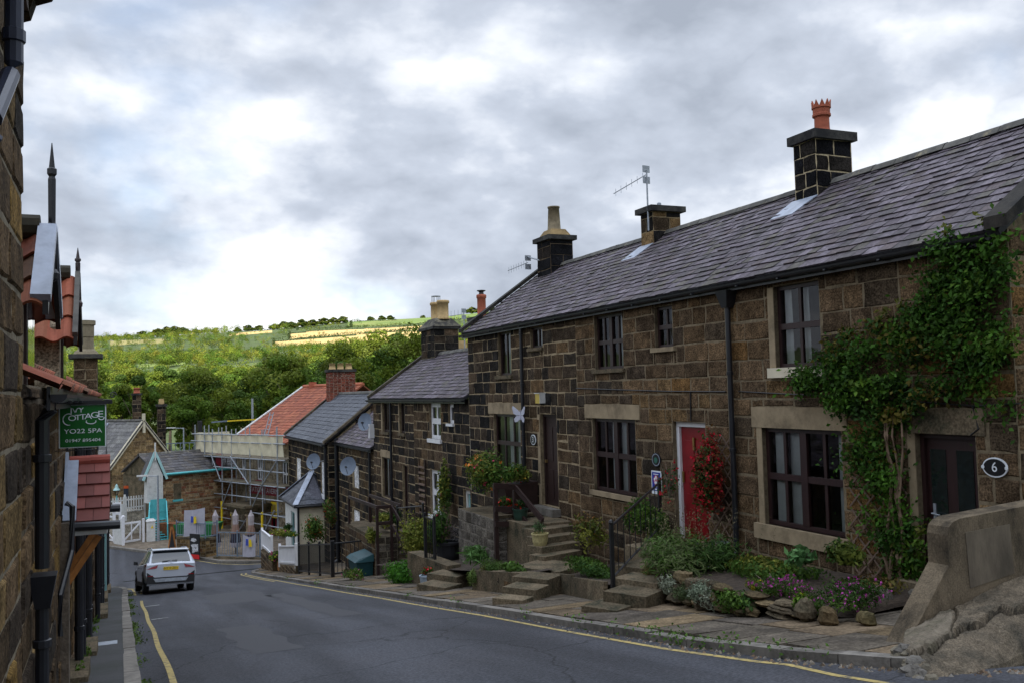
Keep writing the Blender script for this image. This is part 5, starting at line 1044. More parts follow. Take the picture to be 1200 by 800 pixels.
def street_lamp(x, y, z0, z1, ax, ay, lab):
    s_ = T('street_lamp', lab, 'street lamp', (x, y, z0)); mb = MB(); mb.tube([(x, y, z0), (x, y, z0 + 1.2), (x, y, z1)], [.09, .07, .05], 8); mb.tube([(x, y, z1 - .05), (x + ax, y + ay, z1)], .03, 6); mb.build('column', mGALV, s_); mb = MB(); mb.bar((x + ax * .7, y + ay * .7, z1 + .02), (x + ax * 1.5, y + ay * 1.5, z1 + .03), .16, .09); mb.build('lantern', mWHT2, s_)
street_lamp(2.0, 57.2, GZ, -4.35, -.75, -.1, 'grey street lamp with a white lantern arm in front of the turquoise stair')
street_lamp(4.9, 82, -8, -2.4, -.9, 0, 'grey street lamp beyond the goods shed roof, against the trees')
sgp = T('rail_signal', 'black and white railway signal post beyond the goods shed roof', 'signal', (6, 82, -8)); mb = MB(); mb.tube([(6.2, 82, -8), (6.2, 82, -2.4)], .1, 8); mb.build('post', mWHITE, sgp); mb = MB(); mb.box((6.02, 81.8, -3.4), (6.38, 82.1, -1.9)); mb.build('signal_head', mBLACK, sgp)
mb = MB()
for k in range(26): x = 3.5 + k * .35; mb.bar((x, 80.5, -6), (x, 80.5, -3.6), .05, .05)
mb.bar((3.3, 80.5, -3.6), (12.5, 80.5, -3.6), .06, .08); mb.bar((3.3, 80.5, -4.6), (12.5, 80.5, -4.6), .06, .08)
tag(mb.build('metal_fence', mGREYP), 'dark railway railing beyond the goods shed roof', 'fence')
# pub terrace
tw = T('garden_wall', 'low stone wall of the pub terrace below grey railings', 'wall', (3.2, 50.2, GZ)); TA, TB, TC_ = V((2.7, 51.6, 0)), V((4.0, 49.9, 0)), V((4.6, 50.3, 0))
for p, q in ((TA, TB), (TB, TC_)):
    d = q - p; n_ = V((d.y, -d.x, 0)); n_ = n_ if n_.y < 0 else -n_; f_ = F(p[:2], d, n_); facade('stones', f_, 0, d.length, -8.5, -7.25, pal=PAL_TAN, parent=tw, seed=int(d.length * 10), mort=(.25, .2, .13), course=(.15, .22), blen=(.25, .5)); mb = MB(); f_.box(mb, 0, -8.5, d.length, -7.26, -.25, -.02); f_.box(mb, -.03, -7.25, d.length + .03, -7.15, -.28, .03); mb.build('coping', mSTEP, tw)
def railing(name, pts, h, lab, mat, par=None, step=.14, cat='railing', zz=None):
    r_ = T(name, lab, cat, pts[0]); 
    for p, q in zip(pts, pts[1:]):
        p, q = V(p), V(q); L_ = (q - p).length; z = V((0, 0, 1)); mb = MB()
        for hh in (.1, h): mb.bar(p + z * hh, q + z * hh, .045, .045)
        mb.build('rail', mat, r_); mb = MB(); m = max(1, int(L_ / step))
        for k in range(1, m): a = p.lerp(q, k / m); mb.bar(a + z * .12, a + z * (h - .02), .02, .02)
        mb.build('balusters', mat, r_)
    for p in pts: mb = MB(); mb.bar(V(p), V(p) + V((0, 0, h + .1)), .07, .07); mb.build('post', mat, r_)
    return r_
railing('metal_railing', [(2.7, 51.6, -7.15), (3.4, 50.7, -7.15), (4.0, 49.95, -7.15), (4.6, 50.3, -7.15)], .75, 'grey metal railing on the terrace wall beside the leaning price board', mGREYP)
railing('metal_railing', [(4.5, 49.2, GZ + .1), (5.4, 48.5, GZ + .1), (6.4, 47.7, GZ + .1)], 1.25, 'grey metal railing with a white banner tied on, nearest the lane', mGREYP)
mb = MB(); mb.prism([(4.3, 49.2, GZ), (6.5, 47.4, GZ), (6.6, 47.6, GZ), (4.4, 49.4, GZ)], (0, 0, .14)); tag(mb.build('kerb_wall', mSTEP), 'low stone plinth below the grey railing with the banner', 'wall')
mBAN = M('white banner cloth', (.42, .41, .47), .8, .1, 4, attr=False, transl=.15); mBLU = M('blue print', (.05, .08, .4), .7, .1, 4, attr=False)
def banner(p, q, h, lab, sag=.05):
    b_ = T('banner', lab, 'banner', p); p, q = V(p), V(q); mb = MB(); n_ = V((-.5, -.85, 0)); rows = []
    for j in range(6): rows.append([p.lerp(q, i / 12) + V((0, 0, -h * j / 5 - sag * math.sin(PI * i / 12) * (1 - j / 6))) + n_ * (.03 * math.sin(i * 1.4) + .02 * j) for i in range(13)])
    mb.grid(rows); mb.build('cloth', mBAN, b_, smooth=True); m = p.lerp(q, .5) + n_ * .14 + V((0, 0, -h * .5)); d = (q - p).normalized()
    mb = MB(); mb.q(m - d * .16, m + d * .0, m + d * .0 + V((0, 0, .3)), m - d * .14 + V((0, 0, .34))); mb.build('blue_mark', mBLU, b_); mb = MB(); mb.q(m + d * .02 - V((0, 0, .08)), m + d * .2 - V((0, 0, .05)), m + d * .16 + V((0, 0, .3)), m + d * .02 + V((0, 0, .28))); mb.build('yellow_mark', mYEL, b_)
banner((3.05, 51.0, -5.75), (4.0, 50.2, -5.6), 1.35, 'tall pale banner with blue and yellow marks hung on the upper terrace railing')
banner((5.65, 48.15, GZ + 1.3), (6.2, 47.7, GZ + 1.32), 1.1, 'white banner sagging on the grey railing nearest the lane', .15)
for k, (x, y) in enumerate(((4.55, 50.6), (5.5, 50.1), (6.2, 49.4))):
    pr_ = T('parasol', ['furled pale parasol nearest the tall banner', 'furled pale parasol left of the porch column', 'furled pale parasol right of the porch column'][k], 'parasol', (x, y, GZ), 'furled parasols on the pub terrace')
    mb = MB(); mb.tube([(x, y, GZ), (x, y, -5.9)], .03, 6); mb.build('pole', mBARK, pr_); mb = MB(); rows_ = []; cs_ = []
    for z, r_, cl in ((-7.72, .20, (.45, .42, .46)), (-7.5, .24, (.4, .36, .42)), (-7.48, .24, (.03, .025, .04)), (-7.05, .19, (.04, .03, .05)), (-7.03, .19, (.26, .16, .12)), (-6.6, .13, (.3, .22, .2)), (-6.55, .12, (.42, .37, .38)), (-6.1, .13, (.4, .36, .37)), (-5.95, .06, (.4, .36, .38)), (-5.8, .015, (.3, .3, .3))):
        rows_.append([V((x + r_ * (1 + .22 * (t % 2)) * math.cos(PI * t / 8), y + r_ * (1 + .22 * (t % 2)) * math.sin(PI * t / 8), z)) for t in range(16)]); cs_.append(cl)
    for t in range(len(rows_) - 1): mb.col = cs_[t]; mb.grid(rows_[t:t + 2], True)
    mb.build('canopy', M('parasol cloth', (1, 1, 1), .85, .2, 8), pr_)
mb = MB(); mb.hexa([(3.1, 57.2, -8.1), (4.9, 56.2, -8.1), (5.3, 57.1, -8.1), (3.5, 58.1, -8.1), (2.8, 57.2, -7.25), (5.1, 56.0, -7.25), (5.6, 57.2, -7.25), (3.3, 58.4, -7.25)]); tag(mb.build('skip', M('green enamel', (.01, .16, .04), .6, .3, 4, attr=False), None, bevel=.03), 'dark green builder skip behind the tall banner', 'skip')
mb = MB(); mb.hexa([(2.2, 57.9, -8.1), (2.9, 57.5, -8.1), (3.1, 58, -8.1), (2.4, 58.4, -8.1), (2.0, 57.9, -7.2), (3.0, 57.3, -7.2), (3.3, 58, -7.2), (2.3, 58.6, -7.2)]); tag(mb.build('rusty_skip', M('rusty steel', (.2, .075, .03), .9, .4, 5, attr=False), None, bevel=.02), 'rusty brown builder skip at the foot of the goods shed wall', 'skip')
ab = T('pavement_board', 'tall wooden A-board standing on the forecourt beyond the car', 'board', (2.45, 50.9, GZ))
mb = MB(); mb.bar((2.2, 50.75, GZ), (2.42, 51, -6.55), .05, .05); mb.bar((2.68, 50.75, GZ), (2.46, 51, -6.55), .05, .05); mb.bar((2.3, 50.85, -7.6), (2.6, 50.85, -7.6), .04, .04); mb.build('frame', mORTIM, ab); mb = MB(); mb.prism([(2.29, 50.86, -7.6), (2.59, 50.86, -7.6), (2.47, 50.98, -6.7), (2.41, 50.98, -6.7)], (0, .03, 0)); mb.build('blackboard', mBLACK, ab)
sb = T('price_board', 'black leaning board with white print and a red foot against the terrace wall', 'sign', (3.5, 49.6, GZ)); FB = F((3.28, 50.1), (.62, -.78, 0), (-.78, -.62, 0))
mb = MB(); FB.box(mb, 0, GZ + .02, .68, -6.85, .0, .05); mb.build('board', mBLACK, sb); mb = MB(); FB.box(mb, 0, GZ + .02, .68, GZ + .24, .051, .056); mb.build('red_strip', M('red print', (.6, .02, .02), .5, .1, 4, attr=False), sb)
mWM = M('scuffed white print', (.6, .6, .62), .6, .2, 8, attr=False, stain=((.03, .03, .035), 9, .5, .62))
mb = MB(); mb.prism([FB.p(u_, z_, .051) for u_, z_ in ((.08, -7.42), (.24, -7.36), (.6, -7.34), (.6, -7.72), (.36, -7.74), (.3, -7.8), (.18, -7.8), (.18, -7.52))], FB.N * .004); mb.build('white_print', mWM, sb)
mb = MB(); mb.prism([FB.p(u_, z_, .051) for u_, z_ in ((.08, -7.2), (.14, -7.08), (.3, -7.04), (.46, -7.1), (.5, -7.2), (.3, -7.26))], FB.N * .004); mb.build('white_emblem', mWM, sb)
# ---------------------------------------------------------------- the car
cy0 = 32.9; car = T('parked_car', 'pale silver hatchback with a yellow rear plate facing downhill on the left', 'car', (1.52, cy0, zr(cy0)))
mPAINT = M('silver car paint', (.46, .49, .55), .28, .04, 2, metal=.25, attr=False, coat=.6, spec=.5); mCGL = M('dark car glass', (.012, .02, .024), .04, .2, 3, attr=False, spec=.9); mPLA = M('black plastic', (.016, .016, .018), .55, .15, 20, attr=False); mLAMP = M('red lamp lens', (.22, .004, .008), .12, .1, 8, attr=False, coat=.6)
sec = [(0, .78, .86, .84, .36, .66, .98, .80, 1.00), (.05, .80, .88, .85, .34, .66, 1.03, .74, 1.07), (.32, .84, .89, .86, .30, .68, 1.02, .62, 1.47), (.60, .85, .89, .87, .28, .70, 1.01, .60, 1.525), (1.3, .86, .89, .87, .26, .70, .98, .60, 1.55), (2.1, .86, .89, .87, .26, .70, .96, .59, 1.52), (2.55, .86, .89, .87, .26, .70, .95, .58, 1.40), (3.15, .86, .89, .86, .26, .70, .93, .72, 1.00), (3.7, .84, .87, .80, .28, .66, .86, .60, .91), (4.0, .76, .80, .70, .30, .60, .76, .5, .80), (4.13, .60, .62, .55, .36, .55, .62, .40, .64)]
def ring(s_):
    y, a, b, c_, z0, z1, z2, d, z3 = s_; h = [(a * .9, z0), (a, z0 + .1), (b, z1), (b - .004, z1 + .12), (c_, z2), (c_ - .03, z2 + .03), (d + (c_ - d) * .18, z3 - (z3 - z2) * .12), (d, z3 - .012), (d * .5, z3 + .012), (0, z3 + .018)]
    return [V((x, y, z)) for x, z in h] + [V((-x, y, z)) for x, z in h[-2::-1]]
rg = [ring(s_) for s_ in sec]; bd, gw, rw, ws = MB(), MB(), MB(), MB()
for i in range(len(rg) - 1):
    for j in range(len(rg[0]) - 1):
        q_ = [rg[i][j], rg[i][j + 1], rg[i + 1][j + 1], rg[i + 1][j]]; side = j in (5, 12); t = bd
        if side and 2 <= i <= 6: t = gw
        bd.q(*q_) if t is bd else gw.q(*[p + V((.002 if p.x > 0 else -.002, 0, 0)) for p in q_])
bd.q(*rg[0]); bd.q(*rg[-1]); bd.box((-.8, .1, .28), (.8, 4, .5))
def carp(mb, name, mat, par=car, smooth=False, bevel=0): o = mb.build(name, mat, par, smooth, bevel); o.location = (0, 0, 0); return o
body = carp(bd, 'body', mPAINT, smooth=True); gwo = carp(gw, 'side_windows', mCGL)
mb = MB(); mb.grid([[V((x * .80, .055 + .0, 1.075)) for x in np.linspace(-.84, .84, 7)], [V((x * .72, .19 - .004, 1.28)) for x in np.linspace(-.9, .9, 7)], [V((x * .64, .315 - .006, 1.455)) for x in np.linspace(-.9, .9, 7)]]); r_ = carp(mb, 'rear_window', mCGL, smooth=True)
for v in r_.data.vertices: v.co.y -= .012
mb = MB(); mb.grid([[V((x, 2.6, 1.405)) for x in np.linspace(-.55, .55, 5)], [V((x * 1.2, 3.13, 1.03)) for x in np.linspace(-.55, .55, 5)]]); w_ = carp(mb, 'windscreen', mCGL)
for v in w_.data.vertices: v.co.z += .02
mb = MB(); mb.hexa([(-.64, .22, 1.475), (.64, .22, 1.475), (.62, .5, 1.52), (-.62, .5, 1.52), (-.63, .2, 1.50), (.63, .2, 1.50), (.61, .5, 1.55), (-.61, .5, 1.55)]); carp(mb, 'spoiler', mPAINT, bevel=.01)
mb = MB(); mb.box((-.82, -.03, .34), (.82, .12, .56)); 
for s_ in (-1, 1): mb.prism([(s_ * .82, -.028, .56), (s_ * .56, -.028, .56), (s_ * .82, -.028, .74)], (0, .06, 0))
for s_ in (-1, 1):
    for yy in (.78, 3.35):
        P_ = [V((s_ * .895, yy + .43 * math.cos(a), .36 + .43 * math.sin(a))) for a in np.linspace(-.1, PI + .1, 14)]; Q_ = [V((s_ * .86, yy + .30 * math.cos(a), .34 + .30 * math.sin(a))) for a in np.linspace(-.1, PI + .1, 14)]; mb.grid([P_, [V((s_ * .91, p.y, p.z)) for p in Q_]])
    mb.box((s_ * .86 - .03, .8, .25), (s_ * .86 + .03, 3.3, .40))
carp(mb, 'bumper', mPLA)
mb = MB(); mb.prism([(-.52, -.045, .40), (.52, -.045, .40), (.60, -.045, .52), (-.60, -.045, .52)], (0, .03, 0)); carp(mb, 'skid_plate', mGALV, bevel=.008)
for s_ in (-1, 1):
    mb = MB(); mb.hexa([(s_ * .50, -.02, .87), (s_ * .855, .0, .84), (s_ * .875, .24, .88), (s_ * .50, .1, .9), (s_ * .44, .0, .99), (s_ * .85, .03, 1.03), (s_ * .872, .26, 1.03), (s_ * .44, .12, 1.01)]); carp(mb, 'tail_light', mLAMP, bevel=.012)
    mb = MB(); mb.box((s_ * .70 - .09, -.034, .60), (s_ * .70 + .09, .0, .635)); carp(mb, 'reflector', mLAMP)
    mb = MB(); mb.hexa([(s_ * .88, 2.62, .98), (s_ * 1.04, 2.60, 1.0), (s_ * 1.04, 2.72, 1.0), (s_ * .88, 2.75, .98), (s_ * .90, 2.62, 1.10), (s_ * 1.05, 2.61, 1.13), (s_ * 1.03, 2.72, 1.12), (s_ * .89, 2.74, 1.10)]); carp(mb, 'door_mirror', mPLA, bevel=.02)
    mb = MB(); mb.tube([(s_ * .60, .62, 1.53), (s_ * .61, .75, 1.585), (s_ * .61, 2.0, 1.58), (s_ * .60, 2.15, 1.53)], .016, 6); carp(mb, 'roof_rail', mGALV)
    for yy in (.78, 3.35):
        w_ = MB(); rows = [[V((s_ * x, yy + r * math.cos(a), .32 + r * math.sin(a))) for a in [2 * PI * k / 24 for k in range(24)]] for x, r in ((.68, .2), (.68, .29), (.70, .32), (.86, .32), (.885, .30), (.885, .21), (.86, .2))]; w_.grid(rows, True); wo = carp(w_, 'wheel', M('tyre rubber', (.014, .014, .015), .85, .2, 10, attr=False))
        m2 = MB(); m2.q(*[V((s_ * .862, yy + .205 * math.cos(a), .32 + .205 * math.sin(a))) for a in [2 * PI * k / 20 for k in range(20)]])
        for k in range(5): a = 2 * PI * k / 5; m2.bar((s_ * .868, yy, .32), (s_ * .872, yy + .2 * math.cos(a), .32 + .2 * math.sin(a)), .05, .02, up=(1, 0, 0))
        ro = m2.build('rim', mGALV, wo); ro.location = (0, 0, 0)
FC = F((0, 0), (1, 0, 0), (0, -1, 0))
mb = MB(); mb.box((-.26, -.022, .80), (.26, .0, .915)); pl_ = carp(mb, 'number_plate', M('plate yellow', (.72, .48, .02), .45, .05, 4, attr=False)); 
t_ = put_text('registration', 'NY19 ZKV', FC, 0, .857, .026, .105, mBLACK, None, sx=1); t_.parent = pl_; t_.location = (0, -.026, .857)
mb = MB(); mb.lathe((0, 0, 0), [(.045, 0), (.045, .01)], 14); e_ = carp(mb, 'badge', mGALV); e_.rotation_euler = (PI / 2, 0, 0); e_.location = (0, .012, 1.0)
mb = MB(); mb.bar((-.3, .03, 1.11), (.22, .03, 1.13), .03, .02); carp(mb, 'rear_wiper', mPLA)
mb = MB(); mb.tube([(0, .62, 1.55), (0, .42, 1.72)], .01, 5); carp(mb, 'aerial', mPLA)
mb = MB()
for s_ in (-1, 1):
    for yy in (1.35, 2.3): mb.box((s_ * .885 - .012, yy - .09, .86), (s_ * .885 + .012, yy + .09, .885))
carp(mb, 'door_handles', mPLA)
car.scale = (.91, .91, .93); car.rotation_euler = (-math.atan(.147), math.radians(2.5), math.radians(4))
# ================================================================ front gardens, steps, railings, plants
mSILV = None
def bush(name, lab, cat, c, r, n, size, pal, flowers=(), blobs=7, seed=0, group=None, low=.15, aspect=.5, stems=True, up=0):
    g = np.random.default_rng(seed + 700); c = np.array(c, float); r = np.array(r, float)
    P = []; Cc = []; Nn = []; Sz = []
    for b in range(blobs):
        d = g.normal(size=3); d /= np.linalg.norm(d); d[2] = abs(d[2]) * 1.0 - .1; f = g.uniform(.25, .7); bc = d * r * f; br = r * g.uniform(.38, .6); m = n // blobs
        v = g.normal(size=(m, 3)); v /= np.linalg.norm(v, axis=1)[:, None]; p = bc + v * br * g.uniform(.35, 1.12, (m, 1)); P.append(p); v2 = v.copy(); v2[:, 2] += up; Nn.append(v2)
        col = np.array(pal[g.integers(len(pal))]) * g.uniform(.8, 1.2); Cc.append(np.tile(col, (m, 1)) * g.uniform(.6, 1.4, (m, 1))); Sz.append(g.uniform(.7, 1.3, m) * size)
    P = np.concatenate(P); Cc = np.concatenate(Cc); Nn = np.concatenate(Nn); Sz = np.concatenate(Sz)
    k = P[:, 2] > -r[2] * low; P, Cc, Nn, Sz = P[k], Cc[k], Nn[k], Sz[k]
    e = T(name, lab, cat, tuple(c), group)
    leaves('foliage', c + P, Sz, Cc, parent=e, nrm=Nn, aspect=aspect)
    for (col, m, s) in flowers:
        i = g.choice(len(P), m); q = P[i] * g.uniform(.95, 1.08, (m, 1)); q = np.repeat(q, 4, 0) + g.normal(size=(4 * m, 3)) * s * .28
        leaves('blossom', c + q, s * .8, np.tile(np.array(col), (4 * m, 1)) * g.uniform(.7, 1.25, (4 * m, 1)), mat=mPETAL, parent=e, aspect=.9)
    if stems:
        mb = MB()
        for k in range(6): a = k * 1.05; mb.tube([c + np.array([0, 0, -r[2] * .3]), c + np.array([math.cos(a) * r[0] * .3, math.sin(a) * r[1] * .3, r[2] * .3]), c + np.array([math.cos(a) * r[0] * .6, math.sin(a) * r[1] * .6, r[2] * .7])], [.014, .009, .004], 5)
        mb.build('stems', mBARK, e)
    return e
G1 = [(.05, .10, .02), (.07, .13, .025), (.035, .075, .018)]; GY = [(.12, .15, .03), (.16, .17, .035), (.08, .11, .025)]; GD = [(.02, .055, .015), (.03, .075, .02), (.04, .09, .025)]; GS = [(.22, .26, .22), (.17, .21, .17), (.26, .29, .25)]; GO = [(.11, .10, .03), (.07, .09, .03), (.14, .09, .035)]
def steps(lab, boxes, seed=1, mat=None):
    e = T('steps', lab, 'steps', (boxes[0][0], boxes[0][1], pv(boxes[0][1]))); rr = random.Random(seed)
    for (x, y, z, lx, ly, rot) in boxes:
        mb = MB(); c, s = math.cos(rot), math.sin(rot); k = rr.uniform(.8, 1.2); mb.col = (k, k, k)
        q = [(x + a * c - b * s, y + a * s + b * c) for a, b in ((-lx, -ly), (lx, -ly), (lx, ly), (-lx, ly))]; b0 = min(pv(y) - .25, z - .2)
        mb.hexa([V((a, b, b0)) for a, b in q] + [V((a, b, z + rr.uniform(-.006, .006))) for a, b in q]); mb.build('step', mSTEP, e, bevel=.022)
    return e
def rocks(name, lab, cat, pts, seed=1, mat=None):
    rr = random.Random(seed); e = T(name, lab, cat, pts[0][0]); mb = MB()
    for c, r in pts: k = rr.uniform(.5, 1.05); mb.col = rr.choice([(k, k, k), (k * 1.05, k, k * .85), (k * .8, k * .8, k * .8)]); mb.blob(c, r, seed=rr.randrange(9999), n=7, rough=.28)
    mb.build('stones', mat or mSTEP, e, smooth=False); return e

# ---- creeper on number 6 with its trellis
IV = [(1088, 288), (1184, 286), (1192, 330), (1188, 400), (1176, 472), (1130, 452), (1100, 462), (1062, 462), (1034, 486), (1040, 560), (1066, 600), (1062, 648), (1024, 660), (1004, 600), (990, 540), (984, 474), (955, 462), (930, 462), (938, 444), (980, 424), (1000, 398), (1030, 378), (1068, 372), (1092, 348)]
IVY = [(8.13, 1.62), (7.41, 1.60), (7.38, 1.21), (7.40, .38), (7.47, -.40), (7.84, -.1), (8.15, -.18), (8.6, -.2), (9.0, -.5), (9.22, -1.2), (9.12, -1.6), (8.78, -1.95), (8.82, -2.35), (9.15, -2.45), (9.5, -1.9), (9.82, -1.15), (10.0, -.4), (10.2, -.1), (10.62, -.12), (10.78, .12), (10.25, .33), (9.85, .55), (9.35, .72), (8.75, .8), (8.3, 1.05)]
g = np.random.default_rng(77); P = []; Cc = []; Nn = []
ctr = [(g.uniform(7.35, 10.8), g.uniform(-2.5, 1.7)) for _ in range(420)]; ctr = [c for c in ctr if poly_in(c[0], c[1], IVY)] + [(a + g.normal() * .05, b + g.normal() * .06) for a, b in IVY]
for (a, b) in ctr:
    m = 90; s = g.uniform(.10, .22); dep = g.uniform(.05, .24); v = g.normal(size=(m, 3)) * [.5, 1, .8]; p = np.array([WX - dep, a, b]) + v * [.09, s, s * .75]; p[:, 0] = np.minimum(p[:, 0], WX - .02)
    base = np.array([(.035, .092, .012), (.052, .125, .016), (.026, .07, .012), (.08, .15, .02), (.12, .10, .02)][g.choice(5, p=[.3, .3, .2, .15, .05])]) * g.uniform(.55, 1.15); P.append(p); Cc.append(np.tile(base, (m, 1)) * g.uniform(.5, 1.4, (m, 1))); nn = np.tile([-.8, 0, .35], (m, 1)) + g.normal(size=(m, 3)) * .45; Nn.append(nn)
for k in range(26):
    a, b = IVY[k % len(IVY)]; d = np.array([g.normal() * .5, g.uniform(.2, 1)]); d /= np.linalg.norm(d)
    for t in np.linspace(0, g.uniform(.15, .35), 8): P.append(np.array([[WX - .08 - t * .25, a + d[0] * t, b + d[1] * t]]) + g.normal(size=(4, 3)) * .02); Cc.append(np.tile([.10, .11, .025], (4, 1)) * g.uniform(.7, 1.3, (4, 1))); Nn.append(np.tile([-.5, 0, .6], (4, 1)) + g.normal(size=(4, 3)) * .4)
iv = T('creeper', 'dense green creeper covering the wall above the dark door of number 6', 'creeper', (9.2, 9, -2.8))
leaves('foliage', np.concatenate(P), g.uniform(.035, .10, sum(len(p) for p in P)), np.concatenate(Cc), parent=iv, nrm=np.concatenate(Nn), aspect=.55)
for k in range(5):
    mb = MB(); y = 9.0 + k * .05; pts = [(9.18 - .01 * k, y, -2.8)]
    for t in range(1, 10): y += g.normal() * .05; pts.append((9.2 - .03 * (t % 3), y, -2.8 + t * .26))
    mb.tube(pts, [.028 - .0018 * i for i in range(10)], 6); mb.build('stem', mTWIG, iv)
def trellis(lab, ya, yb, za, zb, x, st=.19):
    e = T('trellis', lab, 'trellis', (x, ya, za))
    mb = MB(); w, h = yb - ya, zb - za
    for s, xx in ((1, x), (-1, x - .014)):
        k = -h
        while k < w:
            y0_, z0_ = max(k, 0), (0 if k >= 0 else -k); t = min(w - y0_, h - z0_)
            if t > .05:
                a = (y0_, z0_); b = (y0_ + t, z0_ + t)
                if s < 0: a, b = (w - a[0], a[1]), (w - b[0], b[1])
                mb.bar((xx, ya + a[0], za + a[1]), (xx, ya + b[0], za + b[1]), .022, .010, up=(1, 0, 0))
            k += st * 1.35
    mb.build('laths', mLATH, e); return e
trellis('brown diamond trellis behind the creeper stems beside the door of number 6', 8.98, 9.98, -2.75, -.95, WX - .03)
trellis('grey diamond trellis holding the red fuchsia beside the red door', 12.62, 13.36, -2.6, -.85, WX - .05)

# ---- rockery in front of number 6
bedL = [(7.72, 12.75), (7.35, 11.3), (7.02, 9.9), (7.08, 9.2), (7.16, 8.6)]
rr = random.Random(21); pts = []
for i in range(len(bedL) - 1):
    (x0, y0_), (x1, y1_) = bedL[i], bedL[i + 1]; L_ = math.hypot(x1 - x0, y1_ - y0_); hh = .46 - .09 * i
    for lv in range(3):
        t = rr.random() * .2
        while t < L_:
            w_ = rr.uniform(.09, .2); f = (t + w_) / L_
            if f > 1.02: break
            z = pv(y0_ + (y1_ - y0_) * f) + hh * (lv + .5) / 3; pts.append(((x0 + (x1 - x0) * f + lv * .04 + rr.uniform(-.03, .03), y0_ + (y1_ - y0_) * f, z), (rr.uniform(.08, .12), w_ * 1.05, hh / 3 * .52))); t += w_ * 1.9
rocks('rockery_wall', 'low dry stone wall holding up the flower bed below the wide window of number 6', 'wall', pts, 5)
mb = MB(); rows = []
for i, (x, y) in enumerate(bedL + [(7.5, 8.2), (8.9, 8.45)]):
    h = [.40, .32, .2, .12, .05, -.01, -.02][i]; rows.append([V((x + .06, y, pv(y) + h)), V(((x + 9.25) / 2, y, pv(y) + h + .05)), V((9.28, y, pv(y) + h + .05))])
mb.grid(rows); ST(mb.build('soil', mSOIL, None, smooth=True))
for k, (x, y, r, lab) in enumerate(((7.12, 8.45, (.11, .10, .16), 'upright grey rock at the corner of the flower bed'), (7.1, 8.05, (.10, .14, .09), 'rounded tan boulder in front of the pink flowers'), (7.28, 7.7, (.09, .11, .07), 'small mossy rock nearest the door of number 6'), (8.45, 8.62, (.1, .12, .11), 'blue grey rock by the creeper roots'), (8.5, 8.95, (.09, .1, .09), 'white pebble rock by the creeper roots'), (8.75, 8.3, (.13, .17, .10), 'blue grey stone beside the doorstep of number 6'))):
    mb = MB(); c_ = [(.9, .9, .9), (.75, .68, .55), (.8, .8, .6), (.9, 1, 1.3), (2.2, 2.1, 1.9), (.9, 1, 1.25)][k]; mb.col = c_; mb.blob((x, y, pv(y) + r[2] * .7), r, seed=k * 7, n=8, rough=.22); tag(mb.build('rock', mSTEP), lab, 'rock')
bush('lavender_bush', 'spreading green lavender bush below the red fuchsia', 'bush', (8.0, 12.1, -2.72), (.72, .95, .52), 6500, .12, G1 + [(.09, .12, .05)], flowers=[((.16, .13, .22), 20, .03)], seed=1, aspect=.16, blobs=9, up=.8)
g = np.random.default_rng(3); P = []; Nn = []
for k in range(70):
    a = np.array([8.05 + g.normal() * .35, 12.3 + g.normal() * .45, -2.6]); d = np.array([g.normal() * .35, g.normal() * .35, 1]); t = np.linspace(.2, g.uniform(.45, .75), 9)[:, None]; P.append(a + d * t)
P = np.concatenate(P); e = T('flower_stalks', 'pale spent lavender stalks rising in front of the red door', 'flower', (8.05, 12.3, -2.7)); tag(leaves('stalks', P, .06, np.tile([.17, .15, .10], (len(P), 1)) * g.uniform(.6, 1.3, (len(P), 1)), parent=e, aspect=.2, nrm=np.tile([-1., 0, 0], (len(P), 1))), None, None, kind='stuff')
for k, (c_, r_) in enumerate((((7.42, 11.75, -2.98), (.22, .38, .26)), ((7.1, 10.35, -2.8), (.2, .42, .25)))):
    bush('silver_plant', ['silver grey plant trailing over the rockery beside the stone steps', 'silver grey plant trailing over the middle of the rockery'][k], 'plant', c_, r_, 1500, .05, GS, seed=5 + k, low=1.0, aspect=.35, stems=False)
bush('grass_tuft', 'straw coloured tuft hanging at the end of the rockery by the steps', 'plant', (7.62, 12.62, -2.98), (.18, .22, .26), 700, .12, [(.17, .13, .05), (.1, .12, .04), (.2, .15, .06)], seed=9, low=1, aspect=.1, stems=False)
bush('yellow_plant', 'low yellow green plant at the end of the silver plants', 'plant', (7.5, 9.7, -2.62), (.22, .3, .14), 800, .07, GY, flowers=[((.7, .55, .04), 14, .05)], seed=10, aspect=.2)
bush('pink_flowers', 'mound of purple pink flowers below the wide window of number 6', 'flowers', (7.45, 9.3, -2.55), (.36, .6, .22), 2600, .04, G1, flowers=[((.42, .05, .30), 170, .035)], seed=11, aspect=.3)
bush('pink_flowers', 'spread of purple pink flowers round the boulders nearest the door of number 6', 'flowers', (7.6, 8.1, -2.46), (.45, .55, .22), 2800, .055, G1, flowers=[((.45, .06, .34), 160, .035)], seed=12, aspect=.25)
bush('trailing_plant', 'bright green plant trailing between two rocks', 'plant', (7.2, 8.55, -2.55), (.14, .2, .2), 900, .045, [(.09, .16, .02), (.06, .12, .02)], flowers=[((.6, .5, .03), 8, .03)], seed=13, low=1, stems=False)
bush('young_plant', 'pale green five-leaved young plant below the wide window of number 6', 'plant', (8.4, 9.95, -2.36), (.26, .3, .16), 160, .16, [(.12, .24, .10), (.09, .2, .08)], seed=14, aspect=.4)
bush('small_shrub', 'little yellow leaved shrub below the corner of the wide window', 'bush', (8.5, 9.3, -2.26), (.3, .32, .3), 1000, .075, GY + G1, seed=15)
bush('bed_plants', 'low mixed green plants against the wall between the lavender and the wide window', 'plant', (8.45, 10.7, -2.68), (.6, 1.0, .22), 3600, .07, G1 + GY, flowers=[((.6, .55, .05), 10, .04)], seed=91, blobs=12, stems=False)
bush('bed_plants', 'small leafy plants round the creeper roots', 'plant', (8.5, 8.9, -2.55), (.6, .5, .16), 1400, .06, G1 + GO, seed=92, stems=False)
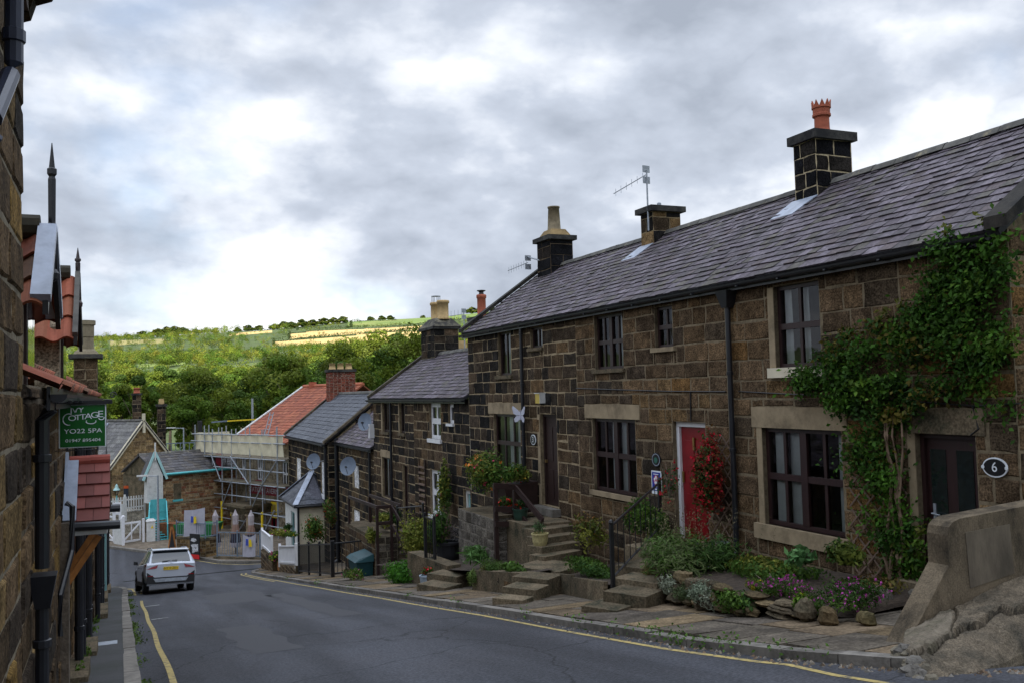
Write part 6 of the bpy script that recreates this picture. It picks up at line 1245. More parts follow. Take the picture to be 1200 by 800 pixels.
bush('cascading_plant', 'dark green plant cascading over the rockery stones below the wide window', 'plant', (7.02, 9.6, -2.72), (.16, .5, .18), 1300, .05, GD + G1, seed=93, low=1, stems=False, blobs=10)
bush('cascading_plant', 'grey green plant cascading over the rockery between the two silver plants', 'plant', (7.3, 11.1, -2.95), (.16, .4, .2), 1000, .05, [(.10, .12, .07), (.07, .10, .05)], seed=94, low=1, stems=False, blobs=9)
bush('fuchsia_bush', 'red flowering fuchsia climbing the grey trellis beside the red door', 'bush', (8.98, 12.93, -1.75), (.26, .46, 1.0), 3200, .07, GD + [(.14, .035, .02), (.10, .05, .02), (.18, .03, .025)], flowers=[((.55, .012, .03), 260, .06)], seed=16, blobs=14, low=1, aspect=.45)
bush('fuchsia_spray', 'thin arching fuchsia spray with red flowers hanging before the red door', 'plant', (8.75, 13.75, -1.75), (.2, .34, .6), 200, .06, GD, flowers=[((.48, .012, .03), 28, .05)], seed=17, low=1, aspect=.4)
mb = MB(); mb.lathe((8.85, 12.5, -2.75), [(.14, 0), (.18, .22), (.17, .22), (.15, .18)], 14); tag(mb.build('flower_pot', M('dark green glaze', (.015, .035, .025), .3, .2, 5, attr=False)), 'dark green pot at the foot of the drainpipe', 'pot')

# ---- steps and rail of the red-door house
steps('worn stone steps with black railings up to the red door', [(6.52, 11.95, -3.14, .28, .30, .5), (6.98, 12.0, -2.99, .30, .36, .5), (7.42, 12.4, -2.92, .32, .40, .45), (7.9, 12.95, -2.86, .42, .46, .4), (8.8, 13.9, -2.79, .52, .62, .1)], 3)
def iron_rail(lab, a, b, h, n=8, scroll=True, hb=.08):
    e = T('iron_railing', lab, 'railing', a); a, b = V(a), V(b); z = V((0, 0, 1))
    mb = MB(); mb.tube([a + z * h, b + z * h], .02, 8); mb.bar(a + z * hb, b + z * hb, .035, .012); mb.build('rail', mBLACK, e)
    for k in range(1, n): p = a.lerp(b, k / n); mb = MB(); mb.tube([p + z * hb, p + z * (h - .01)], .0085, 6); mb.build('baluster', mBLACK, e)
    for p in (a, b): mb = MB(); mb.bar(p - z * .1, p + z * (h + .03), .055, .055); mb.lathe(p + z * (h + .03), [(.03, 0), (.042, .03), (.03, .06), (.005, .075)], 8); mb.build('post', mBLACK, e)
    return e
iron_rail('black iron railing rising beside the steps to the red door', (6.95, 12.6, -2.99), (9.05, 14.55, -2.62), .86, 9)
# slab-edged bed between the two flights
rr = random.Random(8); pts = [(7.5, 16.5), (7.35, 15.5), (7.22, 14.6), (7.1, 13.75), (7.0, 13.0)]; sb_ = T('stone_edging', 'upright stone slabs edging the bed between the two flights of steps', 'edging', (7.2, 14.6, pv(14.6)))
for (x0, y0_), (x1, y1_) in zip(pts, pts[1:]):
    mb = MB(); k = rr.uniform(.7, 1.1); mb.col = (k, k, k); h = rr.uniform(.28, .36); d = V((x1 - x0, y1_ - y0_, 0)); n_ = V((-d.y, d.x, 0)).normalized() * .035; a = V((x0, y0_, pv(y0_))) + d * .01; b = V((x1, y1_, pv(y1_))) - d * .01; up_ = V((.05, 0, h)); dn = V((0, 0, -.2))
    mb.hexa([a - n_ + dn, b - n_ + dn, b + n_ + dn, a + n_ + dn, a - n_ + up_, b - n_ + up_, b + n_ + up_, a + n_ + up_]); mb.build('slab', mSTEP, sb_, bevel=.015)
mb = MB(); mb.grid([[V((x + .05, y, pv(y) + .24)), V((9.28, y, pv(y) + .34))] for x, y in pts]); ST(mb.build('soil', mSOIL, None))
bush('ground_cover', 'dark green ground cover filling the slab edged bed', 'plant', (7.75, 14.6, -3.28), (.42, 1.2, .24), 3200, .055, GD + G1, seed=21, blobs=12, stems=False)
bush('rose_bush', 'straggly yellow leaved rose bush beside the steps of number 3', 'bush', (8.5, 16.3, -2.95), (.4, .55, .55), 900, .075, GO + GY, flowers=[((.4, .16, .03), 6, .05)], seed=22, low=1)
bush('climbing_shrub', 'leafy climbing shrub against the wall behind the iron railing', 'bush', (8.95, 15.0, -2.55), (.22, .85, .55), 1700, .085, [(.06, .12, .02), (.09, .15, .03), (.04, .085, .02)], seed=23, low=1, blobs=12)

# ---- steps, wall, wooden rail and flower box of number 3
steps('worn stone steps turning up to the dark door of number 3', [(6.12, 14.6, -3.5, .18, .30, .62), (6.52, 14.95, -3.42, .24, .34, .62), (6.95, 15.4, -3.36, .28, .38, .6), (7.7, 16.45, -3.42, .46, .55, .45), (8.2, 17.25, -3.34, .52, .24, .3), (8.34, 17.6, -3.22, .52, .24, .25), (8.46, 17.95, -3.10, .52, .24, .2), (8.58, 18.35, -2.99, .54, .26, .15), (8.66, 19.05, -2.94, .56, .55, 0)], 6)
pw = T('landing_wall', 'grey block landing with a paved top below the window of number 3', 'landing', (7.6, 18.2, pv(18.2)))
fl = F((7.9, 19.6), (1, 0, 0), (0, -1, 0)); PG = [((.19, .17, .14), 3), ((.15, .135, .115), 2), ((.12, .105, .085), 1)]
facade('front_face', fl, 0, .95, -4.7, -2.9, pal=PG, parent=pw, seed=31, mort=(.22, .2, .17), course=(.2, .24), blen=(.25, .4)); fl2 = F((7.9, 19.6), (0, 1, 0), (-1, 0, 0)); facade('side_face', fl2, 0, 2.7, -5, -2.95, pal=PG, parent=pw, seed=32, mort=(.2, .18, .15), course=(.2, .24), blen=(.25, .4))
mb = MB(); mb.col = (.8, .8, .8); mb.box((7.91, 19.62, -5), (9.28, 22.28, -2.955)); mb.box((7.88, 19.57, -2.9), (8.86, 19.72, -2.84)); mb.box((7.91, 19.62, -2.954), (8.84, 19.7, -2.901)); mb.build('landing_core', mSTEP, pw)
wr = T('wooden_railing', 'dark brown wooden handrail around the landing of number 3', 'railing', (7.8, 19.53, -4.2))
for (a, b, w_) in (((7.82, 19.53, -4.0), (7.82, 19.53, -2.16), .09), ((8.3, 19.53, -4.0), (8.3, 19.53, -2.28), .09), ((8.47, 18.5, -4.0), (8.47, 18.5, -2.86), .09)): mb = MB(); mb.bar(a, b, w_, w_); mb.build('post', mBROWN, wr, bevel=.006)
for (a, b) in (((7.76, 19.5, -2.14), (8.34, 19.5, -2.21)), ((8.3, 19.5, -2.21), (8.49, 18.46, -2.86)), ((7.78, 19.47, -2.66), (8.32, 19.47, -2.72)), ((8.3, 19.47, -2.72), (8.49, 18.46, -3.4)), ((7.78, 19.47, -3.0), (8.34, 19.47, -3.05)), ((8.32, 19.47, -3.05), (8.49, 18.49, -3.76))): mb = MB(); mb.bar(a, b, .05, .12); mb.build('rail', mBROWN, wr, bevel=.006)
mb = MB(); mb.hexa([(8.5, 20.4, -2.95), (9.25, 20.4, -2.95), (9.25, 20.85, -2.95), (8.5, 20.85, -2.95), (8.38, 20.32, -2.30), (9.25, 20.32, -2.20), (9.25, 20.9, -2.20), (8.38, 20.9, -2.30)]); tag(mb.build('flower_box', mBROWN, None, bevel=.01), 'long dark brown timber flower box on the landing of number 3', 'planter')
bush('box_flowers', 'green plants with red and yellow blooms filling the dark timber flower box', 'flowers', (8.75, 20.6, -2.08), (.48, .4, .30), 1500, .08, G1 + GY, flowers=[((.65, .03, .015), 16, .08), ((.7, .42, .03), 10, .06)], seed=33, low=1, blobs=10, stems=False)
bush('climbing_rose', 'climbing rose with peach and pink blooms left of the wooden handrail', 'rose', (8.3, 21.3, -2.1), (.5, 1.15, .8), 3000, .085, G1 + GY, flowers=[((.80, .27, .05), 22, .13), ((.6, .05, .12), 20, .09)], seed=34, low=1, blobs=16)
bush('red_geranium', 'red geranium poking between the rails of the wooden handrail', 'flowers', (8.15, 19.85, -2.62), (.25, .2, .2), 380, .08, G1, flowers=[((.7, .02, .01), 14, .08)], seed=35)
def potted(lab, c, r, h, mat, pal, n=500, pr=.22, size=.06, flowers=(), seed=0, name='potted_plant', aspect=.3, up=.5):
    e = bush(name, lab, 'plant pot', (c[0], c[1], c[2] + h + pr * .5), (pr, pr, pr * 1.1), n, size, pal, flowers=flowers, seed=seed, low=.6, aspect=aspect, blobs=6, up=up)
    mb = MB(); mb.col = (1, 1, 1); mb.lathe(c, [(r * .78, 0), (r * .92, h * .3), (r, h * .86), (r * 1.08, h * .88), (r * 1.08, h), (r * .92, h), (r * .9, h * .85)], 18); mb.build('pot', mat, e, smooth=False); return e
mSTRAW = M('straw coloured basket pot', (.42, .36, .17), .85, .3, 30, bump=.01, bscale=60)
potted('woven straw coloured pot with a spiky green plant on the steps of number 3', (8.0, 17.55, -3.22), .17, .25, mSTRAW, GD + [(.06, .12, .05)], pr=.2, seed=41, aspect=.15, up=1)
potted('dark green pot behind the straw coloured pot at the top of the steps', (8.35, 19.35, -2.94), .17, .26, M('green pot', (.02, .05, .035), .4, .2, 6), GD, n=250, pr=.16, flowers=[((.6, .02, .01), 5, .06)], seed=42)

# ---- beds and steps of the teal-door cottage
lw = T('garden_wall', 'low brown stone bed wall between the two lower flights of steps', 'wall', (6.75, 17, pv(17))); LW = F((6.78, 15.75), (0.02, 1, 0), (-1, 0.02, 0))
facade('stones', LW, 0, 2.7, -4.5, -3.62, pal=PAL_MID, parent=lw, seed=51, mort=(.17, .14, .1), course=(.1, .17), blen=(.16, .34), top=lambda u: pv(15.75 + u) + .40); mb = MB(); mb.col = (.9, .9, .9); mb.hexa([(6.79, 15.75, -4.5), (7.05, 15.75, -4.5), (7.05, 18.4, -4.5), (6.79, 18.4, -4.5), (6.79, 15.75, pv(15.75) + .39), (7.05, 15.75, pv(15.75) + .39), (7.05, 18.4, pv(18.4) + .39), (6.79, 18.4, pv(18.4) + .39)]); mb.build('core', mSTEP, lw)
mb = MB(); mb.grid([[V((6.9, y, pv(y) + .36)), V((7.5, y, pv(y) + .4))] for y in (15.8, 17, 17.95)] + [[V((6.9, y, pv(y) + .36)), V((9.2, y, pv(y) + .5))] for y in (22.65, 24, 25, 27)]); ST(mb.build('soil', mSOIL))
mb = MB(); mb.grid([[V((6.95, y, pv(y) + .36)), V((7.88 if y > 19.5 else 8.4, y, pv(y) + .42))] for y in (18, 19, 19.6, 20, 21, 22.6)]); ST(mb.build('soil', mSOIL))
bush('low_mound', 'rounded green mound plant above the low bed wall', 'plant', (6.98, 17.75, -3.66), (.3, .5, .24), 2200, .035, [(.05, .10, .025), (.07, .12, .03), (.09, .09, .03)], seed=52, stems=False)
bush('trailing_plant', 'light green cushion plant trailing down the low bed wall', 'plant', (6.74, 18.2, -3.9), (.1, .16, .26), 700, .035, [(.13, .19, .06), (.10, .16, .05)], seed=53, low=1, stems=False)
bush('iris_leaves', 'fan of sword shaped leaves at the left of the low bed wall', 'plant', (7.05, 18.9, -3.62), (.32, .45, .32), 200, .36, [(.07, .14, .05), (.05, .11, .03)], seed=54, aspect=.1, stems=False, up=0)
bush('bed_plants', 'mixed bright green leaves at the foot of the grey landing wall', 'plant', (6.98, 16.6, -3.45), (.18, .5, .2), 600, .08, [(.09, .17, .04), (.05, .1, .02)], seed=55, stems=False)
steps('short stone steps with black iron gate posts below the teal door', [(6.45, 19.55, -4.20, .28, .42, .5), (6.85, 19.95, -4.08, .30, .45, .5), (7.0, 20.9, -3.98, .18, .6, .1), (7.0, 22.3, -4.05, .19, .7, .1)], 9)
gp = T('iron_gate', 'tall black iron gate and posts at the short steps below the teal door', 'gate', (7.0, 21.6, -4.6))
for (x, y) in ((6.9, 21.95), (6.9, 21.2)): mb = MB(); mb.bar((x, y, -4.7), (x, y, -2.95), .055, .055); mb.build('post', mBLACK, gp)
for k in range(1, 5): mb = MB(); mb.tube([(6.9, 21.95 - .15 * k, -4.4), (6.9, 21.95 - .15 * k, -3.1)], .01, 5); mb.build('bar', mBLACK, gp)
mb = MB(); mb.bar((6.9, 21.95, -3.05), (6.9, 21.2, -3.05), .03, .03); mb.bar((6.9, 21.95, -4.35), (6.9, 21.2, -4.35), .03, .03); mb.bar((6.9, 21.2, -3.9), (6.9, 21.95, -4.1), .03, .03); mb.build('rail', mBLACK, gp)
iron_rail('black iron railing in front of the white ground floor window', (8.0, 25.6, -4.75), (8.0, 28.3, -5.1), 1.5, 14)
bush('climbing_plant', 'tall climbing plant between the white window and the teal door', 'plant', (9.0, 26.6, -3.1), (.22, .45, 1.35), 1500, .10, G1 + GY, flowers=[((.6, .08, .06), 6, .06)], seed=61, low=1, blobs=16)
e = T('ladder_trellis', 'narrow dark ladder trellis on the wall left of the white ground floor window', 'trellis', (9.2, 29.6, -4.2)); mb = MB()
for k in range(9): mb.bar((9.24, 29.3, -4.0 + k * .19), (9.24, 29.95, -4.0 + k * .19), .03, .06)
mb.build('rungs', mLATH, e); mb = MB()
for y in (29.3, 29.95): mb.bar((9.26, y, -4.2), (9.26, y, -2.2), .03, .03)
mb.build('rails', mBROWN, e)
potted('square black planter with a grey heather behind the iron gate', (8.0, 23.4, -4.45), .34, .5, M('black planter', (.015, .015, .018), .6, .2, 6), [(.12, .12, .13), (.16, .14, .16)], pr=.36, size=.05, n=800, seed=62)
potted('pale blue pot of red geraniums beside the short steps', (6.55, 20.75, pv(20.75)), .17, .26, M('pale blue pot', (.30, .36, .42), .5, .2, 5), G1, n=200, pr=.15, size=.08, flowers=[((.65, .01, .03), 14, .07)], seed=63)
bush('golden_shrub', 'tall golden green shrub beside the railed flight of steps', 'bush', (7.5, 24.6, -4.15), (.55, .75, .95), 3600, .085, GY + [(.10, .14, .025)], seed=64, low=.9, blobs=14)
bush('green_mound', 'large bright green leafy mound on the pavement edge', 'bush', (6.75, 23.3, pv(23.3) + .12), (.55, .95, .48), 4200, .075, [(.04, .13, .012), (.055, .16, .02), (.03, .10, .015)], seed=65, low=.4, blobs=14, stems=False)
bush('teal_bush', 'dark leafy bush between the teal door and the climbing rose', 'bush', (7.75, 23.2, -3.7), (.35, .6, .7), 1500, .09, G1, flowers=[((.55, .04, .12), 7, .08)], seed=66, low=1)

# ---- railed flight of the blackened cottage
steps('stone flight with dark handrails up to the door of the blackened cottage', [(8.55, 28.3 + .5 * k, -5.45 + .155 * k, .52, .30, 0) for k in range(6)] + [(8.6, 31.9, -4.56, .66, .7, 0)], 12)
fw2 = T('landing_wall', 'dark block wall beside the flight of the blackened cottage', 'wall', (7.7, 28.3, pv(28.3))); fl = F((7.25, 28.2), (1, 0, 0), (0, -1, 0)); facade('front_face', fl, 0, .72, -6.2, -4.45, pal=[((.17, .15, .12), 2), ((.10, .085, .065), 2)], parent=fw2, seed=71, mort=(.22, .19, .14), course=(.2, .25), blen=(.25, .4)); fl2 = F((7.25, 28.2), (0, 1, 0), (-1, 0, 0)); facade('side_face', fl2, 0, 4.2, -6.9, -4.55, pal=PAL_MID, parent=fw2, seed=72, mort=(.2, .17, .12))
mb = MB(); mb.col = (.7, .7, .7); mb.box((7.26, 28.21, -6.8), (8.0, 32.4, -4.46)); mb.build('core', mSTEP, fw2)
wr = T('wooden_railing', 'dark handrail beside the flight of the blackened cottage', 'railing', (7.3, 28.1, -5.8))
for (a, b) in (((7.3, 28.1, -5.7), (7.3, 28.1, -3.5)), ((7.75, 28.1, -5.6), (7.75, 28.1, -3.5)), ((8.0, 27.0, -5.6), (8.0, 27.0, -4.35)), ((8.05, 32, -4.5), (8.05, 32, -3.55)), ((7.3, 31.9, -4.5), (7.3, 31.9, -3.55))): mb = MB(); mb.bar(a, b, .08, .08); mb.build('post', mBROWN, wr)
for (a, b) in (((7.3, 28.08, -3.5), (7.75, 28.08, -3.5)), ((7.75, 28.08, -3.5), (8.02, 26.95, -4.35)), ((7.75, 28.08, -4.1), (8.02, 26.95, -4.95)), ((7.3, 28.08, -4.0), (7.75, 28.08, -4.0)), ((7.3, 28.1, -3.5), (7.3, 31.9, -3.55)), ((8.05, 28.1, -3.5), (8.05, 32, -3.55))): mb = MB(); mb.bar(a, b, .05, .10); mb.build('rail', mBROWN, wr)
bush('pot_plants', 'leafy pot plants on the landing of the blackened cottage', 'plants', (7.9, 29.2, -4.1), (.5, .5, .38), 1100, .11, G1 + GY, seed=73, low=.9, stems=False)
bush('wall_plant', 'pale green plant hanging from the dark handrail post', 'plant', (7.2, 28.4, -4.5), (.25, .3, .4), 600, .1, GY, seed=74, low=1, stems=False)
gb = T('grit_bin', 'dark teal plastic grit bin on the pavement by the blackened cottage', 'bin', (6.9, 28.8, pv(28.8))); mGB = M('dark teal plastic', (.008, .05, .06), .5, .2, 5, attr=False); z = pv(28.8)
mb = MB(); mb.hexa([(6.75, 28.4, z - .1), (7.2, 28.4, z - .1), (7.2, 29.35, z - .2), (6.75, 29.35, z - .2), (6.68, 28.3, z + .5), (7.2, 28.3, z + .5), (7.2, 29.45, z + .5), (6.68, 29.45, z + .5)]); mb.build('body', mGB, gb, bevel=.02); mb = MB(); mb.hexa([(6.62, 28.25, z + .5), (7.22, 28.25, z + .5), (7.22, 29.5, z + .5), (6.62, 29.5, z + .5), (6.75, 28.3, z + .60), (7.22, 28.3, z + .72), (7.22, 29.45, z + .72), (6.75, 29.45, z + .60)]); mb.build('lid', mGB, gb, bevel=.02)
bush('wild_flowers', 'straggling pink wild flowers beside the grit bin', 'flowers', (6.3, 27.0, pv(27) + .1), (.3, .8, .28), 900, .07, G1 + GY, flowers=[((.5, .1, .25), 18, .05)], seed=75, stems=False)
# ---- front of the porch house
railing('iron_railing', [(6.25, 29.9, pv(29.9)), (6.2, 31.6, pv(31.6)), (6.15, 33.3, pv(33.3)), (6.1, 35.0, pv(35))], 1.05, 'black iron railing and gate in front of the narrow low cottage', mBLACK)
railing('iron_railing', [(6.3, 29.9, pv(29.9)), (8.3, 30.1, pv(29.9))], 1.05, 'black iron railing running back to the wall beside the grit bin', mBLACK)
def whitefence(p, q, h, lab):
    e = T('white_fence', lab, 'fence', p); p, q = V(p), V(q); L_ = (q - p).length; z = V((0, 0, 1)); m = int(L_ / .13)
    mb = MB()
    for k in range(m): a = p.lerp(q, (k + .15) / m); b = p.lerp(q, (k + .8) / m); n_ = (q - p).normalized().cross(z) * .02; mb.prism([a, b, b + z * h, a + z * h], n_)
    mb.build('pickets', mWHITE, e); mb = MB(); mb.bar(p + z * (h + .02), q + z * (h + .02), .09, .05); mb.bar(p + z * .1 , q + z * .1, .06, .06); mb.build('rails', mWHITE, e)
    for a in (p, q): mb = MB(); mb.bar(a - z * .1, a + z * (h + .12), .1, .1); mb.build('post', mWHITE, e)
whitefence((6.1, 35.6, pv(35.6) + .28), (6.05, 39.2, pv(39.2) + .28), .72, 'white boarded fence in front of the orange berried bush')
whitefence((5.95, 40.7, pv(40.7) + .62), (5.95, 43.6, pv(43.6) + .95), .75, 'white boarded fence on the stone wall at the lane corner')
gw_ = T('garden_wall', 'low stone garden wall at the lane corner below the white fence', 'wall', (5.95, 42, pv(42))); fl = F((5.93, 40.4), (0, 1, 0), (-1, 0, 0)); facade('stones', fl, 0, 3.5, -8.6, -6.9, pal=PAL_MID, parent=gw_, seed=81, mort=(.2, .16, .11), course=(.15, .22), blen=(.25, .5), top=lambda u: pv(40.4 + u * .6) + .62)
mb = MB(); mb.col = (.8, .75, .7); mb.hexa([(5.94, 40.4, -8.6), (6.25, 40.4, -8.6), (6.25, 43.85, -8.6), (5.94, 43.85, -8.6), (5.94, 40.4, pv(40.4) + .6), (6.25, 40.4, pv(40.4) + .6), (6.25, 43.85, pv(43) + .8), (5.94, 43.85, pv(43) + .8)]); mb.build('core', mSTEP, gw_)
gw_ = T('garden_wall', 'low stone garden wall below the white fence by the berried bush', 'wall', (6.1, 37, pv(37))); fl = F((6.05, 35.4), (0, 1, 0), (-1, 0, 0)); facade('stones', fl, 0, 4.0, -8, -6.3, pal=PAL_MID, parent=gw_, seed=82, mort=(.2, .16, .11), course=(.12, .18), blen=(.2, .45), top=lambda u: pv(35.4 + u) + .3); mb = MB(); mb.col = (.7, .65, .6); mb.hexa([(6.06, 35.4, -8), (6.3, 35.4, -8), (6.3, 39.4, -8), (6.06, 39.4, -8), (6.06, 35.4, pv(35.4) + .28), (6.3, 35.4, pv(35.4) + .28), (6.3, 39.4, pv(39.4) + .28), (6.06, 39.4, pv(39.4) + .28)]); mb.build('core', mSTEP, gw_)
bush('berry_bush', 'loose bush with orange berries in front of the white porch', 'bush', (7.75, 40.6, -5.95), (.55, .7, 1.05), 1300, .12, GO + G1, flowers=[((.5, .10, .03), 50, .09)], seed=83, low=1, blobs=14)
bush('climbing_shrub', 'climbing shrub with red flowers on the wall beside the drainpipe', 'bush', (8.6, 41.3, -5.5), (.4, .6, 1.0), 1100, .13, G1 + GO, flowers=[((.55, .04, .04), 12, .1)], seed=84, low=1)
bush('garden_flowers', 'colourful flowers behind the white fence at the lane corner', 'flowers', (7.0, 44.0, -6.4), (.8, .7, .3), 1200, .11, G1 + GY, flowers=[((.5, .05, .25), 24, .1), ((.7, .5, .05), 16, .1)], seed=85, stems=False)
bush('garden_flowers', 'pink and yellow potted flowers between the two white fences', 'flowers', (6.1, 40.0, -6.75), (.35, .45, .35), 500, .1, G1, flowers=[((.65, .08, .25), 18, .1), ((.6, .65, .05), 14, .1)], seed=86, low=1, stems=False)
bush('hanging_basket', 'dark hanging basket on the white porch wall', 'basket', (7.5, 45.9, -6.4), (.25, .25, .3), 350, .1, GD, seed=87, low=1, stems=False)
mb = MB(); x0 = 6.15; mb.box((6.1, 39.75, pv(40)), (6.5, 40.25, pv(40) + .5)); tag(mb.build('wooden_stand', mORTIM, None, bevel=.02), 'small orange wooden stand between the two white fences', 'stand')

# ---- concrete ramp wall and broken apron in the corner
rw_ = T('ramp_wall', 'weathered concrete parapet with a sloped rounded end beside the door of number 6', 'wall', (7.3, 6.6, -2.4))
pr_ = [(6.56, -2.5), (7.19, -1.76), (7.19, -1.48), (7.215, -1.405), (7.27, -1.36), (7.36, -1.335), (12.4, -1.03), (12.4, -3), (6.56, -3)]
mb = MB(); mb.prism([(x, 6.5, z) for x, z in pr_], (0, .24, 0)); mb.build('parapet', mCONC, rw_, bevel=.03)
mb = MB(); mb.prism([(7.42, 6.494, -1.47), (8.02, 6.494, -1.44), (8.05, 6.494, -1.92), (7.45, 6.494, -2.0)], (0, .02, 0)); mb.build('cement_panel', M('dark cement render', (.13, .105, .075), .92, .45, 3, bump=.003, bscale=50, attr=False, stretch=(1, 1, .4)), rw_, bevel=.004)
ap = T('broken_apron', 'cracked and broken concrete apron sloping from the ramp wall to the road', 'apron', (7, 6, -2.3))
topE = [(6.58, 6.49, -2.36), (6.95, 6.49, -2.26), (7.4, 6.49, -2.16), (8.2, 6.49, -1.98), (9, 6.49, -1.82), (10.5, 6.49, -1.6), (12.5, 6.49, -1.4)]
botE = [(6.0, 5.93, -2.42), (5.85, 5.5, -2.39), (6.25, 5.42, -2.38), (7.2, 5.75, -2.43), (8.2, 6.05, -2.46), (10.5, 6.2, -2.48), (12.5, 6.25, -2.48)]
def surf(s, t): i = min(int(s), 5); f = s - i; a = V(topE[i]).lerp(V(topE[i + 1]), f); b = V(botE[i]).lerp(V(botE[i + 1]), f); p = a.lerp(b, t); h = .07 * math.sin(t * PI) + .05 * (1 - t) * 0; return p + V((0, 0, h + .012 * math.sin(s * 9 + t * 7) * math.sin(t * 11 + s * 4)))
from mathutils import noise as mnoise
mb = MB(); n1, n2 = 150, 46; rows = []; info = []
for i in range(n1 + 1):
    s = 6 * (i / n1) ** 1.5; row = []; ci = .50 + .07 * math.sin(s * 2.3) + .12 * mnoise.noise((s * 2.2, 3, 0)) + (.22 - .15 * s if s < 1.5 else 0)
    for j in range(n2 + 1):
        t = j / n2; p = surf(s, t); c2 = 1.55 + .1 * math.sin(t * 9)
        h = .012 * mnoise.noise(p * 3.1) + .010 * abs(mnoise.noise(p * 13)) + .009 * mnoise.noise(p * 40)
        if s > .35: h -= .06 * math.exp(-((t - ci) / .013) ** 2)
        if t < ci: h += .05
        if t < ci and s < 2.4: h -= .05 * math.exp(-((s - c2) / .035) ** 2)
        if t > .96 or s < .03: h -= .03
        row.append(p + V((0, 0, h)))
    rows.append(row); info.append((s, ci))
for mi in (0, 1):
    pass
base_ = len(mb.v)
for r_ in rows: mb.v += [tuple(p) for p in r_]
w_ = n2 + 1
for i in range(n1):
    for j in range(n2):
        s, ci = info[i]; mb.f.append((i * w_ + j, i * w_ + j + 1, (i + 1) * w_ + j + 1, (i + 1) * w_ + j)); mb.k.append(1 if (s < 1.5 and j / n2 < ci) else 0); k_ = .55 if abs(j / n2 - ci) < .022 and s > .35 else 1; mb.c.append((k_, k_, k_))
edge = [r_[-1] for r_ in rows]; mb.grid([edge, [p - V((0, 0, .2)) for p in edge]]); edge = rows[0]; mb.grid([edge, [p - V((0, 0, .2)) for p in edge]])
mb.build('apron_surface', [mAGG, mAGG2], ap)
rr = random.Random(31); pts = []
for k in range(40): s = rr.uniform(0, .9); t = rr.uniform(.5, 1.05) if s < .5 else rr.uniform(.85, 1.08); p = surf(s, min(t, 1)); r = rr.uniform(.03, .075); pts.append(((p.x + rr.uniform(-.05, .03), p.y + rr.uniform(-.04, .04), p.z + r * .15 - .03), (r * 1.2, r, r * .8)))
rocks('rubble_stones', 'loose broken stones where the concrete apron has crumbled', 'stones', pts, 8, mKERB)

# ---- small things fixed to the walls
nb = T('house_number', 'black oval plaque with a white 6 beside the dark door', 'sign', (9.28, 7.66, -1.04)); NBK = M('plaque black', (.01, .01, .012), .35, .05, 5, attr=False)
def oval(f, u, z, a, b, n0, n1, mat, par, name, k=28):
    mb = MB(); P_ = [f.p(u + a * math.cos(2 * PI * i / k), z + b * math.sin(2 * PI * i / k), n0) for i in range(k)]; mb.prism(P_, f.N * (n1 - n0)); return mb.build(name, mat, par)
oval(FTX, -7.66, -1.035, .165, .115, .018, .034, mSWH, nb, 'rim'); oval(FTX, -7.66, -1.035, .148, .098, .035, .038, NBK, nb, 'plate'); put_text('number', '6', FTX, -7.66, -1.035, .040, .16, mSWH, nb)
for s_ in (-1, 1): oval(FTX, -7.66 + s_ * .155, -1.035, .022, .022, .0345, .041, mSWH, nb, 'fixing', 10)
nb = T('house_number', 'black oval plaque with a white 3 beside the dark panelled door', 'sign', (9.28, 20.55, -1.2)); oval(FTX, -20.58, -1.22, .15, .125, .018, .034, mSWH, nb, 'rim'); oval(FTX, -20.58, -1.22, .13, .106, .035, .038, NBK, nb, 'plate'); put_text('number', '3', FTX, -20.58, -1.22, .040, .19, mSWH, nb)
wp = T('wall_plaque', 'round black plaque with a green and blue picture left of the red door', 'plaque', (9.28, 14.98, -1.37)); oval(FTX, -14.98, -1.375, .15, .13, .015, .035, NBK, wp, 'plate'); oval(FTX, -14.98, -1.375, .135, .115, .036, .038, mLEAD, wp, 'ring'); oval(FTX, -14.98, -1.375, .12, .10, .039, .040, NBK, wp, 'field'); oval(FTX, -14.98, -1.385, .06, .055, .041, .043, M('plaque green', (.03, .14, .10), .5, .3, 25, attr=False), wp, 'picture')
bs = T('guest_sign', 'blue and white guest house sign with a red rose emblem above the iron railing', 'sign', (9.28, 15, -1.8)); mb = MB(); FTX.box(mb, -15.17, -2.02, -14.83, -1.585, .016, .03); mb.build('border', mSWH, bs, bevel=.004)
mb = MB(); FTX.box(mb, -15.145, -1.96, -14.855, -1.61, .031, .033); mb.build('panel', M('sign blue', (.012, .03, .30), .4, .1, 4, attr=False), bs); mRS = M('sign red', (.5, .03, .04), .4, .1, 5, attr=False)
oval(FTX, -15, -1.76, .088, .095, .034, .035, mRS, bs, 'emblem')
for k in range(5): a = 2 * PI * k / 5 + .3; oval(FTX, -15 + .05 * math.cos(a), -1.76 + .055 * math.sin(a), .028, .03, .036, .037, mSWH, bs, 'petal', 12)
oval(FTX, -15, -1.76, .022, .024, .038, .039, mRS, bs, 'centre', 12)
mb = MB(); FTX.box(mb, -15.09, -1.655, -14.91, -1.64, .034, .035); FTX.box(mb, -15.05, -1.89, -14.95, -1.875, .034, .035); FTX.box(mb, -15.11, -1.94, -14.89, -1.915, .034, .035); mb.build('small_print', mSWH, bs)
bf = T('butterfly_ornament', 'large pale metal butterfly ornament beside the drainpipe of number 3', 'ornament', (9.2, 21, -.6)); mBF = M('pale grey metal', (.46, .47, .56), .5, .15, 6, attr=False)
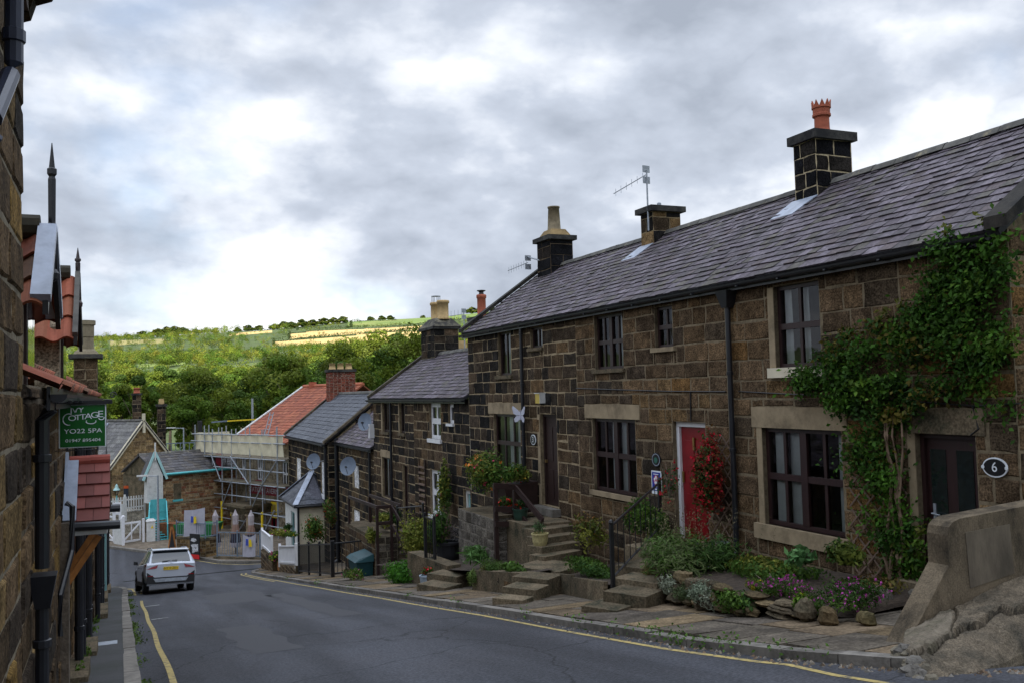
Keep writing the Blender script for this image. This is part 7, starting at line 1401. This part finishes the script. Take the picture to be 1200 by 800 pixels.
for s_ in (-1, 1):
    mb = MB(); mb.prism([FTX.p(-21 + s_ * x, z, .16 + .14 * x) for x, z in ((.02, -.58), (.12, -.50), (.36, -.40), (.40, -.44), (.34, -.58), (.2, -.63), (.02, -.62))], V((-.008, 0, 0))); mb.prism([FTX.p(-21 + s_ * x, z, .155 + .14 * x) for x, z in ((.02, -.63), (.2, -.64), (.32, -.72), (.28, -.80), (.16, -.79), (.10, -.76), (.02, -.70))], V((-.008, 0, 0))); mb.build('wing', mBF, bf)
mb = MB(); mb.tube([FTX.p(-21, -.50, .17), FTX.p(-21, -.74, .17)], [.018, .022], 8); mb.build('body', mBF, bf)
wl = T('wall_lantern', 'square yellow wall lantern above the dark panelled door', 'lamp', (9.2, 19.98, -.2)); mb = MB(); FTX.box(mb, -20.1, -.33, -19.86, -.10, .0, .16); mb.build('shade', M('aged yellow glass', (.55, .40, .07), .35, .15, 4, attr=False), wl, bevel=.01); mb = MB(); FTX.box(mb, -20.12, -.10, -19.84, -.08, .0, .18); FTX.box(mb, -19.859, -.33, -19.845, -.1, .0, .161); mb.build('case', mWHT2, wl)
def dish(lab, c, r, d, wall, mesh=False):
    e = T('satellite_dish', lab, 'satellite dish', c); c = V(c); d = V(d).normalized(); a = d.cross(V((0, 0, 1))).normalized(); b = a.cross(d); rows = []
    for i in range(6): rr_ = r * i / 5; rows.append([c + (a * math.cos(t) + b * 1.08 * math.sin(t)) * rr_ + d * (rr_ * rr_ / r * .28) for t in [2 * PI * k / 24 for k in range(24)]])
    mb = MB(); mb.grid(rows[1:], True); mb.q(*rows[1]); mb.build('reflector', M('dish grey', (.16, .20, .26) if not mesh else (.5, .48, .42), .5, .15, 6, attr=False), e, smooth=True)
    mb = MB(); mb.tube([c - d * .02, c - d * .15, V(wall)], .018, 6); mb.build('mount', mGALV, e); mb = MB(); p = c + d * r * .9 - b * r * .2; mb.tube([c - b * r, p], .012, 5); mb.bar(p, p - d * .12, .06, .06); mb.build('receiver_arm', mBLACK, e)
dish('grey satellite dish high on the corner of the blackened cottage', (9.05, 36.3, -1.12), .33, (-.75, -.62, .22), (9.3, 36.3, -1.2))
dish('grey satellite dish in front of the upper window of the narrow low cottage', (8.95, 39.0, -3.05), .37, (-.6, -.75, .25), (9.3, 39.2, -3.1))
dish('grey satellite dish beside the white upper window of the porch house', (8.5, 44.3, -3.15), .36, (-.6, -.75, .25), (8.9, 44.0, -3.1))
dish('pale round satellite dish behind the roof ridge of the white windowed cottage', (12.0, 30.3, 2.2), .45, (-.3, -.9, .2), (12.0, 30.6, 1.5), True)
mb = MB(); mb.box((9.1, 35.95, -1.75), (9.295, 36.15, -1.2)); tag(mb.build('white_box', mWHITE, None, bevel=.01), 'narrow white cable box on the corner of the blackened cottage', 'box')
def yagi(lab, mast0, mast1, root, tip, n, L_, plate):
    e = T('tv_aerial', lab, 'aerial', mast0); mb = MB(); mb.tube([mast0, mast1], .022, 6); mb.build('mast', mGALV, e); a, b = V(root), V(tip); mb = MB(); mb.tube([a, b], .011, 5); d = (b - a).normalized(); s_ = V((0, 0, 1)) if plate else V((0, 0, 1))
    for k in range(n): p = a.lerp(b, (k + .6) / n); mb.tube([p - s_ * L_, p + s_ * L_], .006, 4)
    mb.build('boom', mGALV, e); mb = MB(); sd_ = d.cross(V((0, 0, 1))).normalized()
    for z in (-.13, .13): mb.bar(a + V((0, 0, z)) - sd_ * .1, a + V((0, 0, z)) + sd_ * .1, .02, .16)
    mb.build('reflector', mGALV, e); return e
yagi('television aerial on a mast strapped to the stained chimney', (11.32, 18.28, 3.6), (11.32, 18.28, 5.02), (11.32, 18.3, 4.92), (11.15, 19.55, 4.72), 6, .09, True)
yagi('television aerial on an arm from the sooty chimney with a tall pot', (11.3, 24.3, 3.75), (11.25, 25.0, 3.95), (11.25, 25.0, 3.78), (11.1, 26.2, 3.68), 8, .10, True)
yagi('television aerial on a mast behind the chimney with two buff pots', (12.4, 33.8, 1.0), (12.4, 33.8, 3.15), (12.4, 33.8, 3.0), (12.2, 34.9, 3.0), 4, .2, True)
# weeds and moss
g = np.random.default_rng(9); P = []; Cc = []
for (x, y, n_) in [(kr(y) + .03, y, m) for y, m in ((6.9, 14), (7.3, 30), (7.9, 50), (8.4, 40), (8.8, 70), (9.3, 40), (10.0, 30), (11.2, 30), (13, 20), (16, 20), (19, 25), (24, 30), (28, 40), (33, 30))]:
    p = np.array([x, y, zr(y) + .08]) + g.normal(size=(n_, 3)) * [.06, .14, .05]; p[:, 2] = np.maximum(p[:, 2], zr(y) + .02); P.append(p); Cc.append(np.tile([.07, .14, .03], (n_, 1)) * g.uniform(.6, 1.5, (n_, 1)))
P = np.concatenate(P); tag(leaves('weeds', P, .05, np.concatenate(Cc)), 'small green weeds sprouting along the foot of the right kerb', 'weeds', kind='stuff')
yv = g.uniform(6, 36, 2600); yv = yv[(np.sin(yv * 1.9) + np.sin(yv * .7 + 1) + g.normal(size=len(yv)) * .5) > .1]; xv = np.array([lk(y) for y in yv]) + np.abs(g.normal(size=len(yv))) * .07 + .01
P = np.stack([xv, yv, np.array([zr(y) for y in yv]) + g.uniform(.0, .03, len(yv))], 1); tag(leaves('moss', P, g.uniform(.03, .07, len(P)), np.tile([.06, .10, .02], (len(P), 1)) * g.uniform(.5, 1.5, (len(P), 1)), nrm=np.tile([0, 0, 1.], (len(P), 1))), 'green moss and grass along the foot of the left kerb', 'moss', kind='stuff')
P = []; 
for y in (8.9, 10.1, 11.9, 13.4, 14.2, 15.6, 17.8, 20, 23, 26, 31): m = 40; P.append(np.array([LX + .08, y, pv(y) + .05]) + np.abs(g.normal(size=(m, 3))) * [.05, .12, .05])
P = np.concatenate(P); tag(leaves('weeds', P, .06, np.tile([.06, .11, .02], (len(P), 1)) * g.uniform(.6, 1.5, (len(P), 1))), 'small weeds at the foot of the left-hand house walls', 'weeds', kind='stuff')
SKYO = ((40, 4.7, 2), (3, 1.2, 5), (5, 23, 0)); SKYS = .80; SKYG = 1.2; SKYR = (.27, .41, .49, .56, .66)
# ================================================================ camera, sky, light
cam = bpy.data.cameras.new('camera'); co = bpy.data.objects.new('camera', cam); C.objects.link(co)
yaw, pit, rol = math.radians(23.1), math.radians(3.0), math.radians(-1.52)
fw = V((math.sin(yaw) * math.cos(pit), math.cos(yaw) * math.cos(pit), math.sin(pit))); rt = V((math.cos(yaw), -math.sin(yaw), 0)); upv = rt.cross(fw)
r2 = rt * math.cos(rol) + upv * math.sin(rol); u2 = -rt * math.sin(rol) + upv * math.cos(rol)
from mathutils import Matrix
mt = Matrix((r2, u2, -fw)).transposed().to_4x4(); co.matrix_world = mt
cam.sensor_width = 36; cam.lens = 1080 / 1200 * 36; cam.clip_start = .05; cam.clip_end = 6000
S.camera = co
SUN_EL, SUN_AZ = math.radians(38), math.radians(208)      # azimuth clockwise from +Y
sd = V((math.sin(SUN_AZ) * math.cos(SUN_EL), math.cos(SUN_AZ) * math.cos(SUN_EL), math.sin(SUN_EL)))
sl = bpy.data.lights.new('sun', 'SUN'); sl.energy = 3.1; sl.angle = math.radians(.5); sl.color = (1, .93, .82)
so = bpy.data.objects.new('sun', sl); C.objects.link(so); so.rotation_euler = (-sd).to_track_quat('-Z', 'Y').to_euler(); so.location = sd * 50
# the cloud is unseen, added to shade the village but not the far hillside
mb = MB(); rr = random.Random(5); cc = V((8, 50, -5)) + sd * 900
ax = sd.cross(V((0, 0, 1))).normalized(); ay = V((0, 0, 1)).cross(ax).normalized()
for i in range(46):
    a = rr.uniform(-1, 1); b = rr.uniform(-1, 1)
    if a * a + b * b > 1: continue
    mb.blob(cc + ax * (a * 190) + ay * (b * 62) + V((0, 0, rr.uniform(-15, 25))), (rr.uniform(40, 60), rr.uniform(40, 60), rr.uniform(20, 32)), seed=i, n=7, rough=.25)
mb.blob(cc, (190, 92, 30), seed=99, n=10, rough=.2)
mCL = M('shade_cloud', (.8, .82, .85), 1, .1, .02, attr=False, spec=0, transl=.5)
tag(mb.build('shade_cloud', mCL, None, smooth=True), 'broad grey bank of clouds added unseen overhead to shade the village street', 'shade_cloud', kind='stuff')

w = bpy.data.worlds.new('World'); w.cycles.sampling_method = 'MANUAL'; w.cycles.sample_map_resolution = 512; S.world = w; w.use_nodes = True; nt = w.node_tree; N = nt.nodes.new; L = nt.links
for n in list(nt.nodes): nt.nodes.remove(n)
out = N('ShaderNodeOutputWorld')
sky = N('ShaderNodeTexSky'); sky.sky_type = 'NISHITA'; sky.sun_disc = False; sky.sun_elevation = SUN_EL; sky.sun_rotation = SUN_AZ; sky.altitude = 100; sky.air_density = 1; sky.dust_density = 1.5
bg1 = N('ShaderNodeBackground'); bg1.inputs[1].default_value = .075; L.new(sky.outputs[0], bg1.inputs[0])
tc = N('ShaderNodeTexCoord'); sx = N('ShaderNodeSeparateXYZ'); L.new(tc.outputs['Generated'], sx.inputs[0])
def math_(op, a, b=None, clamp=False):
    n = N('ShaderNodeMath'); n.operation = op; n.use_clamp = clamp
    for i, v in enumerate((a, b)):
        if v is None: continue
        if isinstance(v, (int, float)): n.inputs[i].default_value = v
        else: L.new(v, n.inputs[i])
    return n.outputs[0]
zz = math_('MAXIMUM', sx.outputs[2], 0.0); den = math_('ADD', math_('MULTIPLY', zz, .8), .55)
px = math_('DIVIDE', sx.outputs[0], den); py = math_('DIVIDE', sx.outputs[1], den)
cb = N('ShaderNodeCombineXYZ'); L.new(px, cb.inputs[0]); L.new(py, cb.inputs[1]); L.new(math_('MULTIPLY', zz, 1.5), cb.inputs[2])
def noise(scale, detail, rough, off, dist=0):
    mp = N('ShaderNodeMapping'); mp.inputs['Location'].default_value = off; L.new(cb.outputs[0], mp.inputs[0])
    n = N('ShaderNodeTexNoise'); n.inputs['Scale'].default_value = scale; n.inputs['Detail'].default_value = detail; n.inputs['Roughness'].default_value = rough; n.inputs['Distortion'].default_value = dist
    L.new(mp.outputs[0], n.inputs['Vector']); return n.outputs[0]
def rng(x, a, b, c=0, d=1):
    n = N('ShaderNodeMapRange'); n.interpolation_type = 'SMOOTHSTEP'
    for i, v in enumerate((a, b, c, d)): n.inputs[i + 1].default_value = v
    L.new(x, n.inputs[0]); return n.outputs[0]
def puff(scale, off):
    mp = N('ShaderNodeMapping'); mp.inputs['Location'].default_value = off; L.new(cb.outputs[0], mp.inputs[0])
    w_ = N('ShaderNodeTexNoise'); w_.inputs['Scale'].default_value = scale * 1.6; w_.inputs['Detail'].default_value = 5; L.new(mp.outputs[0], w_.inputs['Vector'])
    mx = N('ShaderNodeMix'); mx.data_type = 'VECTOR'; mx.inputs[0].default_value = .16; L.new(mp.outputs[0], mx.inputs[4]); L.new(w_.outputs['Color'], mx.inputs[5])
    v = N('ShaderNodeTexVoronoi'); v.feature = 'F1'; v.inputs['Scale'].default_value = scale; v.inputs['Detail'].default_value = 1.5; v.inputs['Roughness'].default_value = .45; L.new(mx.outputs[1], v.inputs['Vector'])
    return math_('SUBTRACT', 1.0, v.outputs['Distance'])
def dens(dx, dy, dz):
    o = lambda k: (SKYO[k][0] + dx, SKYO[k][1] + dy, SKYO[k][2] + dz)
    return noise(1.35, 8, .5, o(0), .1)
d0 = dens(0, 0, 0); d1 = dens(-.02, -.01, .05); thick = noise(1.7, 7, .52, SKYO[2], .15)
lit = math_('MULTIPLY', math_('SUBTRACT', d0, d1), SKYG)
d0 = math_('ADD', math_('ADD', math_('MULTIPLY', d0, .70), math_('MULTIPLY', puff(3.2, SKYO[1]), .20)), math_('MULTIPLY', puff(8.5, SKYO[2]), .10)); tone = math_('ADD', d0, lit)
cr = N('ShaderNodeValToRGB'); L.new(tone, cr.inputs[0]); e = cr.color_ramp.elements
e[0].position = SKYR[0]; e[0].color = (.20, .225, .27, 1); e[1].position = SKYR[4]; e[1].color = (.62, .612, .595, 1)
for q_, c_ in ((SKYR[1], (.30, .33, .385, 1)), (SKYR[2], (.42, .445, .49, 1)), (SKYR[3], (.545, .555, .57, 1))): k = cr.color_ramp.elements.new(q_); k.color = c_
zen_boost = rng(sx.outputs[2], .42, .95, 1.0, 3.2)  # added: sky brightened above the frame to light the house fronts
bg2 = N('ShaderNodeBackground'); L.new(cr.outputs[0], bg2.inputs[0]); L.new(math_('MULTIPLY', zen_boost, SKYS), bg2.inputs[1])
mask = rng(thick, .30, .44, .55, 1.0)
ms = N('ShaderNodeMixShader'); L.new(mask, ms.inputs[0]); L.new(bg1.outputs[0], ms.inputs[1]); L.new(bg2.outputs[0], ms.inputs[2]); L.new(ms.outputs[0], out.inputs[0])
S.view_settings.view_transform = 'Standard'; S.view_settings.look = 'None'; S.view_settings.exposure = 1.4; S.view_settings.gamma = 1
S.cycles.max_bounces = 6; S.cycles.diffuse_bounces = 3; S.cycles.transparent_max_bounces = 12; S.cycles.use_denoising = True; S.cycles.caustics_reflective = False; S.cycles.caustics_refractive = False
